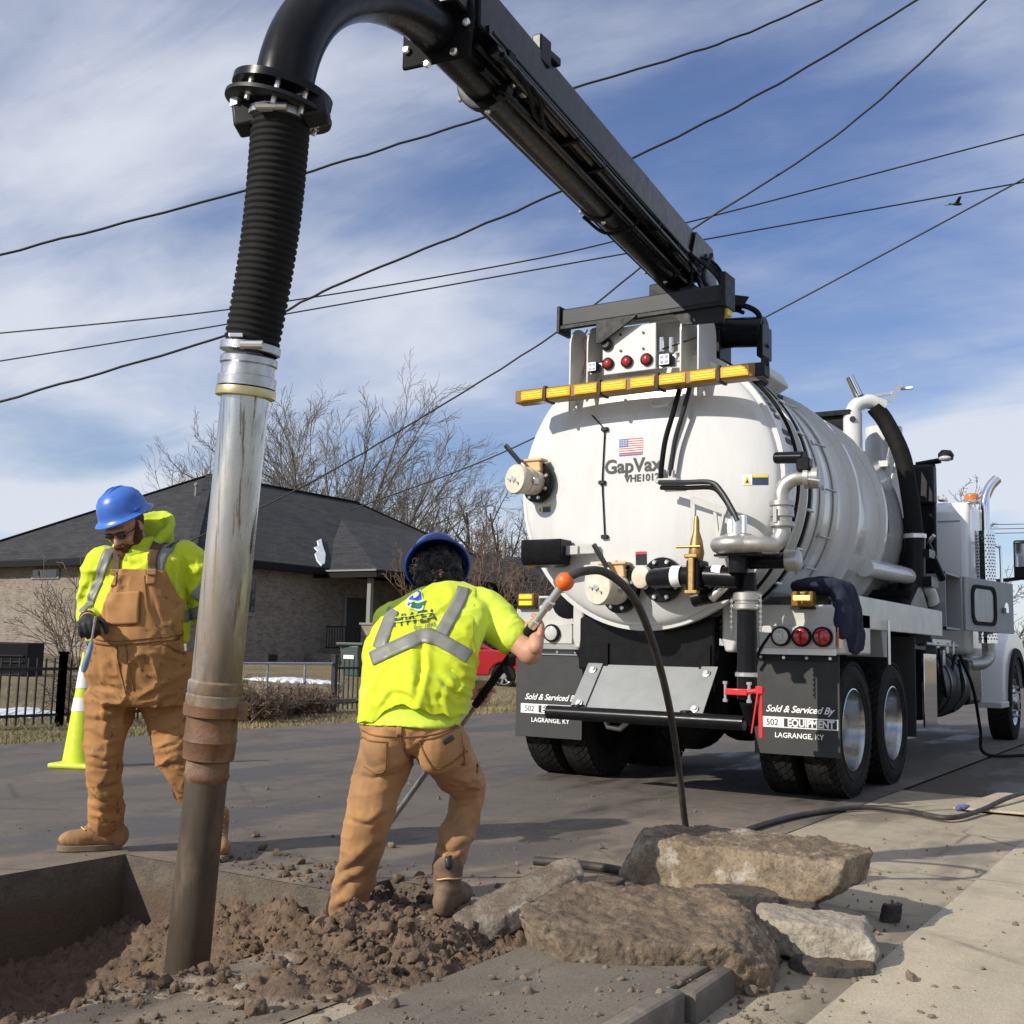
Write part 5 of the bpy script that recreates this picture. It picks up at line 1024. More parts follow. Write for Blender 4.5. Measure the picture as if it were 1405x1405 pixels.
# cab
XC = X0 + 1.20
cabp = [(14.2, 1.10), (14.2, 2.80), (14.24, 2.90), (14.34, 2.94), (15.0, 2.95), (15.2, 2.86), (15.5, 2.15), (15.6, 2.05), (15.6, 1.10)]
cab = part('cab', MB().prism([V(XC, y, z) for y, z in cabp], (-2.4, 0, 0)), M['cabwhite'], truck, bevel=.09, seg=4)
part('roof_seam', MB().box(V(X0, 14.198, 2.70), (2.2, .008, .012)), M['greypaint'], cab)
part('cab_window', MB().box(V(X0, 14.195, 2.32), (1.3, .012, .45)), M['glass'], cab, bevel=.003)
part('side_window', MB().prism([V(XC + .003, 14.6, 2.10), V(XC + .003, 15.35, 2.10), V(XC + .003, 15.1, 2.62), V(XC + .003, 14.6, 2.62)], (.006, 0, 0)), M['glass'], cab)
part('hood', MB().prism([V(X0 + .95, 15.55, 1.0), V(X0 + .95, 15.55, 1.9), V(X0 + .90, 17.0, 1.7), V(X0 + .9, 17.2, 1.5), V(X0 + .9, 17.2, .8), V(X0 + .95, 16.4, .8)], (-1.9, 0, 0)), M['cabwhite'], truck, bevel=.06, seg=3)
for sx in (1, -1):
    f_ = [(15.75, .50), (15.78, 1.08), (15.95, 1.30), (16.25, 1.42), (16.9, 1.44), (17.4, 1.30), (17.75, 1.0), (17.75, .7)] + [(16.7 + .64 * cos(t), .505 + .64 * sin(t)) for t in np.linspace(.25, pi, 14)]
    part('front_fender', MB().prism([V(X0 + sx * 1.30, y, z) for y, z in f_], (-sx * .42, 0, 0)), M['cabwhite'], truck, bevel=.03, seg=3)
    mb = MB(); rr = [[V(X0 + sx * (1.31 + o_), 16.7 + r_ * cos(t), .505 + r_ * sin(t)) for o_, r_ in ((0, .60), (.03, .60), (.03, .70), (0, .72))] for t in np.linspace(-.1, pi + .05, 24)]
    part('fender_flare', mb.rings(rr), M['rubber'])
    arm = V(X0 + sx * 1.20, 15.5, 2.05)
    mr = part('mirror', MB().box(V(X0 + sx * 1.53, 16.0, 2.36), (.22, .10, .52)), M['black'], truck, bevel=.03, seg=3)
    part('mirror_glass', MB().box(V(X0 + sx * 1.53, 15.945, 2.42), (.17, .006, .30)), M['chrome'], mr); part('mirror_arm', MB().cyl(arm, V(X0 + sx * 1.48, 16.0, 2.12), .025, n=8), M['black'], mr)
cs = part('cab_step', MB().box(V(X0 + 1.30, 14.9, .52), (.28, .55, .07)), M['bedpaint'], truck, bevel=.008)
sp_ = part('step_panel', MB().box(V(X0 + 1.15, 14.75, .83), (.02, .55, .48)), M['chrome'], truck)
for k in range(8): part('louvre', MB().box(V(X0 + 1.163, 14.75, .66 + k * .045), (.012, .36, .018)), M['ink'], sp_)
# exhaust stack with perforated heat shield
st = V(-2.42, 14.35, 0)
ex = part('exhaust_stack', MB().tube(bez([st + V(0, 0, 1.1), st + V(0, 0, 2.4), st + V(0, 0, 2.84), st + V(.01, .02, 2.98), st + V(.06, .06, 3.12), st + V(.13, .12, 3.22)], 10), .058, 20, caps=False), M['chrome'], truck)
shd = part('heat_shield', MB().cyl(st + V(0, 0, 1.25), st + V(0, 0, 2.58), .105, n=36), M['chrome'], ex)
mb = MB()
for i in range(34):
    for k in range(18):
        a = 2 * pi * (k + .5 * (i % 2)) / 18; p = st + V(cos(a) * .1055, sin(a) * .1055, 1.30 + i * .037); nn = V(cos(a), sin(a), 0); t_ = V(-sin(a), cos(a), 0)
        o_ = len(mb.v); mb.v += [tuple(p + t_ * (.010 * cos(w)) + V(0, 0, .010 * sin(w)) + nn * .001) for w in np.linspace(0, 2 * pi, 7)[:-1]]; mb.f.append(tuple(range(o_, o_ + 6)))
stuff(part('perforation', mb, M['ink'], shd, smooth=None, fix=False))
part('exhaust_bend', MB().tube(bez([st + V(0, 0, 1.25), st + V(0, 0, 1.10), st + V(-.05, -.12, 1.02), st + V(-.15, -.35, 1.0), st + V(-.3, -.6, 1.0)], 8), .075, 18), M['alu'], ex)
bc = V(-2.58, 14.45, 2.93); bk = part('beacon', MB().lathe([(.085, 0), (.09, .01), (.09, .035), (.08, .04)], bc, (0, 0, 1), 24), M['bolt'], truck)
part('beacon_lens', MB().lathe([(.082, .03), (.082, .09), (.075, .11), (.05, .125), (.005, .128)], bc, (0, 0, 1), 24), mk('beacon_amber', (.55, .16, .02), rough=.15, coat=.6), bk)
part('roof_horn', MB().cyl(V(-2.9, 14.3, 3.0), V(-2.9, 14.6, 3.0), .05, .02, n=14), M['steel'], cab)
part('grab_rail', MB().tube(bez([V(XC + .02, 15.3, 2.5), V(XC + .14, 15.3, 2.48), V(XC + .17, 15.3, 2.38), V(XC + .17, 15.3, 1.5)], 6), .018, 8), M['chrome'], cab)
# hanging hose from the side to the ground ahead
part('air_hose', MB().tube(bez([V(XS - .05, 12.9, 1.1), V(XS + .02, 13.2, .75), V(XS + .05, 13.4, .3), V(XS + .08, 13.5, .03), V(XS + .5, 13.8, .02), V(XS + 1.0, 14.2, .02)], 10), .018, 8), M['rubber'])
# ================================================================== suction hose and pipe hanging from the boom
HT, HB = at(386, 158, 4.50), at(343, 484, 4.46)
hose = thing('suction_hose', HT, 'black ribbed rubber suction hose hanging below the boom elbow', 'hose')
ax_ = (HB - HT); Lh = ax_.length; ax_.normalize(); path, rad = [], []
nr = 36
for k in range(nr * 6 + 1):
    t = k / (nr * 6); b_ = .018 * sin(pi * t); path.append(HT.lerp(HB, t) + _r0 * b_); ph = (k % 6) / 6
    rad.append((.1175 - .009 * t) * (1 + (.0 if ph < .34 else -.055 if .45 < ph < .9 else -.028)))
MB().tube(path, rad, 40).build('ribbed_wall', M['rubber'], hose, smooth=60)
def band(par, t, r, w, mat, name='clamp_band', A=HT, B=HB, prof=None):
    p = A.lerp(B, t); d = (B - A).normalized()
    return MB().lathe(prof or [(r - .008, -w / 2), (r, -w / 2 + .003), (r, w / 2 - .003), (r - .008, w / 2)], p, d, 40).build(name, mat, par, smooth=35)
bd = band(hose, .012, .128, .035, M['steel']); MB().cyl(HT.lerp(HB, .012) - _f * .13 - _r * .07, HT.lerp(HB, .012) - _f * .13 + _r * .05, .016, n=10).build('clamp_screw', M['bolt'], bd)
bd = band(hose, .985, .118, .035, M['steel']); MB().cyl(HT.lerp(HB, .985) - _f * .12 - _r * .01, HT.lerp(HB, .985) - _f * .12 + _r * .075, .017, n=10).build('clamp_screw', M['bolt'], bd)
pt_ = HT.lerp(HB, .945)
for tt, nm in ((.945, 'hose_label'), (.02, 'hose_label')):
    q = HT.lerp(HB, tt) - _f * .112 - _r * .035; MB().box(q, (.055, .012, .016), Matrix.Rotation(YAW, 3, 'Z')).build(nm, M['bolt'], hose, bevel=.003)

def pipe_mat():
    t = NT('worn_steel_pipe'); t.b.inputs['Metallic'].default_value = .9
    sep = t.N.new('ShaderNodeSeparateXYZ'); t.L.new(t.tc, sep.inputs[0]); z = sep.outputs['Z']
    a = t.noise(5, 7, .65, t.vec((1, 1, .35))); b = t.noise(26, 6, .65, t.vec((1, 1, .5))); c = t.noise(9, 6, .6, t.vec((4, 4, .12))); sp = t.voro(70).outputs['Distance']
    col = t.mix(t.rng(c, .3, .7), (.60, .61, .61), (.45, .46, .46))
    col = t.mix(t.rng(c, .56, .62, 0, .75), col, (.12, .075, .04))
    lowness = t.rng(z, 2.3, .75)
    f = t.rng(t.math('ADD', lowness, t.math('MULTIPLY', t.math('SUBTRACT', a, .5), 1.6)), .42, .95)
    rust = t.mix(t.rng(b, .35, .65), (.20, .115, .052), (.11, .082, .052)); rust = t.mix(t.rng(a, .5, .62), rust, (.24, .20, .145))
    col = t.mix(f, col, rust)
    col = t.mix(t.math('MULTIPLY', t.rng(sp, .03, .16, 1, 0), t.rng(z, 2.0, .9, .05, .8)), col, (.07, .055, .04))
    t.L.new(t.rng(f, 0, 1, .95, .08), t.b.inputs['Metallic'])
    return t.done(col, t.rng(f, 0, 1, .24, .75), t.bump(b, .12, .004))
M['pipe'] = pipe_mat()
M['mudpipe'] = mk('muddy_pipe', (.082, .058, .036), (.050, .039, .028), rough=.5, nscale=7, bump=.25, bscale=40, stretch=(1, 1, .3), c3=(.14, .105, .07), n3=4, rvar=.15)
M['rustring'] = mk('rusty_coupling', (.19, .088, .038), (.115, .062, .034), rough=.62, nscale=12, bump=.3, bscale=70, c3=(.24, .175, .12), n3=4, metal=.15)
PT, PB = at(342, 492, 4.46), at(252, 1372, 4.35)
def on_pipe(y):                                    # point on the pipe axis at photo height y
    t = (y - 492) / (1372 - 492); return PT.lerp(PB, t)
spipe = thing('suction_pipe', on_pipe(1320), 'upright steel suction pipe with rusty couplings standing in the trench', 'pipe')
def seg(name, y0, y1, prof, mat, par=spipe):
    a, b = on_pipe(y0), on_pipe(y1); L = (b - a).length
    return MB().lathe([(r, s * L) for r, s in prof], a, (b - a), 48).build(name, mat, par, smooth=35)
seg('top_cuff', 490, 534, [(.103, 0), (.112, .06), (.112, .25), (.104, .30), (.104, .62), (.114, .66), (.114, .98), (.10, 1)], M['steel'])
cr = seg('clamp_ring', 534, 548, [(.10, 0), (.116, .1), (.118, .5), (.116, .9), (.10, 1)], mk('brassy_zinc', (.58, .52, .28), rough=.35, metal=.85))
seg('steel_tube', 540, 945, [(.094, 0), (.094, .5), (.096, .985), (.09, 1)], M['pipe'])
seg('upper_collar', 938, 975, [(.097, 0), (.106, .08), (.106, .45), (.103, .5), (.109, .56), (.109, .95), (.098, 1)], M['pipe'])
c2_ = seg('rusty_clamp', 970, 988, [(.10, 0), (.114, .12), (.114, .88), (.10, 1)], M['rustring'])
MB().box(on_pipe(980) + _r * .115 - _f * .02, (.04, .05, .075), Matrix.Rotation(YAW, 3, 'Z')).build('clamp_latch', M['rustring'], c2_, bevel=.006)
seg('coupling', 986, 1048, [(.098, 0), (.1, .5), (.104, .55), (.100, .6), (.098, .95), (.084, 1)], M['rustring'])
seg('coupling_neck', 1046, 1076, [(.082, 0), (.084, .6), (.088, .75), (.084, .9), (.08, 1)], M['rustring'])
seg('lower_tube', 1070, 1372, [(.080, 0), (.082, .5), (.086, 1)], M['mudpipe'])

# ================================================================== digging lance and its hose
LA, LB = at(775, 798, 4.50), at(540, 1122, 5.02); LD = (LB - LA).normalized()
lance = thing('water_lance', LA, 'long water digging lance with orange ball held by the bending worker', 'tool')
bal = MB().sphere(LA, .038, 24, 16).build('orange_ball', M['orange'], lance, smooth=180)
MB().lathe([(.014, -.043), (.020, -.038), (.020, -.030), (.012, -.028)], LA, -_f + _u * .3, 16).build('ball_mark', M['blacksat'], bal)
MB().tube([LA + LD * s for s in (.03, .10, .105, .14, .145, .21, .215, .26)], [.017, .017, .022, .022, .015, .015, .020, .018], 16).build('top_fitting', M['bolt'], lance, smooth=40)
MB().tube([LA + LD * s for s in (.25, .34, .345, .70)], [.021, .021, .017, .017], 14).build('grip_sleeve', M['rubber'], lance, smooth=40)
MB().cyl(LA + LD * .68, LA + LD * 1.78, .013, n=12).build('steel_wand', M['steel'], lance, smooth=40)
gq = LA + LD * .40; MB().bar(gq - _f * .02, gq - _f * .07 + V(0, 0, -.02), .03, .05).bar(gq + LD * .06 - _f * .05, gq - _f * .06 + V(0, 0, -.1), .02, .02).build('trigger_grip', M['blacksat'], lance, bevel=.006)
M['hose'] = mk('muddy_hose', (.022, .021, .020), (.05, .042, .034), rough=.6, nscale=14, bump=.1, c3=(.10, .08, .055), n3=6, lo3=.55, hi3=.7)
land = gnd(948, 1172); land.z = .03
hp = bez([LA - LD * .02, at(800, 784, 4.52), at(832, 786, 4.62), at(868, 818, 4.80), at(895, 880, 5.05), at(918, 968, 5.35), at(932, 1060, 5.65), at(942, 1140, 5.85), land + V(.0, .05, 0), gnd(985, 1160, .02), gnd(1030, 1137, .02), gnd(1100, 1118, .02), gnd(1180, 1108, .02), gnd(1240, 1112, .02), gnd(1300, 1122, .02), gnd(1345, 1112, .02), gnd(1385, 1094, .06), gnd(1440, 1078, .06)], 12)
tag(MB().tube(hp, .0175, 12).build('water_hose', M['hose'], None, smooth=60), 'black water hose arching from the orange ball to the ground past the slabs', 'hose')
tag(MB().tube(bez([gnd(733, 1181, .04), gnd(770, 1184, .04), gnd(830, 1191, .03), gnd(900, 1205, .03)], 8), .022, 12).build('hose_end', M['hose'], None, smooth=60), 'short end of black hose lying on the road left of the long slab', 'hose')
# bottle cap coloured blue by the drain
tag(MB().lathe([(.017, 0), (.020, .01), (.021, .03), (.016, .04), (.02, .05), (.019, .07), (.009, .085), (.008, .095)], gnd(1312, 1110, .03), (.8, .5, .25), 16).build('plastic_bottle', mk('blue_plastic', (.06, .08, .20), (.12, .14, .25), rough=.35, nscale=30), None, smooth=40), 'small crumpled blue plastic bottle in the gutter by the hose', 'bottle')

# ================================================================== dark blue jacket hung on the fender
def jacket():
    mb = MB(); x1 = X0 + 1.375
    secs = [(8.36, 1.60, .05, .10), (8.42, 1.56, .12, .16), (8.52, 1.42, .14, .22), (8.58, 1.25, .13, .24), (8.64, 1.12, .12, .20), (8.66, 1.08, .06, .12)]
    rs = []
    for y, z, hx, hy in secs: rs.append([V(x1 - .03 + hx * .62 * cos(a), y + hy * sin(a), z + .02 * sin(3 * a)) for a in np.linspace(0, 2 * pi, 25)[:-1]])
    mb.rings(rs); mb.ellipsoid(V(x1 - .18, 8.42, 1.575), ((.22, 0, 0), (0, .20, 0), (0, 0, .06)), 20, 10); mb.ellipsoid(V(x1 + .01, 8.30, 1.38), ((.05, 0, .0), (0, .10, 0), (0, .03, .19)), 16, 10)
    return remesh(mb, .012, 5, lambda co, no: .022 * ridged(co * np.array((7, 7, 2.6)), 3, 4) + .012 * fbm(co * 9, 3, 8))
jm = jacket(); jm.shade_smooth(); tag(link('jacket', jm, mk('navy_cloth', (.008, .011, .030), (.013, .018, .042), rough=.9, nscale=30, bump=.2, bscale=200)), 'dark navy jacket draped over the right rear fender of the truck', 'jacket')

# ================================================================== traffic cone
cb_ = gnd(108, 1052); cone = thing('traffic_cone', cb_, 'lime yellow traffic cone with white bands behind the overalls worker', 'cone')
M['coneY'] = mk('lime_cone', (.62, .72, .03), (.54, .64, .03), rough=.5, nscale=9, c3=(.25, .24, .05), n3=14, lo3=.62, hi3=.7); M['coneW'] = mk('cone_band', (.74, .74, .70), rough=.45)
MB().box(cb_ + V(0, 0, .02), (.36, .36, .04), Matrix.Rotation(.4, 3, 'Z')).build('base', M['coneY'], cone, bevel=.015)
def cf(z0, z1, off, nm, m): 
    f_ = lambda z: .135 - .105 * (z / .92) + off
    MB().lathe([(f_(z0), z0), (f_(z1), z1)], cb_ + V(0, 0, .03), (0, 0, 1), 32, cap0=False, cap1=(z1 > .9)).build(nm, m, cone, smooth=60)
cf(0, .92, 0, 'body', M['coneY']); cf(.43, .54, .003, 'white_band', M['coneW']); cf(.62, .80, .003, 'white_band', M['coneW'])
# ================================================================== people
def fnoise(co, freq, seed, octv=3): return fbm(co * np.asarray(freq), octv, seed)
M['hivis'] = mk('hivis_yellow', (.58, .68, .012), (.52, .61, .010), rough=.8, nscale=7, bump=.2, bscale=220, sheen=.2, c3=(.30, .31, .03), n3=26, lo3=.66, hi3=.74)
M['tee'] = mk('lime_cotton', (.66, .82, .07), (.60, .76, .06), rough=.85, nscale=9, bump=.15, bscale=180)
M['hoodin'] = mk('hood_lining', (.45, .55, .03), rough=.9)
M['duck'] = mk('brown_duck_canvas', (.45, .225, .075), (.36, .175, .058), rough=.85, nscale=5, bump=.22, bscale=190, c3=(.27, .14, .055), n3=3.2, lo3=.5, hi3=.72, sheen=.15)
M['duckmud'] = mk('muddy_duck_canvas', (.42, .21, .072), (.34, .17, .060), rough=.88, nscale=5, bump=.25, bscale=190, c3=(.13, .075, .040), n3=22, lo3=.57, hi3=.66)
M['pants'] = mk('tan_work_trousers', (.43, .225, .088), (.36, .185, .070), rough=.82, nscale=5, bump=.18, bscale=200, c3=(.25, .14, .066), n3=4, lo3=.5, hi3=.72, sheen=.1)
M['stitch'] = mk('seam_thread', (.22, .105, .035), rough=.9); M['strap'] = mk('brown_webbing', (.075, .045, .022), (.10, .062, .032), rough=.85, nscale=40)
M['refl'] = mk('reflective_tape', (.22, .225, .20), (.18, .185, .165), rough=.42, nscale=20, bump=.1, bscale=200)
M['skin'] = mk('skin', (.52, .285, .195), (.46, .235, .155), rough=.55, nscale=16, bump=.06, bscale=150, spec=.4); M['skin'].node_tree.nodes['Principled BSDF'].inputs['Subsurface Weight'].default_value = .08
M['beard'] = mk('red_brown_beard', (.075, .030, .013), (.13, .055, .022), rough=.8, nscale=60, bump=.8, bscale=160)
M['hair'] = mk('black_curly_hair', (.008, .007, .006), (.022, .018, .014), rough=.55, nscale=40)
M['glove'] = mk('black_glove', (.012, .012, .012), (.022, .021, .02), rough=.6, nscale=25, bump=.3, bscale=120)
M['hatblue'] = mk('blue_hard_hat', (.045, .155, .56), (.04, .135, .50), rough=.35, nscale=9, coat=.25, rvar=.08, c3=(.06, .10, .22), n3=30, lo3=.66, hi3=.72)
M['hatdark'] = mk('navy_hard_hat', (.012, .045, .27), (.010, .035, .21), rough=.3, nscale=9, coat=.3)
M['boot'] = mk('suede_boot', (.36, .20, .085), (.27, .15, .065), rough=.9, nscale=12, bump=.3, bscale=110, c3=(.16, .10, .055), n3=8); M['bootbr'] = mk('brown_leather_boot', (.14, .085, .052), (.19, .125, .08), rough=.7, nscale=12, bump=.25, bscale=90)
M['sole'] = mk('boot_sole', (.22, .16, .11), (.15, .11, .075), rough=.9, nscale=18, bump=.2); M['lens'] = mk('glasses_lens', (.015, .013, .012), rough=.06, coat=.6)

def limb(mb, pts, rad, n=18):
    P = bez(pts, 5); R = []
    for i in range(len(P)):
        t = i / (len(P) - 1) * (len(rad) - 1); k = min(int(t), len(rad) - 2); R.append(rad[k] + (rad[k + 1] - rad[k]) * (t - k))
    mb.tube(P, R, n); mb.sphere(P[0], R[0] * .98, 14, 9); mb.sphere(P[-1], R[-1] * .98, 14, 9); return mb
def loft(mb, secs, n=28, pw=2.3):
    """secs: (centre, half width vector, half depth vector)"""
    rs = []
    for c, a, b in secs:
        c, a, b = Vector(c), Vector(a), Vector(b); ring = []
        for k in range(n):
            t = 2 * pi * k / n; ct, st = cos(t), sin(t)
            ring.append(c + a * (abs(ct) ** (2 / pw) * (1 if ct >= 0 else -1)) + b * (abs(st) ** (2 / pw) * (1 if st >= 0 else -1)))
        rs.append(ring)
    return mb.rings(rs)
def bvh_of(*objs):
    vs, fs, o = [], [], 0
    for ob in objs:
        me = ob.data; vs += [v.co.copy() for v in me.vertices]; fs += [tuple(i + o for i in p.vertices) for p in me.polygons]; o += len(me.vertices)
    return BVHTree.FromPolygons(vs, fs)
def cast(bv, p, d, off):
    d = Vector(d).normalized(); h = bv.ray_cast(Vector(p) - d * .8, d)
    if h[0] is None:
        n_ = bv.find_nearest(Vector(p)); return n_[0] + n_[1] * off
    return h[0] + h[1] * off
def ribbon(name, pts, width, d, bv, off, mat, parent, n=10, m=5, thick=.003):
    P = bez(pts, n); d = Vector(d).normalized(); rows = []
    for i, p in enumerate(P):
        t = (P[min(i + 1, len(P) - 1)] - P[max(i - 1, 0)]).normalized(); s = t.cross(d).normalized()
        rows.append([cast(bv, p + s * (width * (k / (m - 1) - .5)), d, off) for k in range(m)])
    vs = [v for r in rows for v in r]; fs = [(i * m + k, i * m + k + 1, (i + 1) * m + k + 1, (i + 1) * m + k) for i in range(len(P) - 1) for k in range(m - 1)]
    o = MB().add(vs, fs).build(name, mat, parent, smooth=180, fix=False)
    sd = o.modifiers.new('solid', 'SOLIDIFY'); sd.thickness = thick; sd.offset = 0; return o
def patch(name, corners, d, bv, off, mat, parent, n=10, thick=.004):
    """quad given by 4 corners, draped on the surface"""
    a, b, c, e = [Vector(x) for x in corners]; rows = []
    for i in range(n + 1):
        l, r = a.lerp(e, i / n), b.lerp(c, i / n); rows.append([cast(bv, l.lerp(r, k / n), d, off) for k in range(n + 1)])
    vs = [v for r in rows for v in r]; w = n + 1; fs = [(i * w + k, i * w + k + 1, (i + 1) * w + k + 1, (i + 1) * w + k) for i in range(n) for k in range(n)]
    o = MB().add(vs, fs).build(name, mat, parent, smooth=180, fix=False); sd = o.modifiers.new('solid', 'SOLIDIFY'); sd.thickness = thick; sd.offset = 0; return o
def cut_mesh(me, planes, keep):
    bm = bmesh.new(); bm.from_mesh(me)
    for co, no in planes: bmesh.ops.bisect_plane(bm, geom=bm.verts[:] + bm.edges[:] + bm.faces[:], plane_co=co, plane_no=no)
    bad = [f for f in bm.faces if not keep(f.calc_center_median())]; bmesh.ops.delete(bm, geom=bad, context='FACES'); bm.to_mesh(me); bm.free(); return me
def cloth(name, mb, mat, parent, voxel=.011, sm=6, disp=None, disp2=None):
    me = remesh(mb, voxel, sm, disp, disp2); me.shade_smooth(); return link(name, me, mat, parent)
def thin(P, seed):
    n = 1 - np.abs(vnoise(P, seed)); return n ** 4 * 1.5 - .45
def folds(centres, seed, amp=.012, base=.004):
    base *= 1.7
    """creases that gather round the given joints; each centre: (point, axis, radius, amplitude)"""
    def f(co, no):
        wv = co + .05 * np.stack([fbm(co * 4, 2, seed + 60), fbm(co * 4, 2, seed + 61), fbm(co * 4, 2, seed + 62)], -1)
        r = base * .45 * fbm(co * 5, 2, seed) + base * .62 * thin(wv * np.array((7, 7, 4.5)) + 3.1, seed + 3) + base * .22 * thin(wv * np.array((12, 12, 15)) + 8.1, seed + 13)
        for k, (c, ax, rad, am) in enumerate(centres):
            q = co - np.array(c); axn = np.array(Vector(ax).normalized()); al = q @ axn; w = np.exp(-(np.linalg.norm(q, axis=1) / rad) ** 2)
            pr = q - np.outer(al, axn); P = pr * 4.0 + np.outer(al * 13 + 2.2 * fbm(co * 4.5, 2, seed + k), axn)
            r = r + .62 * am * w * thin(P, seed + 7 * k + 1)
        return r
    return f
_cr, _cu, _cf = np.array(_r), np.array(_u), np.array(_f)
def creases(lines, seed, w0=4.5):
    """sharp cloth folds traced as lines; each line: (points, amplitude m, width)"""
    def f(co, no):
        d = co - np.array((0, 0, CAM_H)); z = d @ _cf; q = np.stack([CPX + FPX * (d @ _cr) / z, CPX - FPX * (d @ _cu) / z], -1)
        q = q + 9.0 * np.stack([fbm(co * 7, 3, seed), fbm(co * 7, 3, seed + 4)], -1); face = np.clip((-(no @ _cf)) * 2.2, 0, 1); r = np.zeros(len(co))
        for ln in lines:
            pts, am = ln[0], ln[1]; w = ln[2] if len(ln) > 2 else w0; best = np.full(len(co), 1e9); sgn = np.zeros(len(co)); tt = np.zeros(len(co)); n = len(pts) - 1
            for i in range(n):
                a, b = np.array(pts[i], float), np.array(pts[i + 1], float); e = b - a; L = np.hypot(*e); t = np.clip(((q - a) @ e) / L ** 2, 0, 1); dv = q - (a + np.outer(t, e)); dd = np.hypot(dv[:, 0], dv[:, 1]); m = dd < best
                best = np.where(m, dd, best); s_ = (e[0] * dv[:, 1] - e[1] * dv[:, 0]) / L; sgn = np.where(m, np.sign(s_), sgn); tt = np.where(m, (i + t) / n, tt)
            sd = best * sgn; tap = np.clip(np.sin(np.pi * np.clip(tt, .02, .98)), 0, 1) ** .6
            r += am * tap * face * (np.exp(-((sd + w * .9) / (w * 1.25)) ** 2) - .85 * np.exp(-((sd - w * .55) / (w * .75)) ** 2))
        return r
    return f
def both(a, b): return lambda co, no: a(co, no) + b(co, no)
def hat_mesh(c, up, front, mat, parent, s=1.0, brim=.142):
    up = Vector(up).normalized(); fr = Vector(front); fr = (fr - up * fr.dot(up)).normalized(); rt = fr.cross(up)
    prof = [(brim - .006, -.012), (brim, -.008), (brim, -.004), (.128, .004), (.118, .012), (.115, .03), (.112, .055), (.101, .088), (.082, .113), (.05, .132), (.02, .140), (.001, .141)]
    inner = [(.001, .134), (.05, .125), (.08, .105), (.098, .08), (.108, .05), (.110, .02), (.118, .004)]
    n = 48; rs = []
    for r, t in (inner + prof):
        rs.append([Vector(c) + up * t * s + (fr * cos(2 * pi * k / n) * 1.10 + rt * sin(2 * pi * k / n)) * r * s + (up * -.010 * max(cos(2 * pi * k / n), 0) if r > .12 else V(0, 0, 0)) for k in range(n)])
    h = MB().rings(rs, closed=True).build('hard_hat', mat, parent, smooth=60)
    for off in (-.018, .018):
        pts = []
        for a in np.linspace(-.95, 1.35, 22):
            rr = np.interp(abs(a), [0, 1.35], [.143, .136]); pts.append(Vector(c) + (up * cos(a) * .140 + fr * sin(a) * .126) * s + rt * off * (1 - .3 * abs(a)))
        MB().tube(pts, [.003 + .004 * sin(pi * k / 21) for k in range(22)], 8).build('hat_ridge', mat, h, smooth=180)
    for sg in (-1, 1):
        q = Vector(c) + (rt * sg * .120 + up * .022 + fr * .02) * s; MB().box(q, (.012, .04, .014), Matrix((rt, fr, up)).transposed()).build('hat_slot', mat, h, bevel=.004)
    return h
def hand(name, wrist, palmdir, palmn, mat, parent, side=1, curl=1.2, scale=1.0, voxel=.0055, grip=None):
    """palm from the wrist along palmdir; palmn = direction the palm faces; fingers curl towards palmn"""
    d = Vector(palmdir).normalized(); n = Vector(palmn); n = (n - d * n.dot(d)).normalized(); s = d.cross(n) * side; mb = MB(); k = scale
    c = Vector(wrist) + d * .048 * k
    mb.ellipsoid(c, (s * .044 * k, n * .020 * k, d * .055 * k), 16, 10); limb(mb, [Vector(wrist) - d * .03 * k, c], [.029 * k, .03 * k], 14)
    for i, (o, L, r) in enumerate(((-.033, .070, .0095), (-.011, .080, .0105), (.011, .076, .0105), (.032, .062, .0092))):
        p = c + d * .045 * k + s * o * k; pts = [p - d * .02 * k, p]; a = .35 * curl; 
        for j, f in enumerate((.45, .32, .23)):
            a += curl * (.62, .62, .4)[j]; p = p + (d * cos(a) + n * sin(a)) * L * f * k; pts.append(p)
        limb(mb, pts, [r * k * 1.1, r * k * 1.08, r * k, r * k * .95, r * k * .82], 12)
    p = c - s * .030 * k - d * .018 * k; pts = [p]
    for j, f in enumerate((.032, .030, .024)):
        dirv = (-s * (.75 - .45 * j) + d * (.55 + .05 * j) + n * (.45 + .35 * j)).normalized(); p = p + dirv * f * k; pts.append(p)
    limb(mb, pts, [.015 * k, .0135 * k, .0115 * k, .009 * k], 12)
    me = remesh(mb, voxel, 3); me.shade_smooth(); return link(name, me, mat, parent)
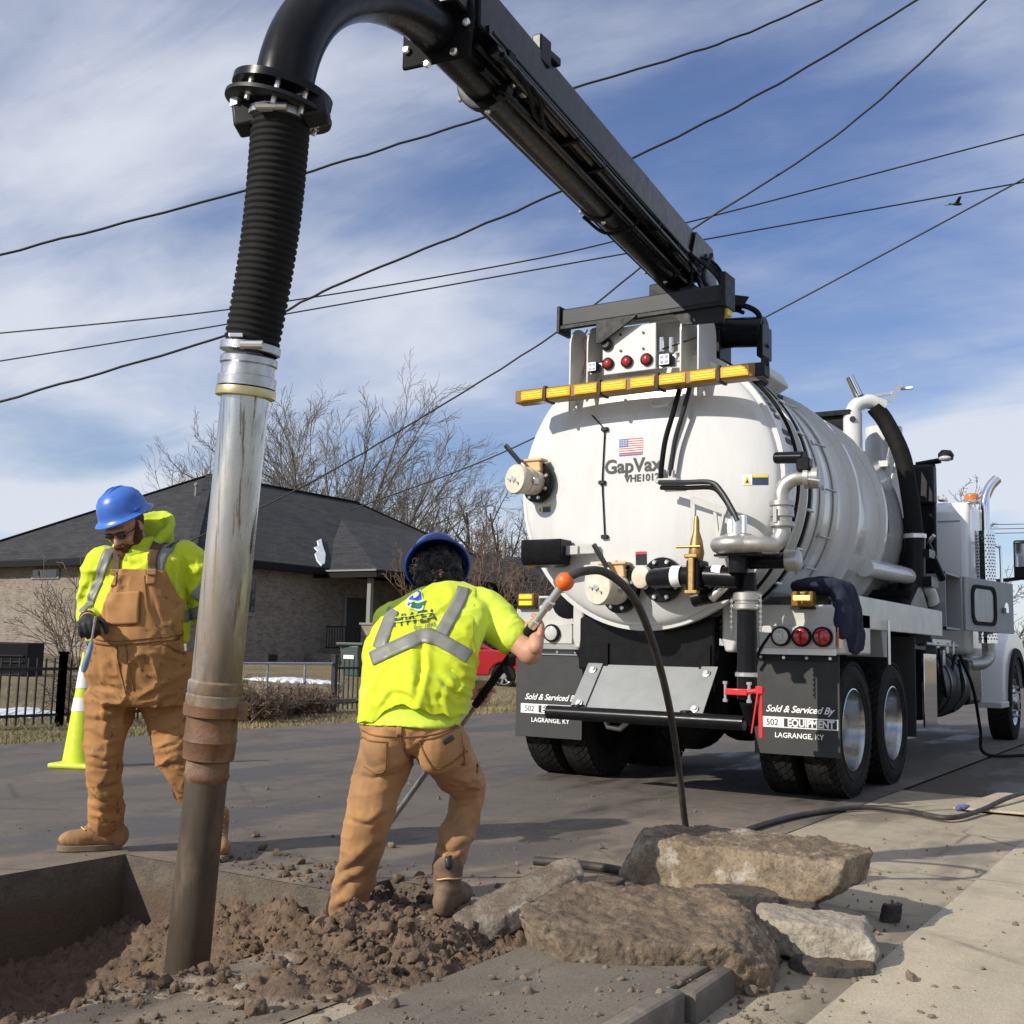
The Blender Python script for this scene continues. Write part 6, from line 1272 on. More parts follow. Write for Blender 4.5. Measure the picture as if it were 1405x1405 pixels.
def boot(px, toe_dir, mat, parent, z0=0.0, laces=True, shaft=.20, lean=(0, 0, 0)):
    """px: point on the ground under the ankle"""
    d = Vector(toe_dir).normalized(); s = Vector((-d.y, d.x, 0)); c = Vector(px); mb = MB(); u = V(0, 0, 1)
    mb.ellipsoid(c + d * .13 + u * .062, (d * .105, s * .052, u * .045), 18, 10); mb.ellipsoid(c + d * .03 + u * .075, (d * .12, s * .047, u * .06), 18, 10); mb.ellipsoid(c - d * .055 + u * .07, (d * .05, s * .042, u * .06), 16, 10)
    limb(mb, [c + u * .08 - d * .01, c + u * shaft * .65 - d * .015, c + u * shaft - d * .02 + Vector(lean)], [.056, .056, .060], 18)
    me = remesh(mb, .008, 4, lambda co, no: .004 * ridged(co * np.array((14, 14, 22)), 2, 5)); me.shade_smooth(); b = link('boot', me, mat, parent)
    ol = []
    for t in np.linspace(0, 2 * pi, 33)[:-1]:
        f = cos(t); w = .050 + .008 * max(0, f) - .006 * (1 if f < -.3 else 0); ol.append(c + d * (.08 + .155 * f) + s * w * sin(t) + u * .002)
    MB().prism(ol, (0, 0, .030)).build('sole', M['sole'], b, bevel=.004, smooth=40)
    if laces:
        bv = bvh_of(b)
        for k in range(5):
            p = c + d * (.10 - .025 * k) + u * (.10 + .028 * k); q = [cast(bv, p + s * .03, -u * .6 - d, .003), cast(bv, p, -u * .6 - d, .006), cast(bv, p - s * .03 + u * .01, -u * .6 - d, .003)]
            MB().tube(bez(q, 5), .0035, 6).build('lace', M['tanpaint'], b, smooth=180)
    return b
def head_mesh(c, fr, up, parent, hairy=False, mat='skin', mbx=None, neck=None, voxel=.0055):
    fr = Vector(fr).normalized(); up = Vector(up); up = (up - fr * up.dot(fr)).normalized(); rt = fr.cross(up); c = Vector(c)
    P = lambda x, y, z: c + rt * x + fr * y + up * z
    mb = mbx or MB()
    mb.ellipsoid(P(0, -.012, .03), (rt * .076, fr * .095, up * .092), 22, 14); mb.ellipsoid(P(0, .025, -.045), (rt * .060, fr * .064, up * .075), 20, 12); mb.ellipsoid(P(0, .062, -.092), (rt * .030, fr * .026, up * .024), 14, 9)
    limb(mb, [P(0, .082, .018), P(0, .100, -.012), P(0, .106, -.028)], [.009, .013, .016], 12)
    for sg in (-1, 1):
        mb.ellipsoid(P(sg * .013, .098, -.030), (rt * .009, fr * .010, up * .008), 10, 7); mb.ellipsoid(P(sg * .042, .070, -.022), (rt * .024, fr * .020, up * .022), 12, 8); mb.ellipsoid(P(sg * .079, -.008, -.005), (rt * .010, fr * .020, up * .032), 12, 9)
    limb(mb, [P(-.05, .078, .030), P(0, .090, .034), P(.05, .078, .030)], [.011, .011, .011], 10)
    limb(mb, [P(-.022, .088, -.060), P(0, .094, -.058), P(.022, .088, -.060)], [.007, .009, .007], 8); limb(mb, [P(-.02, .086, -.072), P(0, .092, -.073), P(.02, .086, -.072)], [.007, .010, .007], 8)
    if neck is not None: limb(mb, [P(0, -.02, -.05), (P(0, -.03, -.09) + Vector(neck)) / 2, Vector(neck)], [.058, .058, .064], 18)
    return mb, P, rt, fr, up

# ------------------------------------------------------------------ worker in overalls (left)
TOC = Vector((-_f.x, -_f.y, 0)).normalized()                        # horizontal direction towards the photographer
RI = Vector((_r0.x, _r0.y, 0))                                      # horizontal, to the right in the photograph
w1 = thing('person', gnd(190, 1168), 'standing worker in blue hard hat, yellow hoodie and brown bib overalls', 'person')
D1 = 5.66
FW = (TOC - RI * .22).normalized(); SD = V(-FW.y, FW.x, 0)          # facing, and towards his left (right in the picture)
T = lambda x, y, d=0.0: at(x, y, D1 + d)
tors = [(T(196, 968), .20, .155), (T(193, 925), .245, .190), (T(191, 880), .250, .210), (T(191, 835), .236, .195), (T(193, 795), .228, .160), (T(196, 768), .215, .130), (T(197, 750), .13, .095), (T(194, 738), .075, .075)]
# body under the clothes: one continuous figure with head and neck
hc = T(173, 724, -.06); hf = (FW * .80 - RI * .06 + V(0, 0, -.62)); hu = V(0, 0, 1) + FW * .5 - RI * .16
shR, elR, haR = T(139, 774, -.02), T(122, 838, -.03), T(120, 854, -.30)
shL, elL, haL = T(258, 770, .05), T(288, 838, .06), T(297, 872, -.16)
hipR, knR, anR = T(152, 960), T(144, 1042, -.05), T(142, 1125, .02); hipL, knL, anL = T(222, 955, .05), T(246, 1045, .02), T(286, 1125, .15)
bm_, Pf, hr_, hf_, hu_ = head_mesh(hc, hf, hu, w1, neck=T(190, 755))
loft(bm_, [(c, SD * w * .85, FW * d * .85) for c, w, d in tors[:-1]])
limb(bm_, [shR, elR, elR.lerp(haR, .8)], [.06, .05, .036]); limb(bm_, [shL, elL, elL.lerp(haL, .9)], [.06, .05, .036])
limb(bm_, [hipR, knR, anR], [.09, .065, .045]); limb(bm_, [hipL, knL, anL], [.09, .065, .045])
body1 = cloth('body', bm_, M['skin'], w1, .0065, 3)
bb = MB()
bb.ellipsoid(Pf(0, .058, -.104), (hr_ * .060, hf_ * .062, hu_ * .060), 20, 12); bb.ellipsoid(Pf(0, .02, -.055), (hr_ * .068, hf_ * .052, hu_ * .055), 20, 12)
limb(bb, [Pf(-.035, .085, -.058), Pf(-.018, .102, -.047), Pf(0, .107, -.044), Pf(.018, .102, -.047), Pf(.035, .085, -.058)], [.010, .011, .011, .011, .010], 10)
for sg in (-1, 1): limb(bb, [Pf(sg * .068, .0, .02), Pf(sg * .066, .012, -.03), Pf(sg * .058, .03, -.06)], [.014, .02, .024], 10)
cloth('beard', bb, M['beard'], w1, .006, 3, lambda co, no: .005 * fbm(co * 90, 2, 3) + .003 * ridged(co * 60, 2, 7))
MB().ellipsoid(Pf(0, -.03, .03), (hr_ * .082, hf_ * .085, hu_ * .085), 18, 12).build('hair', M['beard'], w1, smooth=180)
for sg in (-1, 1):
    gl = MB().ellipsoid(Pf(sg * .034, .093, .006), (hr_ * .030, hf_ * .008, hu_ * .019), 16, 9).build('glasses_lens', M['lens'], w1, smooth=180)
    MB().tube([Pf(sg * .062, .085, .010), Pf(sg * .080, .05, .010), Pf(sg * .083, -.02, .008)], .003, 6).build('glasses_arm', M['ink'], w1)
MB().tube([Pf(-.064, .086, .022), Pf(-.03, .103, .026), Pf(0, .104, .020), Pf(.03, .103, .026), Pf(.064, .086, .022)], .003, 6).build('glasses_frame', M['ink'], w1)
hat1 = hat_mesh(T(170, 706, -.06) , V(0, 0, 1) * .86 + TOC * .36 - RI * .30, FW - RI * .3, M['hatblue'], w1)
MB().tube([Pf(.078, -.01, .02), Pf(.07, .03, -.05), Pf(.03, .07, -.12)], .003, 6).build('chin_strap', M['ink'], w1)
# hoodie
mb = MB(); loft(mb, [(c, SD * w, FW * d) for c, w, d in tors[2:]])
limb(mb, [shR + SD * .05, shR, shR.lerp(elR, .55) - SD * .012, elR, elR.lerp(haR, .55)], [.095, .088, .070, .062, .050])
limb(mb, [shL - SD * .05, shL, shL.lerp(elL, .5) + SD * .02, elL, elL.lerp(haL, .7)], [.098, .096, .082, .078, .056])
hood = [(T(196, 742, .02), .125, .11), (T(197, 730, .04), .135, .125)]
hd_ = MB()
rr = []
for a in np.linspace(0, 2 * pi, 29)[:-1]:
    q = T(197, 741, .03) + SD * .128 * cos(a) + FW * .12 * sin(a) + V(0, 0, .022 - .105 * sin(a) + .016 * cos(a)); rr.append(q)
limb_pts = rr + [rr[0]]
hd_.rings([[q + (q - T(197, 741, .03)).normalized() * .024 * cos(b) + V(0, 0, .036 * sin(b)) for b in np.linspace(0, 2 * pi, 11)[:-1]] for q in rr], closed=True)
hd_.ellipsoid(T(205, 738, .14), (SD * .125, FW * .075, V(0, 0, .10)), 20, 12)
CR_H = [([(262, 796), (276, 788), (288, 776)], .016), ([(256, 806), (268, 820), (284, 828)], .018), ([(240, 768), (236, 800), (238, 836)], .012), ([(250, 764), (258, 785), (262, 806)], .012), ([(244, 812), (256, 836), (262, 858)], .014), ([(228, 800), (234, 830), (240, 862)], .010), ([(124, 800), (120, 818), (114, 836)], .012), ([(136, 792), (130, 815), (127, 840)], .010), ([(148, 770), (140, 790)], .010), ([(120, 822), (134, 830)], .012), ([(166, 764), (180, 772), (198, 768)], .008), ([(270, 765), (280, 772), (290, 770)], .012)]
hoodie = cloth('hoodie', mb, M['hivis'], w1, .009, 5, creases(CR_H, 5), folds([(shR.lerp(elR, .7), elR - shR, .16, .016), (elL, elL - shL, .20, .022), (T(245, 800, -.1), V(.5, 0, 1), .16, .014), (T(258, 830), V(0, 0, 1), .14, .016)], 3, base=.009))
hoodo = cloth('hood', hd_, M['hoodin'], w1, .010, 5, lambda co, no: .013 * ridged(co * np.array((8, 8, 11)), 3, 9))
bvh1 = bvh_of(hoodie)
for pts in ([T(150, 752, -.1), T(141, 785, -.1), T(130, 812, -.1), T(122, 838, -.1)], [T(226, 742, -.1), T(222, 775, -.1), T(221, 805, -.1), T(228, 840, -.1)]):
    ribbon('reflective_stripe', pts, .052, _f, bvh1, .004, M['refl'], hoodie)
ribbon('reflective_stripe', [T(232, 846, -.1), T(248, 847, -.1), T(266, 842, -.1), T(276, 838, -.1)], .055, _f, bvh1, .005, M['refl'], hoodie)
ribbon('reflective_stripe', [T(262, 822, -.1), T(274, 806, -.1), T(284, 796, -.1)], .045, _f, bvh1, .005, M['refl'], hoodie)
# bib overalls
mb = MB(); loft(mb, [(c + V(0, 0, 0), SD * (w + .018), FW * (d + .030)) for c, w, d in tors[:6]])
limb(mb, [hipR, hipR.lerp(knR, .45) - SD * .006, knR, knR.lerp(anR, .6), anR + V(0, 0, .005)], [.120, .106, .092, .082, .084])
limb(mb, [hipL, hipL.lerp(knL, .45), knL, knL.lerp(anL, .6), anL], [.124, .112, .095, .080, .078])
CR_O = [([(178, 962), (155, 950), (124, 946)], .014), ([(176, 958), (160, 940), (142, 928)], .010), ([(182, 962), (208, 950), (240, 936)], .016), ([(186, 968), (214, 962), (250, 952)], .014), ([(120, 984), (144, 990), (170, 984)], .017), ([(122, 1000), (146, 1010), (168, 1006)], .014), ([(118, 1034), (142, 1042), (168, 1034)], .015), ([(122, 1050), (140, 1054), (164, 1050)], .010), ([(124, 1072), (146, 1078), (168, 1068)], .012), ([(122, 1092), (142, 1098), (166, 1090)], .015), ([(124, 1106), (144, 1114), (164, 1108)], .016), ([(124, 1120), (142, 1126), (160, 1122)], .014), ([(192, 988), (214, 982), (246, 968)], .014), ([(200, 1006), (224, 1002), (250, 990)], .012), ([(214, 1028), (232, 1022), (250, 1014)], .012), ([(222, 1050), (240, 1050), (256, 1044)], .012), ([(210, 860), (226, 880), (248, 896)], .012), ([(222, 894), (236, 906), (252, 912)], .013), ([(130, 900), (140, 930), (150, 950)], .010), ([(205, 810), (214, 840), (222, 868)], .009), ([(160, 892), (158, 915), (166, 940)], .007), ([(205, 900), (216, 925), (222, 945)], .009)]
me = remesh(mb, .009, 5, creases([(a[0], a[1] * .66) + tuple(a[2:]) for a in CR_O], 8), folds([(hipR.lerp(knR, .35), knR - hipR, .20, .017), (knR, anR - knR, .17, .016), (anR, anR - knR, .15, .020), (hipL.lerp(knL, .3), V(.4, 0, 1), .20, .018), (knL, anL - knL, .2, .015), (T(240, 905, -.15), V(.6, 0, 1), .14, .013)], 21, base=.010))
ctr = T(190, 830, -.2); zt_, zw_ = T(186, 784).z, T(186, 892).z
sC = SD.dot(ctr); fC = FW.dot(T(193, 830)) + .02
def bib_keep(p):
    if p.z < zw_: return True
    if p.z > zt_: return False
    if FW.dot(p) < fC: return False
    t = (p.z - zw_) / (zt_ - zw_); s_ = SD.dot(p) - sC; e = .245 - .140 * t
    return -e < s_ < e
planes = [(V(0, 0, zw_), V(0, 0, 1)), (V(0, 0, zt_), V(0, 0, 1)), (FW * fC, FW)]
for sg in (-1, 1):
    pa_, pb_ = SD * (sC + sg * .245) + V(0, 0, zw_), SD * (sC + sg * .105) + V(0, 0, zt_); planes.append((pa_, (pb_ - pa_).cross(FW).normalized()))
cut_mesh(me, planes, bib_keep); me.shade_smooth(); over = link('bib_overalls', me, M['duckmud'], w1)
sd_ = over.modifiers.new('solid', 'SOLIDIFY'); sd_.thickness = .006; sd_.offset = -1
bvo = bvh_of(over); bvo2 = bvh_of(hoodie, over)
for a, b in (((153, 786), (160, 752)), ((205, 784), (213, 744))):
    st_ = ribbon('shoulder_strap', [T(a[0], a[1] + 4, -.2), T((a[0] + b[0]) / 2, (a[1] + b[1]) / 2, -.15), T(b[0], b[1], -.1)], .042, _f, bvo2, .009, M['strap'], over)
    q = cast(bvo2, T(a[0] + 1, a[1] + 2, -.2), _f, .016); MB().box(q, (.045, .010, .03), Matrix.Rotation(YAW, 3, 'Z')).build('strap_buckle', M['brass'], st_, bevel=.003)
    patch('strap_tab', [T(a[0] - 6, a[1] + 2, -.2), T(a[0] + 7, a[1] + 2, -.2), T(a[0] + 6, a[1] + 18, -.2), T(a[0] - 5, a[1] + 18, -.2)], _f, bvo, .005, M['duck'], over, n=6)
pk = patch('chest_pocket', [T(146, 814, -.2), T(193, 811, -.2), T(193, 855, -.2), T(147, 857, -.2)], _f, bvo, .006, M['duck'], over, n=12, thick=.008)
bvp = bvh_of(over, pk)
def seam(pts, w=.006, nm='seam', off=.004): return ribbon(nm, [T(x, y, -.2) for x, y in pts], w, _f, bvp, off, M['stitch'], over, n=8, m=3, thick=.004)
seam([(146, 816), (170, 817), (193, 813)], .008); seam([(147, 856), (170, 857), (190, 855), (194, 848), (194, 815)], .006); seam([(146, 820), (147, 856)], .005); seam([(175, 820), (176, 854)], .004)
for x, y in ((147, 822), (174, 820)): MB().sphere(cast(bvp, T(x, y, -.2), _f, .006), .007, 8, 6).build('rivet', M['brass'], over)
seam([(128, 882), (160, 884), (190, 881), (220, 879), (248, 878)], .007); seam([(130, 877), (160, 879), (190, 876), (220, 874), (246, 873)], .004); seam([(163, 884), (166, 915), (173, 952)], .004, off=.002); seam([(177, 883), (180, 915), (184, 948)], .004, off=.002)
seam([(225, 882), (246, 900)], .006); seam([(197, 790), (203, 830), (215, 860)], .004)
boot(gnd(146, 1166) , -RI * .9 + TOC * .35, M['boot'], w1, shaft=.19)
boot(gnd(296, 1172), RI * .35 + TOC * .9, M['boot'], w1, shaft=.19)
hand('glove', elR.lerp(haR, .72), haR - elR, -V(0, 0, 1) + RI * .3, M['glove'], w1, side=-1, curl=1.35, scale=1.18)
MB().tube([elR.lerp(haR, .45), elR.lerp(haR, .72)], [.042, .040], 18).build('glove_cuff', M['strap'], w1, smooth=60)
hand('glove', elL.lerp(haL, .85), haL - elL, TOC, M['glove'], w1, side=1, curl=1.2, scale=1.15)
sc = thing('screwdriver', T(118, 900, -.36), 'long tool with translucent blue handle held in the black glove', 'tool')
MB().cyl(T(131, 846, -.36), T(125, 884, -.36), .006, n=10).build('shaft', M['steel'], sc)
MB().tube([T(126, 880, -.36), T(124, 889, -.36), T(120, 902, -.36), T(116, 916, -.36), T(114, 922, -.36)], [.008, .013, .015, .016, .010], 14).build('handle', mk('blue_clear_handle', (.24, .36, .55), (.14, .22, .40), rough=.18, nscale=30, coat=.5), sc, smooth=60)

# ------------------------------------------------------------------ bending worker (centre)
w2 = thing('person', gnd(570, 1262), 'bending worker seen from behind in yellow safety vest, tan trousers and dark blue hard hat', 'person')
AW = -TOC
A2 = lambda x, y, d: at(x, y, d)
sec2 = [((562, 1012, 4.44), .165, .145), ((562, 990, 4.43), .190, .150), ((567, 960, 4.46), .208, .148), ((577, 915, 4.53), .230, .150), ((588, 870, 4.62), .245, .150), ((596, 838, 4.70), .232, .130), ((601, 817, 4.77), .175, .105), ((605, 802, 4.83), .085, .08)]
SL = (RI * .985 + V(0, 0, .17)).normalized()                          # shoulders: right one a little higher
tn = [(A2(*c), SL * w if i > 2 else RI * w, AW * d) for i, (c, w, d) in enumerate(sec2)]
nk2 = A2(604, 802, 4.86); hc2 = A2(602, 786, 4.97)
shR2, elR2, haR2 = A2(668, 838, 4.74), A2(727, 897, 4.58), A2(728, 862, 4.80)
shL2, elL2, haL2 = A2(540, 855, 4.80), A2(548, 930, 5.05), A2(640, 960, 4.90)
haR2 = LA + LD * .275; haL2 = LA + LD * .66
def grip(h, towards, away):
    n = Vector(towards); n = (n - LD * n.dot(LD)).normalized(); d = LD.cross(n).normalized(); d = d if d.dot(away) > 0 else -d; return h - n * .040 - d * .052, d, n
wrR, gdR, gnR = grip(haR2, -RI + V(0, 0, .1), AW + V(0, 0, .3)); wrL, gdL, gnL = grip(haL2, RI * .6 - AW * .5, V(0, 0, -1) + AW)
hipR2, knR2, anR2 = A2(602, 1015, 4.44), A2(641, 1082, 4.66), A2(620, 1192, 4.50)
hipL2, knL2, anL2 = A2(534, 1015, 4.44), A2(508, 1115, 4.40), gnd(474, 1262, -.05)
bm2, P2, r2_, f2_, u2_ = head_mesh(hc2, AW * .62 + V(0, 0, -.78), V(0, 0, .62) + AW * .78, w2, neck=nk2)
loft(bm2, [(c, a * .9, b * .9) for c, a, b in tn[:-1]])
limb(bm2, [shR2, shR2.lerp(elR2, .5), elR2], [.062, .056, .048]); limb(bm2, [elR2, elR2.lerp(wrR, .4), wrR], [.047, .045, .029])
limb(bm2, [shL2, elL2], [.058, .048]); limb(bm2, [elL2, elL2.lerp(wrL, .4), wrL], [.047, .045, .029])
limb(bm2, [hipR2, knR2, anR2], [.09, .065, .045]); limb(bm2, [hipL2, knL2, anL2], [.09, .065, .045])
body2 = cloth('body', bm2, M['skin'], w2, .0065, 4)
hand('hand', wrR, gdR, gnR, M['skin'], w2, side=(1 if gdR.cross(gnR).dot(LD) > 0 else -1), curl=1.55, scale=1.06, voxel=.0045)
hand('hand', wrL, gdL, gnL, M['skin'], w2, side=(1 if gdL.cross(gnL).dot(LD) > 0 else -1), curl=1.5, scale=1.05, voxel=.0045)
# t-shirt with sleeves
mb = MB(); loft(mb, [(tn[1][0] + V(0, 0, -.012), tn[1][1] * 1.05, tn[1][2] * 1.12)] + [(c, a * 1.02, b * 1.02) for c, a, b in tn[2:]])
limb(mb, [shR2 - RI * .10, shR2 - RI * .01, shR2.lerp(elR2, .38), shR2.lerp(elR2, .60)], [.085, .098, .088, .080])
limb(mb, [shL2 + RI * .08, shL2, shL2.lerp(elL2, .5)], [.09, .09, .078])
me = remesh(mb, .009, 5, folds([(shR2.lerp(elR2, .3), elR2 - shR2, .16, .010), (A2(570, 978, 4.3), V(0, 0, 1), .2, .008)], 41, base=.004))
me.shade_smooth(); tee = link('t_shirt', me, M['tee'], w2)
# safety vest
mb = MB(); g_ = 1.0
vs2 = []
for i, (c, a, b) in enumerate(tn[1:]):
    k = (1.03, 1.04, 1.04, 1.04, 1.04, 1.07, 1.15)[i]; vs2.append((c - (V(0, 0, .0)), a * k, b * k * 1.05))
vs2[0] = (tn[1][0].lerp(tn[2][0], .35), tn[1][1] * 1.05, tn[1][2] * 1.12)
loft(mb, vs2, pw=2.4); limb(mb, [shR2 - RI * .16, shR2 - RI * .045], [.09, .10]); limb(mb, [shL2 + RI * .14, shL2 + RI * .03], [.09, .098])
vest_f = folds([(A2(625, 935, 4.4), V(.6, 0, 1), .14, .022), (A2(600, 960, 4.35), V(-.5, 0, 1), .16, .016), (A2(640, 965, 4.4), V(.8, 0, .7), .10, .02)], 57, base=.009)
def vest_d(co, no):
    q = (co - np.array(A2(575, 940, 4.4))); x = q @ np.array(RI); z = q[:, 2]
    return vest_f(co, no) + .022 * np.exp(-((x + .02 + .1 * z) / .035) ** 2) * np.clip(1 - np.abs(z) / .22, 0, 1) + .016 * np.exp(-((x + .13 - .5 * z) / .05) ** 2) * np.clip(1 - np.abs(z + .1) / .16, 0, 1)
CR_V = [([(584, 872), (580, 905), (575, 945), (571, 975)], .020, 6), ([(540, 905), (537, 930), (542, 960)], .010, 7), ([(604, 925), (622, 945), (646, 958)], .017), ([(618, 908), (636, 928), (656, 938)], .016), ([(596, 950), (620, 966), (650, 970)], .017), ([(644, 884), (652, 905), (660, 925)], .014), ([(612, 940), (606, 960), (612, 975)], .014), ([(632, 930), (628, 948), (640, 965)], .015), ([(650, 838), (656, 862), (655, 885)], .012), ([(520, 972), (540, 955), (562, 958), (578, 970)], .016, 6), ([(500, 930), (502, 955), (498, 975)], .012, 6), ([(560, 900), (556, 925), (560, 950)], .008, 6), ([(610, 845), (622, 862), (640, 872)], .010, 6), ([(630, 945), (648, 948), (660, 950)], .014)]
me = remesh(mb, .008, 5, vest_d, creases([(a[0], a[1] * .62) + tuple(a[2:]) for a in CR_V], 13))
base_c = A2(590, 870, 4.6); zlo = A2(570, 975, 4.4).z
rgt, lft = RI.dot(A2(662, 850, 4.7)), RI.dot(A2(507, 850, 4.7))
def vkeep(p):
    if p.z < zlo: return False
    s_ = RI.dot(p); zz = p.z - A2(590, 905, 4.6).z
    if zz > 0 and (s_ > rgt - .03 + .10 * max(0, .12 - zz) * 2 or s_ < lft - .02): return False
    return (p - nk2).length > .075
cut_mesh(me, [(V(0, 0, zlo), V(0, 0, 1)), (V(0, 0, A2(590, 905, 4.6).z), V(0, 0, 1)), (RI * (rgt - .03), RI)], vkeep); me.shade_smooth()
co = getco(me); sx_ = np.array([p[0] for p in ((480, 0), (515, 0), (541, 0), (565, 0), (590, 0), (620, 0), (646, 0), (680, 0))]); gz = np.array([-.06, -.035, .03, .02, .0, -.015, -.012, -.01])
d_ = co - np.array((0, 0, CAM_H)); pxv = CPX + FPX * (d_ @ _cr) / (d_ @ _cf); co[:, 2] += np.interp(pxv, sx_, gz) * np.exp(-np.clip(co[:, 2] - zlo, 0, 1) / .07) + .006 * np.sin(pxv * .23) * np.exp(-np.clip(co[:, 2] - zlo, 0, 1) / .04)
me.vertices.foreach_set('co', co.ravel()); me.update(); vest = link('safety_vest', me, M['hivis'], w2); sd_ = vest.modifiers.new('solid', 'SOLIDIFY'); sd_.thickness = .005
bvv = bvh_of(vest)
B = lambda x, y: at(x, y, 4.35)
VD = _f
for pts in ([(631, 815), (627, 830), (612, 858), (598, 884)], [(530, 846), (525, 862), (519, 882), (515, 896)]):
    ribbon('reflective_stripe', [B(*p) for p in pts], .053, VD, bvv, .004, M['refl'], vest)
ribbon('reflective_stripe', [B(*p) for p in ((505, 910), (535, 895), (565, 882), (582, 877), (600, 882), (625, 895), (642, 906))], .050, VD, bvv, .006, M['refl'], vest)
# drop emblem and lettering on the back
def onvest(x, y, off=.005): return cast(bvv, B(x, y), VD, off)
def flat_shape(name, pts, mat, off=.005):
    c = (sum(p[0] for p in pts) / len(pts), sum(p[1] for p in pts) / len(pts)); vs = [onvest(*c, off)]; n = len(pts)
    for f in (.5, 1): vs += [onvest(c[0] + (x - c[0]) * f, c[1] + (y - c[1]) * f, off) for x, y in pts]
    fs = [(0, 1 + i, 1 + (i + 1) % n) for i in range(n)] + [(1 + i, 1 + n + i, 1 + n + (i + 1) % n, 1 + (i + 1) % n) for i in range(n)]
    return MB().add(vs, fs).build(name, mat, vest, fix=False)
dropm = mk('emblem_blue', (.03, .09, .50), rough=.7); greenm = mk('emblem_green', (.02, .16, .12), rough=.7); whitem = mk('emblem_white', (.6, .72, .35), rough=.8)
def rot(p, c, a): x, y = p[0] - c[0], p[1] - c[1]; return (c[0] + x * cos(a) - y * sin(a), c[1] + x * sin(a) + y * cos(a))
cd = (563, 831)
drop_o = [(cd[0] + 16 * sin(t) * (1 if abs(t) < 2 else 1) * (.55 - .45 * cos(t)) ** .65, cd[1] - 13.5 * -cos(t) * 0 + (9 - 23 * (.5 + .5 * cos(t)) ** 1.35 + 3)) for t in np.linspace(0, 2 * pi, 25)[:-1]]
out_ = [rot((cd[0] + (x - cd[0]) * 1.22, cd[1] + (y - cd[1]) * 1.16), cd, .30) for x, y in drop_o]; flat_shape('emblem_halo', out_, whitem, .0045)
flat_shape('emblem_drop', [rot(p, cd, .30) for p in drop_o], dropm, .0055)
flat_shape('emblem_hill', [rot((cd[0] + x, cd[1] + y), cd, .0) for x, y in ((-13, 5), (-6, 4.5), (3, 5.5), (13, 3), (12, 7), (7, 11), (0, 12.5), (-7, 11), (-12, 8))], greenm, .0065)
ribbon('emblem_wave', [B(*p) for p in ((550, 835), (558, 834.5), (566, 836), (576, 833))], .008, VD, bvv, .008, whitem, vest, m=3, thick=.001)
ca, sa = cos(-.15), sin(-.15)
def ltr(ox, oy): return lambda a, b: onvest(ox + a * ca + b * sa * -1 * -1, oy - b * ca + a * sa, .005)
inkm = mk('vest_ink', (.03, .045, .10), rough=.8)
text_on('HWEA', 21.5, ltr(564, 862), inkm, vest, bold=.22, spacing=1.0, shear=.12)
for k in range(2):
    yy = 851.5 + k * 5.6; ribbon('lettering_cut', [B(x, yy - (x - 564) * .15) for x in range(536, 596, 6)], .003, VD, bvv, .0075, M['hivis'], vest, n=3, m=3, thick=.0008)
text_on('Est. 1895', 8.5, ltr(580, 867.5), inkm, vest, spacing=1.0)
# trousers
mb = MB(); loft(mb, [(A2(566, 1032, 4.45), RI * .12, AW * .115), (A2(564, 1012, 4.44), RI * .186, AW * .155), (A2(563, 996, 4.43), RI * .192, AW * .155), (A2(563, 984, 4.44), RI * .180, AW * .135)])
mb.ellipsoid(A2(533, 1020, 4.38), (RI * .092, AW * .11, V(0, 0, .12)), 18, 12); mb.ellipsoid(A2(600, 1018, 4.38), (RI * .092, AW * .11, V(0, 0, .12)), 18, 12)
limb(mb, [hipL2, hipL2.lerp(knL2, .5), knL2, knL2.lerp(anL2, .5), anL2 + V(0, 0, .03)], [.112, .104, .088, .080, .076])
limb(mb, [hipR2, hipR2.lerp(knR2, .5), knR2, knR2.lerp(anR2, .45), anR2 + V(0, 0, .085)], [.112, .102, .078, .066, .070])
CR_T = [([(493, 1060), (515, 1066), (540, 1060), (556, 1050)], .015), ([(476, 1124), (504, 1128), (538, 1114)], .016), ([(462, 1205), (490, 1180), (528, 1150)], .017, 6), ([(452, 1236), (482, 1208), (520, 1180)], .016, 6), ([(456, 1254), (486, 1234), (514, 1212)], .014, 6), ([(612, 1086), (636, 1090), (664, 1082)], .020), ([(616, 1096), (638, 1100), (660, 1094)], .016), ([(606, 1074), (630, 1076), (660, 1068)], .012), ([(604, 1150), (622, 1146), (646, 1132)], .014), ([(600, 1164), (620, 1164), (644, 1152)], .017), ([(598, 1176), (616, 1178), (638, 1168)], .017), ([(612, 1120), (630, 1118), (650, 1110)], .010), ([(592, 1062), (616, 1058), (650, 1042)], .010), ([(540, 1006), (556, 1020), (566, 1036)], .008), ([(572, 1046), (586, 1056), (600, 1064)], .012)]
pants = cloth('trousers', mb, M['pants'], w2, .008, 4, creases([(a[0], a[1] * (.55 if a[0][0][0] < 570 else .6)) + tuple(a[2:]) for a in CR_T], 17), folds([(A2(545, 1042, 4.38), V(.2, 0, 1), .12, .011), (knL2, V(.45, 0, 1), .17, .006), (knL2.lerp(anL2, .6), V(.8, 0, .8), .20, .008), (A2(640, 1088, 4.5), V(.1, 0, 1), .13, .020), (anR2 + V(0, 0, .06), V(.2, 0, 1), .13, .020), (A2(600, 1040, 4.38), V(.5, 0, 1), .1, .008)], 71, base=.007))
bvt = bvh_of(pants)
def seam2(pts, w=.005, nm='seam', off=.003): return ribbon(nm, [B(*p) for p in pts], w, VD, bvt, off, M['stitch'], pants, n=8, m=3, thick=.003)
seam2([(493, 1020 - 4), (500, 1012), (530, 1012), (533, 1014), (533, 1040), (530, 1052), (518, 1056), (500, 1050)], .005); seam2([(576, 1011), (600, 1006), (640, 994)], .006); seam2([(577, 1012), (590, 1040), (602, 1051), (640, 1035)], .005)
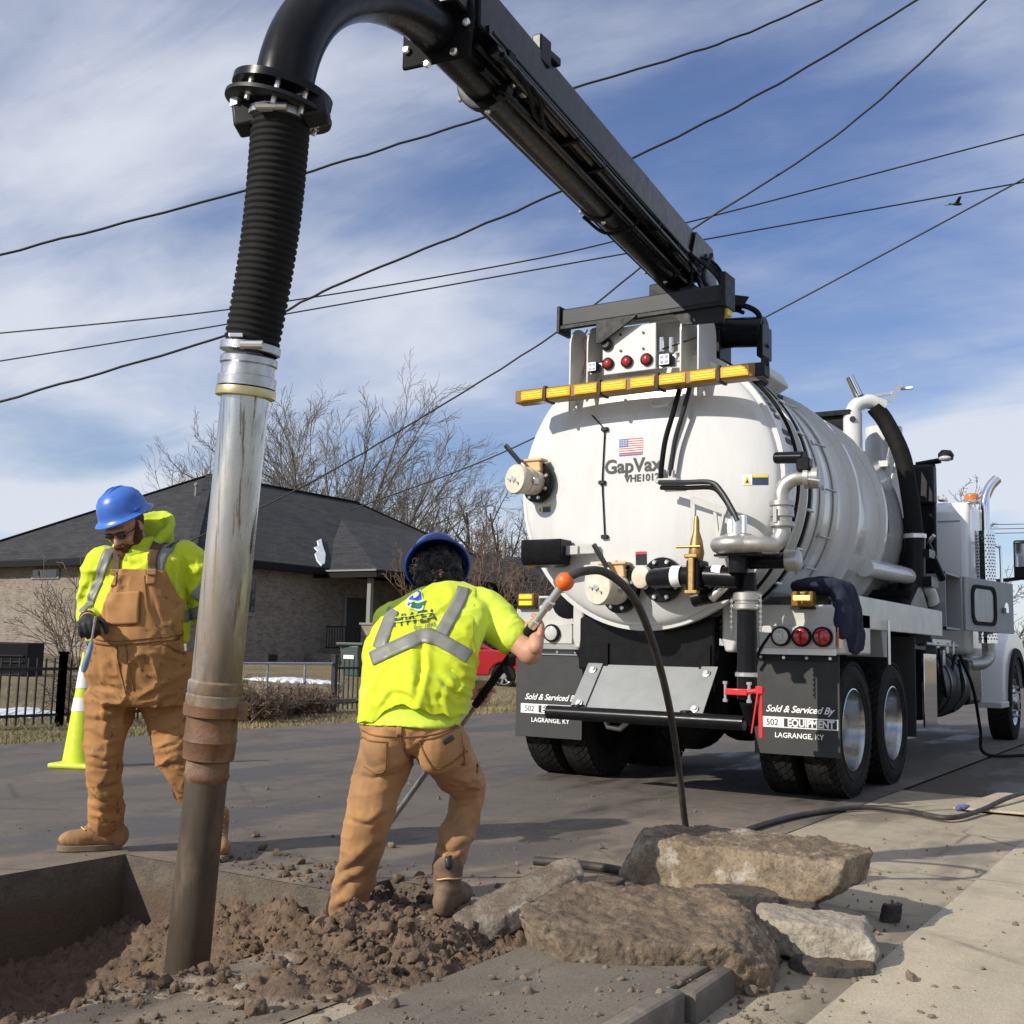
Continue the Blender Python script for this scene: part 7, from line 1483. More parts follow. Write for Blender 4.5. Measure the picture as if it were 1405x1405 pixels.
seam2([(550, 990), (553, 1010), (560, 1035), (570, 1043)], .006); seam2([(495, 1003), (550, 1006), (600, 1002), (646, 990)], .005); seam2([(660, 1000), (656, 1040), (652, 1075)], .004)
patch('belt_loop', [B(547, 986), B(554, 986), B(554, 1004), B(547, 1004)], VD, bvt, .006, M['pants'], pants, n=4)
lb = patch('pocket_label', [B(608, 1011), B(620, 1006), B(623, 1012), B(611, 1017)], VD, bvt, .005, M['ink'], pants, n=4, thick=.003)
patch('label_mark', [B(612, 1011), B(618, 1008.5), B(620, 1011), B(614, 1013.5)], VD, bvh_of(pants, lb), .003, M['flagred'], pants, n=3, thick=.002)
# hem flap over the boot
boot(gnd(614, 1258), AW * .9 + RI * .25, M['bootbr'], w2, laces=False, shaft=.21)
bt2 = boot(anL2 + V(0, .0, -.12), AW * .6 - RI * .5, M['bootbr'], w2, laces=False, shaft=.18)
hb = bvh_of(*[o for o in w2.children if o.name.startswith('boot')])
ribbon('pull_tab', [at(612, 1190, 4.3), at(613, 1205, 4.3)], .022, _f, hb, .006, M['ink'], w2, n=4, m=3)
ribbon('heel_seam', [at(597, 1222, 4.3), at(612, 1219, 4.3), at(630, 1222, 4.3)], .006, _f, hb, .003, M['tanpaint'], w2, n=6, m=3)
# hair and hat
hm = MB(); hm.ellipsoid(hc2 + V(0, 0, .012) - AW * .02, (RI * .100, AW * .10, V(0, 0, .085)), 22, 14); hm.ellipsoid(A2(603, 800, 4.86), (RI * .092, AW * .06, V(0, 0, .05)), 18, 10)
hair = cloth('hair', hm, M['hair'], w2, .006, 2, lambda co, no: .016 * ridged(co * 26, 2, 5) + .010 * fbm(co * 55, 2, 8))
rn = random.Random(3); cm = MB(); hv = getco(hair.data); hn = getno(hair.data)
for k in range(420):
    i = rn.randrange(len(hv)); p = Vector(hv[i]); n_ = Vector(hn[i]); a, b, _ = basis(n_); r_ = rn.uniform(.007, .014); ph = rn.uniform(0, 6.3)
    cm.tube([p + n_ * (.002 + .010 * t) + (a * cos(ph + t * 5) + b * sin(ph + t * 5)) * r_ for t in np.linspace(0, 1, 8)], .0022, 4)
stuff(cm.build('curls', M['hair'], hair, smooth=180, fix=False))
hat_mesh(A2(600, 775, 4.98), V(0, 0, .66) + AW * .72 - RI * .12, AW * .7 - V(0, 0, .7), M['hatdark'], w2, s=1.02)
# ================================================================== far side of the road
structure(cellsheet('lawn', [-140, -60, -40, -30, -26, -20, -14, -12.5, -11.3, -10.3], [-80, 0, 10, 20, 30, 40, 60, 200], [], lambda X, Y: np.interp(-X, [10.3, 11.3, 14, 26, 40, 140], [-.008, -.03, .0, .40, .5, .5]), M['lawn']))
M['gravel'] = ground_mat('muddy_gravel', (0.105, 0.083, 0.06), (0.07, 0.056, 0.042), 0.8, -0.3, dustcol=(0.16, 0.125, 0.09))
structure(cellsheet('gravel_verge', [-2.3, -1.1, 6], [8.3, 9.6, 90], [(-2.3, -1.1, 8.3, 9.6)], -0.014, M['gravel'], 0.5, lambda X, Y: X * 0))
def lz(x): return float(np.interp(-x, [10.3, 11.3, 14, 26, 40, 140], [-.008, -.03, .0, .40, .5, .5]))
ps = thing('paving_slab', (-1.3, 9.2, 0), 'pale concrete paving slab at the kerb past the drain', 'paving slab')
MB().prism([V(-1.72, 8.62, 0), V(-.2, 8.72, 0), V(-.2, 9.9, 0), V(-1.62, 9.85, 0)], (0, 0, .016)).build('slab', M['drive'], ps, bevel=.01)
# --- house
def brick_mat():
    t = NT('mottled_brick'); n = t.N.new('ShaderNodeTexBrick'); t.L.new(t.vec((1, 1, 1)), n.inputs['Vector'])
    geo = t.N.new('ShaderNodeSeparateXYZ'); t.L.new(t.tc, geo.inputs[0]); cmb = t.N.new('ShaderNodeCombineXYZ'); t.L.new(t.math('ADD', geo.outputs['X'], geo.outputs['Y']), cmb.inputs[0]); t.L.new(geo.outputs['Z'], cmb.inputs[1]); t.L.new(cmb.outputs[0], n.inputs['Vector'])
    n.inputs['Scale'].default_value = 1.0; n.inputs['Brick Width'].default_value = .23; n.inputs['Row Height'].default_value = .078; n.inputs['Mortar Size'].default_value = .011; n.inputs['Mortar Smooth'].default_value = .2
    n.inputs['Color1'].default_value = (.215, .178, .142, 1); n.inputs['Color2'].default_value = (.085, .068, .058, 1); n.inputs['Mortar'].default_value = (.22, .205, .18, 1); n.inputs['Bias'].default_value = -.25
    col = t.mix(t.rng(t.noise(2.4, 6, .7), .38, .62, 0, .55), n.outputs['Color'], (.30, .262, .212)); col = t.mix(t.rng(t.noise(5.2, 5, .7, t.vec((1, 1, 3))), .5, .66, 0, .6), col, (.085, .065, .055))
    return t.done(col, .92, t.bump(n.outputs['Fac'], -.4, .02))
M['brick'] = brick_mat()
def roof_mat():
    t = NT('dark_shingles'); s = t.N.new('ShaderNodeSeparateXYZ'); t.L.new(t.tc, s.inputs[0]); n = t.N.new('ShaderNodeTexBrick'); cmb = t.N.new('ShaderNodeCombineXYZ'); t.L.new(t.math('ADD', s.outputs['X'], s.outputs['Y']), cmb.inputs[0]); t.L.new(s.outputs['Z'], cmb.inputs[1]); t.L.new(cmb.outputs[0], n.inputs['Vector'])
    n.inputs['Scale'].default_value = 1.0; n.inputs['Brick Width'].default_value = .42; n.inputs['Row Height'].default_value = .10; n.inputs['Mortar Size'].default_value = .012; n.inputs['Color1'].default_value = (.014, .014, .016, 1); n.inputs['Color2'].default_value = (.040, .039, .041, 1); n.inputs['Mortar'].default_value = (.004, .004, .004, 1); n.inputs['Bias'].default_value = 0
    col = t.mix(t.rng(t.noise(1.1, 7, .65), .35, .65, 0, .45), n.outputs['Color'], (.046, .045, .046)); col = t.mix(t.rng(t.noise(.35, 5, .6), .5, .7, 0, .4), col, (.012, .012, .013))
    return t.done(col, .92, t.bump(n.outputs['Fac'], -.8, .03))
M['roof'] = roof_mat(); M['fascia'] = mk('black_fascia', (.005, .005, .006), rough=.6, spec=.2); M['porchwhite'] = mk('porch_paint', (.20, .20, .19), rough=.6); M['snow'] = mk('old_snow', (.70, .73, .78), (.60, .62, .66), rough=.8, nscale=4, bump=.4, bscale=12)
HX, HY = -28.0, 25.0; EZ = 3.80; HB_ = .30; HW, HL = 13.0, 22.0; PK = 7.72; OVH = .55
house = thing('brick_house', (HX, HY, HB_), 'low brick house with dark hipped shingle roof across the road', 'house')
def hp(name, mb, mat, par=house, **k): return mb.build(name, mat, par, **k)
wall_h = EZ - .12
hp('wall', MB().box(V(HX - HW / 2, HY + .15, (HB_ + wall_h) / 2 - .1), (HW, .3, wall_h - HB_ + .3)), M['brick'])
hp('wall', MB().box(V(HX - .15, HY + HL / 2, (HB_ + wall_h) / 2 - .1), (.3, HL - .6, wall_h - HB_ + .3)), M['brick'])
hp('wall', MB().box(V(HX - HW / 2, HY + HL - .15, (HB_ + wall_h) / 2), (HW, .3, wall_h - HB_)), M['brick'])
hp('wall', MB().box(V(HX - HW + .15, HY + HL / 2, (HB_ + wall_h) / 2), (.3, HL - .6, wall_h - HB_)), M['brick'])
x0, x1, y0, y1 = HX - HW - OVH, HX + OVH, HY - OVH, HY + HL + OVH; xm = (x0 + x1) / 2; hw = (x1 - x0) / 2
c = [V(x0, y0, EZ), V(x1, y0, EZ), V(x1, y1, EZ), V(x0, y1, EZ)]; r0, r1 = V(xm, y0 + hw, PK), V(xm, y1 - hw, PK); dn_ = V(0, 0, -.05)
roof = hp('roof', MB().add(c + [r0, r1] + [p + dn_ for p in c], [(0, 1, 4), (1, 2, 5, 4), (2, 3, 5), (3, 0, 4, 5), (6, 7, 1, 0), (7, 8, 2, 1), (8, 9, 3, 2), (9, 6, 0, 3), (9, 8, 7, 6)]), M['roof'])
for a, b in ((c[0], r0), (c[1], r0), (r0, r1), (c[1] * .0 + c[2], r1)): hp('ridge_cap', MB().bar(a + V(0, 0, .03), b + V(0, 0, .03), .3, .03), M['roof'], roof)
hp('fascia', MB().box(V((x0 + x1) / 2, y0 - .02, EZ - .15), (x1 - x0, .04, .22)), M['fascia'], roof); hp('fascia', MB().box(V(x1 + .02, (y0 + y1) / 2, EZ - .15), (.04, y1 - y0, .22)), M['fascia'], roof)
hp('soffit', MB().box(V((x0 + x1) / 2, y0 + .27, EZ - .2), (x1 - x0, .55, .04)), M['fascia'], roof); hp('soffit', MB().box(V(x1 - .27, (y0 + y1) / 2, EZ - .21), (.55, y1 - y0, .04)), M['fascia'], roof)
def win(px0, py0, px1, py1, plane):
    if plane == 'y': a, b = aty(px0, py0, HY), aty(px1, py1, HY); cx, cz, w, h = (a.x + b.x) / 2, (a.z + b.z) / 2, abs(b.x - a.x), abs(a.z - b.z); mk_ = lambda off, sw, sh, t: MB().box(V(cx, HY - off, cz), (w * sw, t, h * sh))
    else: a, b = atx(px0, py0, HX), atx(px1, py1, HX); cy, cz, w, h = (a.y + b.y) / 2, (a.z + b.z) / 2, abs(b.y - a.y), abs(a.z - b.z); mk_ = lambda off, sw, sh, t: MB().box(V(HX + off, cy, cz), (t, w * sw, h * sh))
    f_ = hp('window', mk_(.0, 1.0, 1.0, .10), M['porchwhite']); hp('pane', mk_(.045, .84, .80, .03), M['glass'], f_); return f_
wn_ = win(45, 781, 82, 794, 'y'); a = aty(62, 787, HY); hp('mullion', MB().box(V(a.x - .28, HY - .07, a.z), (.05, .03, .26)), M['porchwhite'], wn_)
win(335, 786, 349, 846, 'x')
q = atx(374, 902, HX); hp('crawl_vent', MB().box(V(HX + .01, q.y, q.z), (.06, .4, .22)), M['ink'])
# porch wing with its own hip
q0 = atx(447, 789, -27.45); YW = q0.y; wl = 11.0; ez = EZ - .10; wx1 = aty(518, 784, YW).x; pz_ = ez + 1.75; _n = (c[2] - c[1]).cross(r0 - c[1]).normalized(); _d = _ray(466, 716); _t = (c[1] - Vector((0, 0, CAM_H))).dot(_n) / _d.dot(_n); apx = Vector((0, 0, CAM_H)) + _d * _t + V(.1, 0, .1)
cw = [V(-27.6, YW, ez), V(wx1, YW, ez), V(wx1, YW + wl, ez), V(-27.6, YW + wl, ez)]; rr0, rr1 = apx, V(apx.x, apx.y + 5.5, apx.z)
pr2 = hp('porch_roof', MB().add(cw + [rr0, rr1] + [p + dn_ for p in cw], [(0, 1, 4), (1, 2, 5, 4), (2, 3, 5), (3, 0, 4, 5), (6, 7, 1, 0), (7, 8, 2, 1), (8, 9, 3, 2), (9, 6, 0, 3), (9, 8, 7, 6)]), M['roof'])
hp('fascia', MB().box(V((-28 + wx1) / 2, YW - .02, ez - .16), (wx1 + 28, .05, .22)), M['fascia'], pr2); hp('fascia', MB().box(V(wx1 + .02, YW + wl / 2, ez - .16), (.05, wl, .22)), M['fascia'], pr2); hp('gutter', MB().box(V((-28 + wx1) / 2, YW - .06, ez - .02), (wx1 + 28, .08, .06)), M['porchwhite'], pr2)
hp('porch_floor', MB().box(V(-26.7, YW + 4, .55), (2.5, 8.6, .35)), M['brick'])
for y in (YW + .35, YW + 4.0, YW + 7.6): hp('porch_post', MB().box(V(-25.65, y, 2.05), (.16, .16, 2.75)), M['porchwhite'])
q = atx(513, 880, -25.6); hp('brick_pier', MB().box(V(-25.6, q.y, 1.15), (.6, .75, 1.25)), M['brick'], bevel=.02); hp('pier_cap', MB().box(V(-25.6, q.y, 1.81), (.7, .85, .07)), M['porchwhite'])
dq = atx(487, 840, HX); dr = hp('door', MB().box(V(HX + .03, dq.y, 1.75), (.08, 1.05, 2.15)), M['ink']); hp('door_frame', MB().box(V(HX + .02, dq.y - .62, 1.8), (.1, .14, 2.3)), M['porchwhite'], dr); hp('door_frame', MB().box(V(HX + .02, dq.y + .62, 1.8), (.1, .14, 2.3)), M['porchwhite'], dr)
wq = hp('window', MB().box(V(HX + .02, dq.y + 3.0, 2.05), (.08, 1.3, 1.3)), M['porchwhite']); hp('pane', MB().box(V(HX + .05, dq.y + 3.0, 2.05), (.05, 1.1, 1.1)), M['glass'], wq)
rl = hp('porch_rail', MB().bar(V(-27.6, YW + .3, 1.70), V(-25.9, YW + .3, 1.70), .05, .05), M['ink'])
hp('bottom_rail', MB().bar(V(-27.6, YW + .3, .95), V(-25.9, YW + .3, .95), .05, .05), M['ink'], rl)
for k in range(14): hp('baluster', MB().box(V(-27.55 + k * .125, YW + .3, 1.3), (.025, .025, .8)), M['ink'], rl)
for k in range(3): hp('porch_step', MB().box(V(-26.8, YW - .35 - .3 * k, .52 - .16 * k), (1.6, .32, .16)), M['brick'])
# snow left on the roof: lies on the slope
sn = np.array((c[2] - c[1]).cross(r0 - c[1]).normalized());  sn = sn * (1 if sn[2] > 0 else -1)
def on_roof(px, py):
    d = _ray(px, py); o = Vector((0, 0, CAM_H)); nn = Vector(sn); t = (c[1] - o).dot(nn) / d.dot(nn); return o + d * t
pp_ = [(437 - 3, 744), (440, 741), (442, 751), (446, 762), (445, 775), (440, 778), (434, 771), (431, 762), (435, 758), (430, 753), (436, 751)]
s0_ = [on_roof(*p) + Vector(sn) * .02 for p in pp_]
tag(MB().prism(s0_, Vector(sn) * .06).build('snow_patch', M['snow'], None, bevel=.02), 'ragged white snow patch left on the dark house roof', 'snow')
hp('roof_vent', MB().cyl(V(xm + 1.6, HY + 4.4, 5.9), V(xm + 1.6, HY + 4.4, 6.9), .05, n=10).sphere(V(xm + 1.6, HY + 4.4, 6.95), .09, 10, 7), M['porchwhite'], roof)

# --- iron fence
FX = -12.3; M['iron'] = mk('black_iron', (.010, .010, .011), rough=.55)
def fence(name, ya, yb, label, post_end=True):
    f = thing(name, (FX, ya, lz(FX)), label, 'fence', 'black iron fence sections'); z = lz(FX); H = .80
    ps_ = np.linspace(ya, yb, max(2, int(abs(yb - ya) / 2.3) + 1))
    for y in ps_: MB().box(V(FX, y, z + H / 2 + .04), (.075, .075, H + .1)).build('post', M['iron'], f); MB().box(V(FX, y, z + H + .10), (.095, .095, .03)).build('post_cap', M['iron'], f)
    for zz_ in (H - .10, .14): MB().bar(V(FX, ya, z + zz_), V(FX, yb, z + zz_), .035, .035).build('rail', M['iron'], f)
    n = int(abs(yb - ya) / .115); me = MB().box(V(0, 0, H / 2), (.018, .018, H)).mesh('picket'); me.materials.append(M['iron'])
    for k in range(1, n):
        o = bpy.data.objects.new('picket', me); COL.objects.link(o); o.location = V(FX, ya + (yb - ya) * k / n, z + .03); own(o, f)
    return f
yA = atx(84, 950, FX).y; yB = atx(310, 950, FX).y; y0_ = atx(-40, 950, FX).y; yC = atx(458, 950, FX).y
fence('iron_fence', y0_, yA, 'black iron picket fence at the left edge up to its corner post'); fence('iron_fence', yA, yB, 'black iron picket fence behind the worker in overalls'); fence('iron_fence', yC, yC + 3.4, 'black iron picket fence left of the bending worker')
pf_ = thing('rail_fence', (FX, yB, lz(FX)), 'low thin pipe rail along the brown hedge between the iron fences', 'fence'); a, b = atx(335, 910, FX), atx(456, 907, FX)
MB().cyl(V(FX, yB, a.z), V(FX, yC, a.z), .018, n=8).build('top_rail', M['steel'], pf_); 
for t in (0, .35, .7, 1): MB().cyl(V(FX, yB + (yC - yB) * t, lz(FX)), V(FX, yB + (yC - yB) * t, a.z), .022, n=8).build('post', M['steel'], pf_)
q = gnd(387, 984); st_ = thing('wooden_stake', q, 'short dark wooden stake with a low rail in front of the hedge', 'stake'); MB().box(q + V(0, 0, .15), (.10, .10, .34)).build('stake', M['bootbr'], st_); MB().bar(q + V(0, -2.0, .20), q + V(0, 1.6, .20), .05, .06).build('rail', M['conc_grey'], st_)
# wheelie bin, dark unit, snow on the lawn
bq = aty(487, 905, 27.5); bq = at(487, 906, 31.0); bn = thing('wheelie_bin', bq, 'green wheelie bin with white label in front of the porch', 'bin'); M['bin'] = mk('bin_green', (.045, .075, .062), rough=.5)
zb_ = lz(bq.x); bq = V(bq.x, bq.y, zb_)
MB().prism([bq + V(-.26, -.2, 0), bq + V(.26, -.2, 0), bq + V(.33, -.28, .82), bq + V(-.33, -.28, .82)], RI * .0 + V(-.18, .5, 0)).build('body', M['bin'], bn, bevel=.03); MB().box(bq + V(-.05, -.0, .87), (.80, .68, .09), Matrix.Rotation(.3, 3, 'Z')).build('lid', M['bin'], bn, bevel=.03)
MB().box(bq + V(.0, -.27, .52), (.36, .01, .10)).build('label', M['decal'], bn)
for sg in (-1, 1): MB().cyl(bq + V(sg * .28 - .1, .35, .1), bq + V(sg * .34 - .1, .35, .1), .1, n=12).build('wheel', M['tyre'], bn)
uq = at(14, 908, 24.0); un = thing('dark_bin', uq, 'dark slatted box unit standing behind the iron fence at left', 'box'); MB().box(uq + V(0, 0, .02), (1.1, .8, .78), Matrix.Rotation(YAW, 3, 'Z')).build('box', M['fascia'], un, bevel=.03)
for k in range(4): MB().box(uq - _f * .42 + V(0, 0, -.2 + k * .13), (.9, .02, .03), Matrix.Rotation(YAW, 3, 'Z')).build('slat', M['railgrey'], un)
def snow(px0, px1, py, dep, label, h=.10):
    a, b = at(px0, py, dep), at(px1, py, dep); d = (b - a); n = 40; mb = MB(); w = Vector((-d.y, d.x, 0)).normalized(); rs = []
    for k in range(n):
        t = k / (n - 1); p = a + d * t; p.z = lz(p.x) - .02; s = sin(pi * min(max(t, .03), .97)) ** .5 * (.85 + .16 * sin(k * 1.1) * sin(k * .7 + 1))
        rs.append([p + w * .9 * s * cos(f) + V(0, 0, h * 2.2 * s * max(sin(f), -.1)) for f in np.linspace(0, 2 * pi, 11)[:-1]])
    return tag(mb.rings(rs).build('snow_bank', M['snow'], None, smooth=180), label, 'snow', 'snow left on the lawn')
snow(336, 470, 925, 27.0, 'long white snow bank on the lawn behind the brown hedge', .055); snow(-30, 84, 982, 15.6, 'white snow strip behind the iron fence at the left', .05)

# --- bare trees and brush
def bark(name, a, b): return mk(name, a, b, rough=.95, nscale=6)
M['bark'] = bark('grey_bark', (.125, .106, .090), (.19, .165, .14)); M['bark2'] = bark('brown_bark', (.095, .068, .050), (.15, .108, .078)); M['twig'] = bark('twig_brown', (.125, .085, .060), (.19, .135, .095))
def grow(seed, H, stems, spread, lv=(7, 7, 5), r0=.16, fan=.55, up=.35, twig=.010, bare=.12):
    rg = random.Random(seed); trunk, crown = MB(), MB()
    def br(p, d, L, r, level, mb):
        n = 5 if level < 2 else 3; pts = [p]; rs = [r]; dd = d.copy()
        for k in range(n):
            dd = (dd + Vector((rg.gauss(0, .13), rg.gauss(0, .13), rg.gauss(0, .10) + up * .16)) * (1 if level else .6)).normalized(); p = p + dd * L / n; pts.append(p); rs.append(max(r * (1 - .72 * (k + 1) / n), twig))
        mb.tube(pts, rs, 6 if level == 0 else (4 if level == 1 else 3), caps=False)
        if level < len(lv):
            m = lv[level]
            for k in range(m):
                t = bare + (1 - bare) * (k + rg.random()) / m; i = min(int(t * n), n - 1); q = pts[i].lerp(pts[i + 1], t * n - i); a, b, _ = basis((pts[i + 1] - pts[i])); ph = rg.uniform(0, 6.28)
                nd = ((pts[i + 1] - pts[i]).normalized() * rg.uniform(.7, 1.15) + (a * cos(ph) + b * sin(ph)) * rg.uniform(.45, .95) * fan * 1.6 + V(0, 0, up * .5)).normalized()
                br(q, nd, L * rg.uniform(.30, .55) * (1.12 - .45 * t), max(rs[i] * .55, twig), level + 1, crown)
    for s in range(stems):
        ph = 2 * pi * s / stems + rg.uniform(-.4, .4); sp = spread * rg.uniform(.35, 1.0) if stems > 1 else .05
        br(V(rg.uniform(-.2, .2), rg.uniform(-.2, .2), 0), V(cos(ph) * sp, sin(ph) * sp, 1).normalized(), H * rg.uniform(.75, 1), r0 * rg.uniform(.8, 1.15), 0, trunk)
    return trunk, crown
def tree(px, py, dep, seed, label, H, stems=5, spread=.5, mat='bark', group='bare winter trees behind the house', zb=None, name='bare_tree', **k):
    p = at(px, py, dep); p.z = lz(p.x) if zb is None else zb; t = thing(name, p, label, 'tree' if 'tree' in name else 'shrub', group); tr, cr = grow(seed, H, stems, spread, **k)
    for mb, nm, m in ((tr, 'trunk', mat), (cr, 'crown', mat)):
        mb.v = [(x + p.x, y + p.y, z + p.z) for x, y, z in mb.v]; mb.build(nm, M[m], t, smooth=180, fix=False)
    return t
tree(462, 700, 69, 3, 'rounded many-stemmed bare tree fanning out behind the middle of the house roof', 14.6, 17, .85, r0=.15, lv=(10, 9, 6), fan=.50, up=.16, twig=.011)
tree(345, 700, 76, 5, 'bare tree half hidden behind the steel suction pipe', 12.5, 10, .6, r0=.13, lv=(9, 8, 5), fan=.5, up=.16, twig=.008)
tree(585, 700, 68, 8, 'bare tree with arching twigs right of the rounded tree', 10.4, 10, .75, r0=.11, lv=(10, 8, 6), fan=.55, up=.12, twig=.008)
tree(672, 700, 70, 12, 'brown spreading bare tree left of the tank', 10.0, 3, .5, mat='bark2', lv=(8, 8, 5), r0=.22, fan=.7, up=.1, twig=.010)
tree(728, 700, 74, 15, 'brown bare tree just behind the left edge of the tank', 10.0, 3, .5, mat='bark2', lv=(8, 8, 5), r0=.2, fan=.7, up=.1, twig=.010)
tree(625, 700, 78, 18, 'low brown bare tree between house roof and worker hat', 9.5, 4, .6, mat='twig', lv=(8, 8, 5), r0=.14, fan=.7, up=.1, twig=.010)
tree(700, 700, 58, 19, 'thin dark bare tree above the bending worker right shoulder', 7.0, 3, .5, mat='bark2', lv=(8, 8, 5), r0=.12, fan=.7, up=.1, twig=.014)
tree(1318, 800, 48, 22, 'bare tree with drooping twigs behind the truck cab', 8.4, 3, .5, mat='bark', lv=(8, 8, 5), r0=.16, fan=.8, up=-.05, zb=0, twig=.012)
tree(1402, 840, 62, 27, 'small bare tree at the right edge behind the mirror', 5.4, 3, .5, mat='bark', lv=(7, 6, 5), r0=.12, fan=.8, up=.05, zb=0, twig=.014)
tree(648, 880, 40, 31, 'brown thicket behind the bending worker at the porch side', 4.5, 9, .9, mat='twig', lv=(6, 6, 4), r0=.05, fan=.8, name='dry_shrub', group='leafless shrubs in the yards', twig=.010)
tree(705, 880, 46, 33, 'brown thicket left of the truck tail lamps', 5.5, 9, .9, mat='twig', lv=(6, 6, 4), r0=.05, fan=.8, name='dry_shrub', group='leafless shrubs in the yards', twig=.010)
tree(100, 920, 26.5, 35, 'leafless arching shrub against the lit house wall beside the black glove', 2.4, 12, 1.0, mat='twig', lv=(6, 5), r0=.018, fan=.5, up=.0, name='dry_shrub', group='leafless shrubs in the yards', twig=.007, bare=.05)
for k, (px, dp, hh) in enumerate(((345, 15.6, .66), (372, 16.4, .56), (402, 17.0, .52), (432, 17.8, .5), (120, 15.0, .7))):
    tree(px, 950, dp, 40 + k, ('brown twiggy hedge bush right beside the suction pipe', 'brown twiggy hedge bush second from the suction pipe', 'brown twiggy hedge bush in the middle of the hedge row', 'brown twiggy hedge bush next to the iron fence post', 'brown twiggy bush behind the fence beside the traffic cone')[k], hh, 26, 1.5, mat='twig', lv=(7, 5), r0=.012, fan=.8, up=.0, name='hedge_bush', group='brown hedge bushes along the fence', twig=.005, bare=.05)
def row_wood(name, pts, label, seed, h=6):
    rg = random.Random(seed); mb = MB()
    for (x, y) in pts:
        H = h * rg.uniform(.6, 1.15)
        for k in range(16):
            b_ = V(x + rg.gauss(0, 1.2), y + rg.gauss(0, 1.2), 0.3); d = V(rg.gauss(0, .32), rg.gauss(0, .32), 1).normalized(); L = H * rg.uniform(.5, 1)
            mb.tube([b_, b_ + d * L * .6, b_ + d * L + V(rg.gauss(0, .5), rg.gauss(0, .5), 0)], [.06, .035, .02], 3, caps=False)
    return stuff(mb.build(name, M['bark2'], None, fix=False))
rg = random.Random(9); row_wood('distant_wood', [(-120 + 3.0 * k + rg.uniform(-2, 2), 120 + rg.uniform(-8, 8)) for k in range(90)] + [(-118 + rg.uniform(-8, 8), -10 + 3.0 * k) for k in range(45)], '', 4)
# far house roof seen behind the porch
h2 = thing('far_house', at(740, 880, 52), 'dark low roofed building beyond the porch behind the worker', 'house'); q = at(735, 880, 50); q.z = .4
MB().box(q + V(0, 0, 1.3), (9, 7, 2.6)).build('wall', M['brick'], h2); MB().prism([q + V(-5, -4, 2.5), q + V(5, -4, 2.5), q + V(0, -4, 4.6)], (0, 8, 0)).build('roof', M['roof'], h2)
for sx in (-2.2, 2.2): w_ = MB().box(q + V(sx, -3.52, 1.5), (1.1, .08, 1.2)).build('window', M['porchwhite'], h2); MB().box(q + V(sx, -3.56, 1.5), (.9, .06, 1.0)).build('pane', M['glass'], w_)
up_ = at(691, 800, 47); up_.z = .3; tag(MB().cyl(up_, up_ + V(0, 0, 5.2), .10, .085, n=10).build('wooden_pole', M['conc_grey'], None), 'thin grey pole standing among the bare trees left of the tank', 'pole')

# --- red car behind the truck
wq_ = gnd(690, 946); cx = V(RI.x, RI.y, 0); cy = V(-RI.y, RI.x, 0)
car = thing('parked_car', wq_, 'red car parked across the road, mostly hidden behind worker and mudflap', 'car'); M['carred'] = mk('red_car_paint', (.42, .012, .018), rough=.25, coat=.8)
P3 = lambda s, w, z: wq_ + cx * s + cy * (w + .12) + V(0, 0, z)
def carprism(name, prof, w0, w1, mat, par=car, bev=.05): return MB().prism([P3(s, w0, z) for s, z in prof], cy * (w1 - w0)).build(name, mat, par, bevel=bev, seg=3)
body = carprism('body', [(-3.5, .30), (-3.55, .75), (-3.4, .98), (-2.6, 1.05), (-.3, 1.02), (.55, .92), (.85, .75), (.88, .32)] + [(.36 * cos(t), .34 + .36 * sin(t)) for t in np.linspace(0, pi, 9)] + [(-2.7 + .36 * cos(t), .34 + .36 * sin(t)) for t in np.linspace(0, pi, 9)], 0, 1.75, M['carred'])
carprism('cabin', [(-3.2, 1.0), (-2.6, 1.48), (-1.2, 1.52), (-.25, 1.0)], .12, 1.63, M['carred']); carprism('side_glass', [(-2.95, 1.04), (-2.5, 1.40), (-1.25, 1.44), (-.5, 1.04)], .10, .14, M['glass'], car, 0)
carprism('door_handle', [(-1.6, .86), (-1.4, .86), (-1.4, .90), (-1.6, .90)], -.03, .0, M['carred'], body, .005); carprism('headlight', [(.45, .74), (.82, .70), (.80, .80), (.5, .86)], -.012, .3, M['clearlens'], body, .01)
for s in (0, -2.7):
    for w in (.02, 1.52):
        cc = P3(s, w, .335); tw_ = MB().lathe([(.20, .02), (.30, 0), (.335, .04), (.335, .18), (.30, .22), (.20, .2)], cc, cy, 32, closed=True).build('wheel', M['tyre'], car, smooth=40)
        mb = MB().lathe([(.205, .0), (.215, -.005), (.215, .05), (.205, .05)], cc + cy * .02, cy, 32, closed=True).cyl(cc + cy * .015, cc + cy * .05, .06, n=16)
        for k in range(7): a = 2 * pi * k / 7; d = (cx * cos(a) + V(0, 0, sin(a))); mb.bar(cc + d * .05 + cy * .03, cc + d * .21 + cy * .03, .045, .02, up=cy)
        MB().cyl(cc + cy * .08, cc + cy * .09, .2, n=24).build('brake_disc', M['ink'], tw_); mb.build('rim', M['bolt'], tw_, smooth=40)

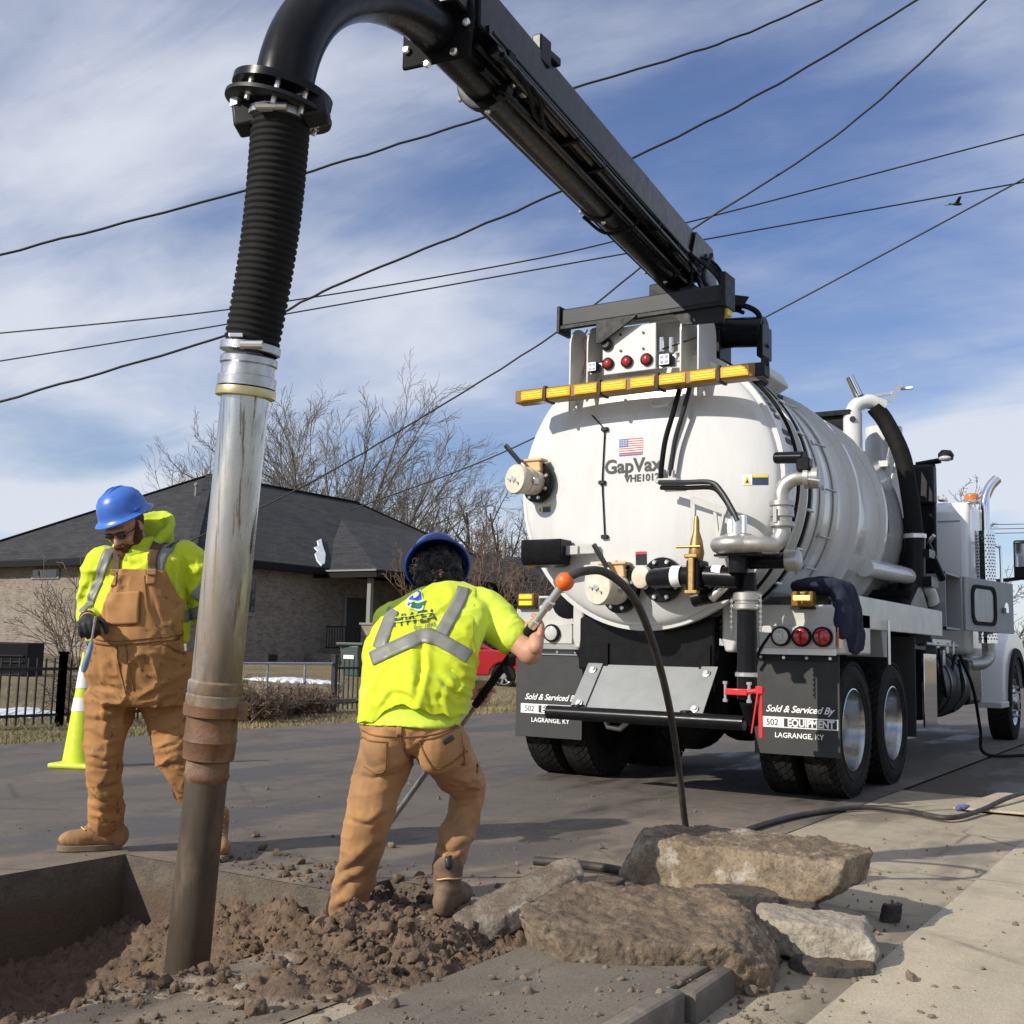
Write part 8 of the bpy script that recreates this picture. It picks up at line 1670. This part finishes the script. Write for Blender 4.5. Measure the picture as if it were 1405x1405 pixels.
# --- overhead wires
def wire(pts, d0, d1, label, r=.013, wav=0.0):
    n = len(pts); P = []
    for i, (x, y) in enumerate(pts): P.append(at(x, y, d0 + (d1 - d0) * (x - pts[0][0]) / (pts[-1][0] - pts[0][0])))
    Q = bez(P, 14)
    if wav:
        Q = [q + V(0, 0, wav * sin(i * 1.7) * (.6 + .4 * sin(i * .37))) for i, q in enumerate(Q)]
    return tag(MB().tube(Q, r, 6).build('power_line', M['wire'], None, smooth=180), label, 'wire', 'overhead wires')
wire([(-60, 365), (330, 263), (640, 169), (760, 129), (1000, 55), (1180, -25)], 15, 17, 'topmost twisted overhead wire crossing behind the boom', .017, .012)
wire([(-60, 568), (310, 460), (470, 388), (750, 271), (1030, 136), (1300, -25)], 15, 16, 'twisted overhead wire second from the top at the boom', .017, .012)
wire([(240, 752), (420, 665), (575, 575), (770, 452), (930, 328), (1160, 176), (1400, -45)], 24, 15, 'steep overhead wire rising from the house roof to the upper right', .016, .008)
wire([(-60, 463), (310, 425), (700, 362), (940, 306), (1460, 170)], 26, 24, 'thin upper one of two nearly level wires behind the boom', .017)
wire([(-60, 505), (310, 445), (830, 353), (1460, 240)], 26, 24, 'thin lower one of two nearly level wires behind the boom', .017)
wire([(480, 700), (705, 614), (1045, 438), (1460, 216)], 30, 22, 'overhead wire passing behind the tank to the right edge', .018)
for k, y in enumerate((718, 724, 730)): wire([(1300, y + 3), (1460, y)], 60, 60, ('upper', 'middle', 'lower')[k] + ' of three fine distant wires right of the exhaust stack', .02)
b_ = at(1313, 280, 42); bird = thing('bird', b_, 'small dark bird gliding in the blue sky at the right', 'bird')
MB().ellipsoid(b_, (RI * .20, AW * .07, V(0, 0, .06)), 12, 8).build('body', M['ink'], bird, smooth=180)
for sg in (-1, 1): MB().prism([b_ + RI * .08 + V(0, 0, .02), b_ - RI * .08 + V(0, 0, .02), b_ - RI * (.14 - .2 * sg * -.5) + V(0, 0, .10) + AW * .42 * sg - RI * .06, b_ + RI * .02 + V(0, 0, .13) + AW * .40 * sg], (0, 0, .015)).build('wing', M['ink'], bird)
MB().prism([b_ - RI * .17, b_ - RI * .30 + AW * .05, b_ - RI * .30 - AW * .05], (0, 0, .012)).build('tail', M['ink'], bird)

# --- dry grass on the verge and lawn
def grass():
    rs = np.random.RandomState(4); n = 42000
    Y = rs.uniform(3, 48, n); X = -10.25 - np.abs(rs.exponential(2.2, n)) - .12 * fbm(np.stack([Y * 1.4, Y * 0, Y * 0], -1), 3, 2)
    X = np.clip(X, -26, -10.1); h = rs.uniform(.02, .075, n) * (1 + .9 * (fbm(np.stack([X * .8, Y * .8, X * 0], -1), 3, 7))); a = rs.uniform(0, 6.28, n); w = .006
    Z = np.interp(-X, [10.3, 11.3, 14, 26, 40], [-.008, -.03, 0, .40, .5]); lean = rs.normal(0, .6, (n, 2)) * h[:, None]
    v = np.empty((n, 3, 3)); v[:, 0] = np.stack([X - w * np.cos(a), Y - w * np.sin(a), Z], -1); v[:, 1] = np.stack([X + w * np.cos(a), Y + w * np.sin(a), Z], -1); v[:, 2] = np.stack([X + lean[:, 0], Y + lean[:, 1], Z + h], -1)
    return npmesh('dry_grass', v.reshape(-1, 3), np.arange(3 * n).reshape(-1, 3))
stuff(link('dry_grass', grass(), mk('straw', (.38, .29, .15), (.27, .215, .10), rough=.9, nscale=1.5, c3=(.13, .13, .05), n3=.4)))
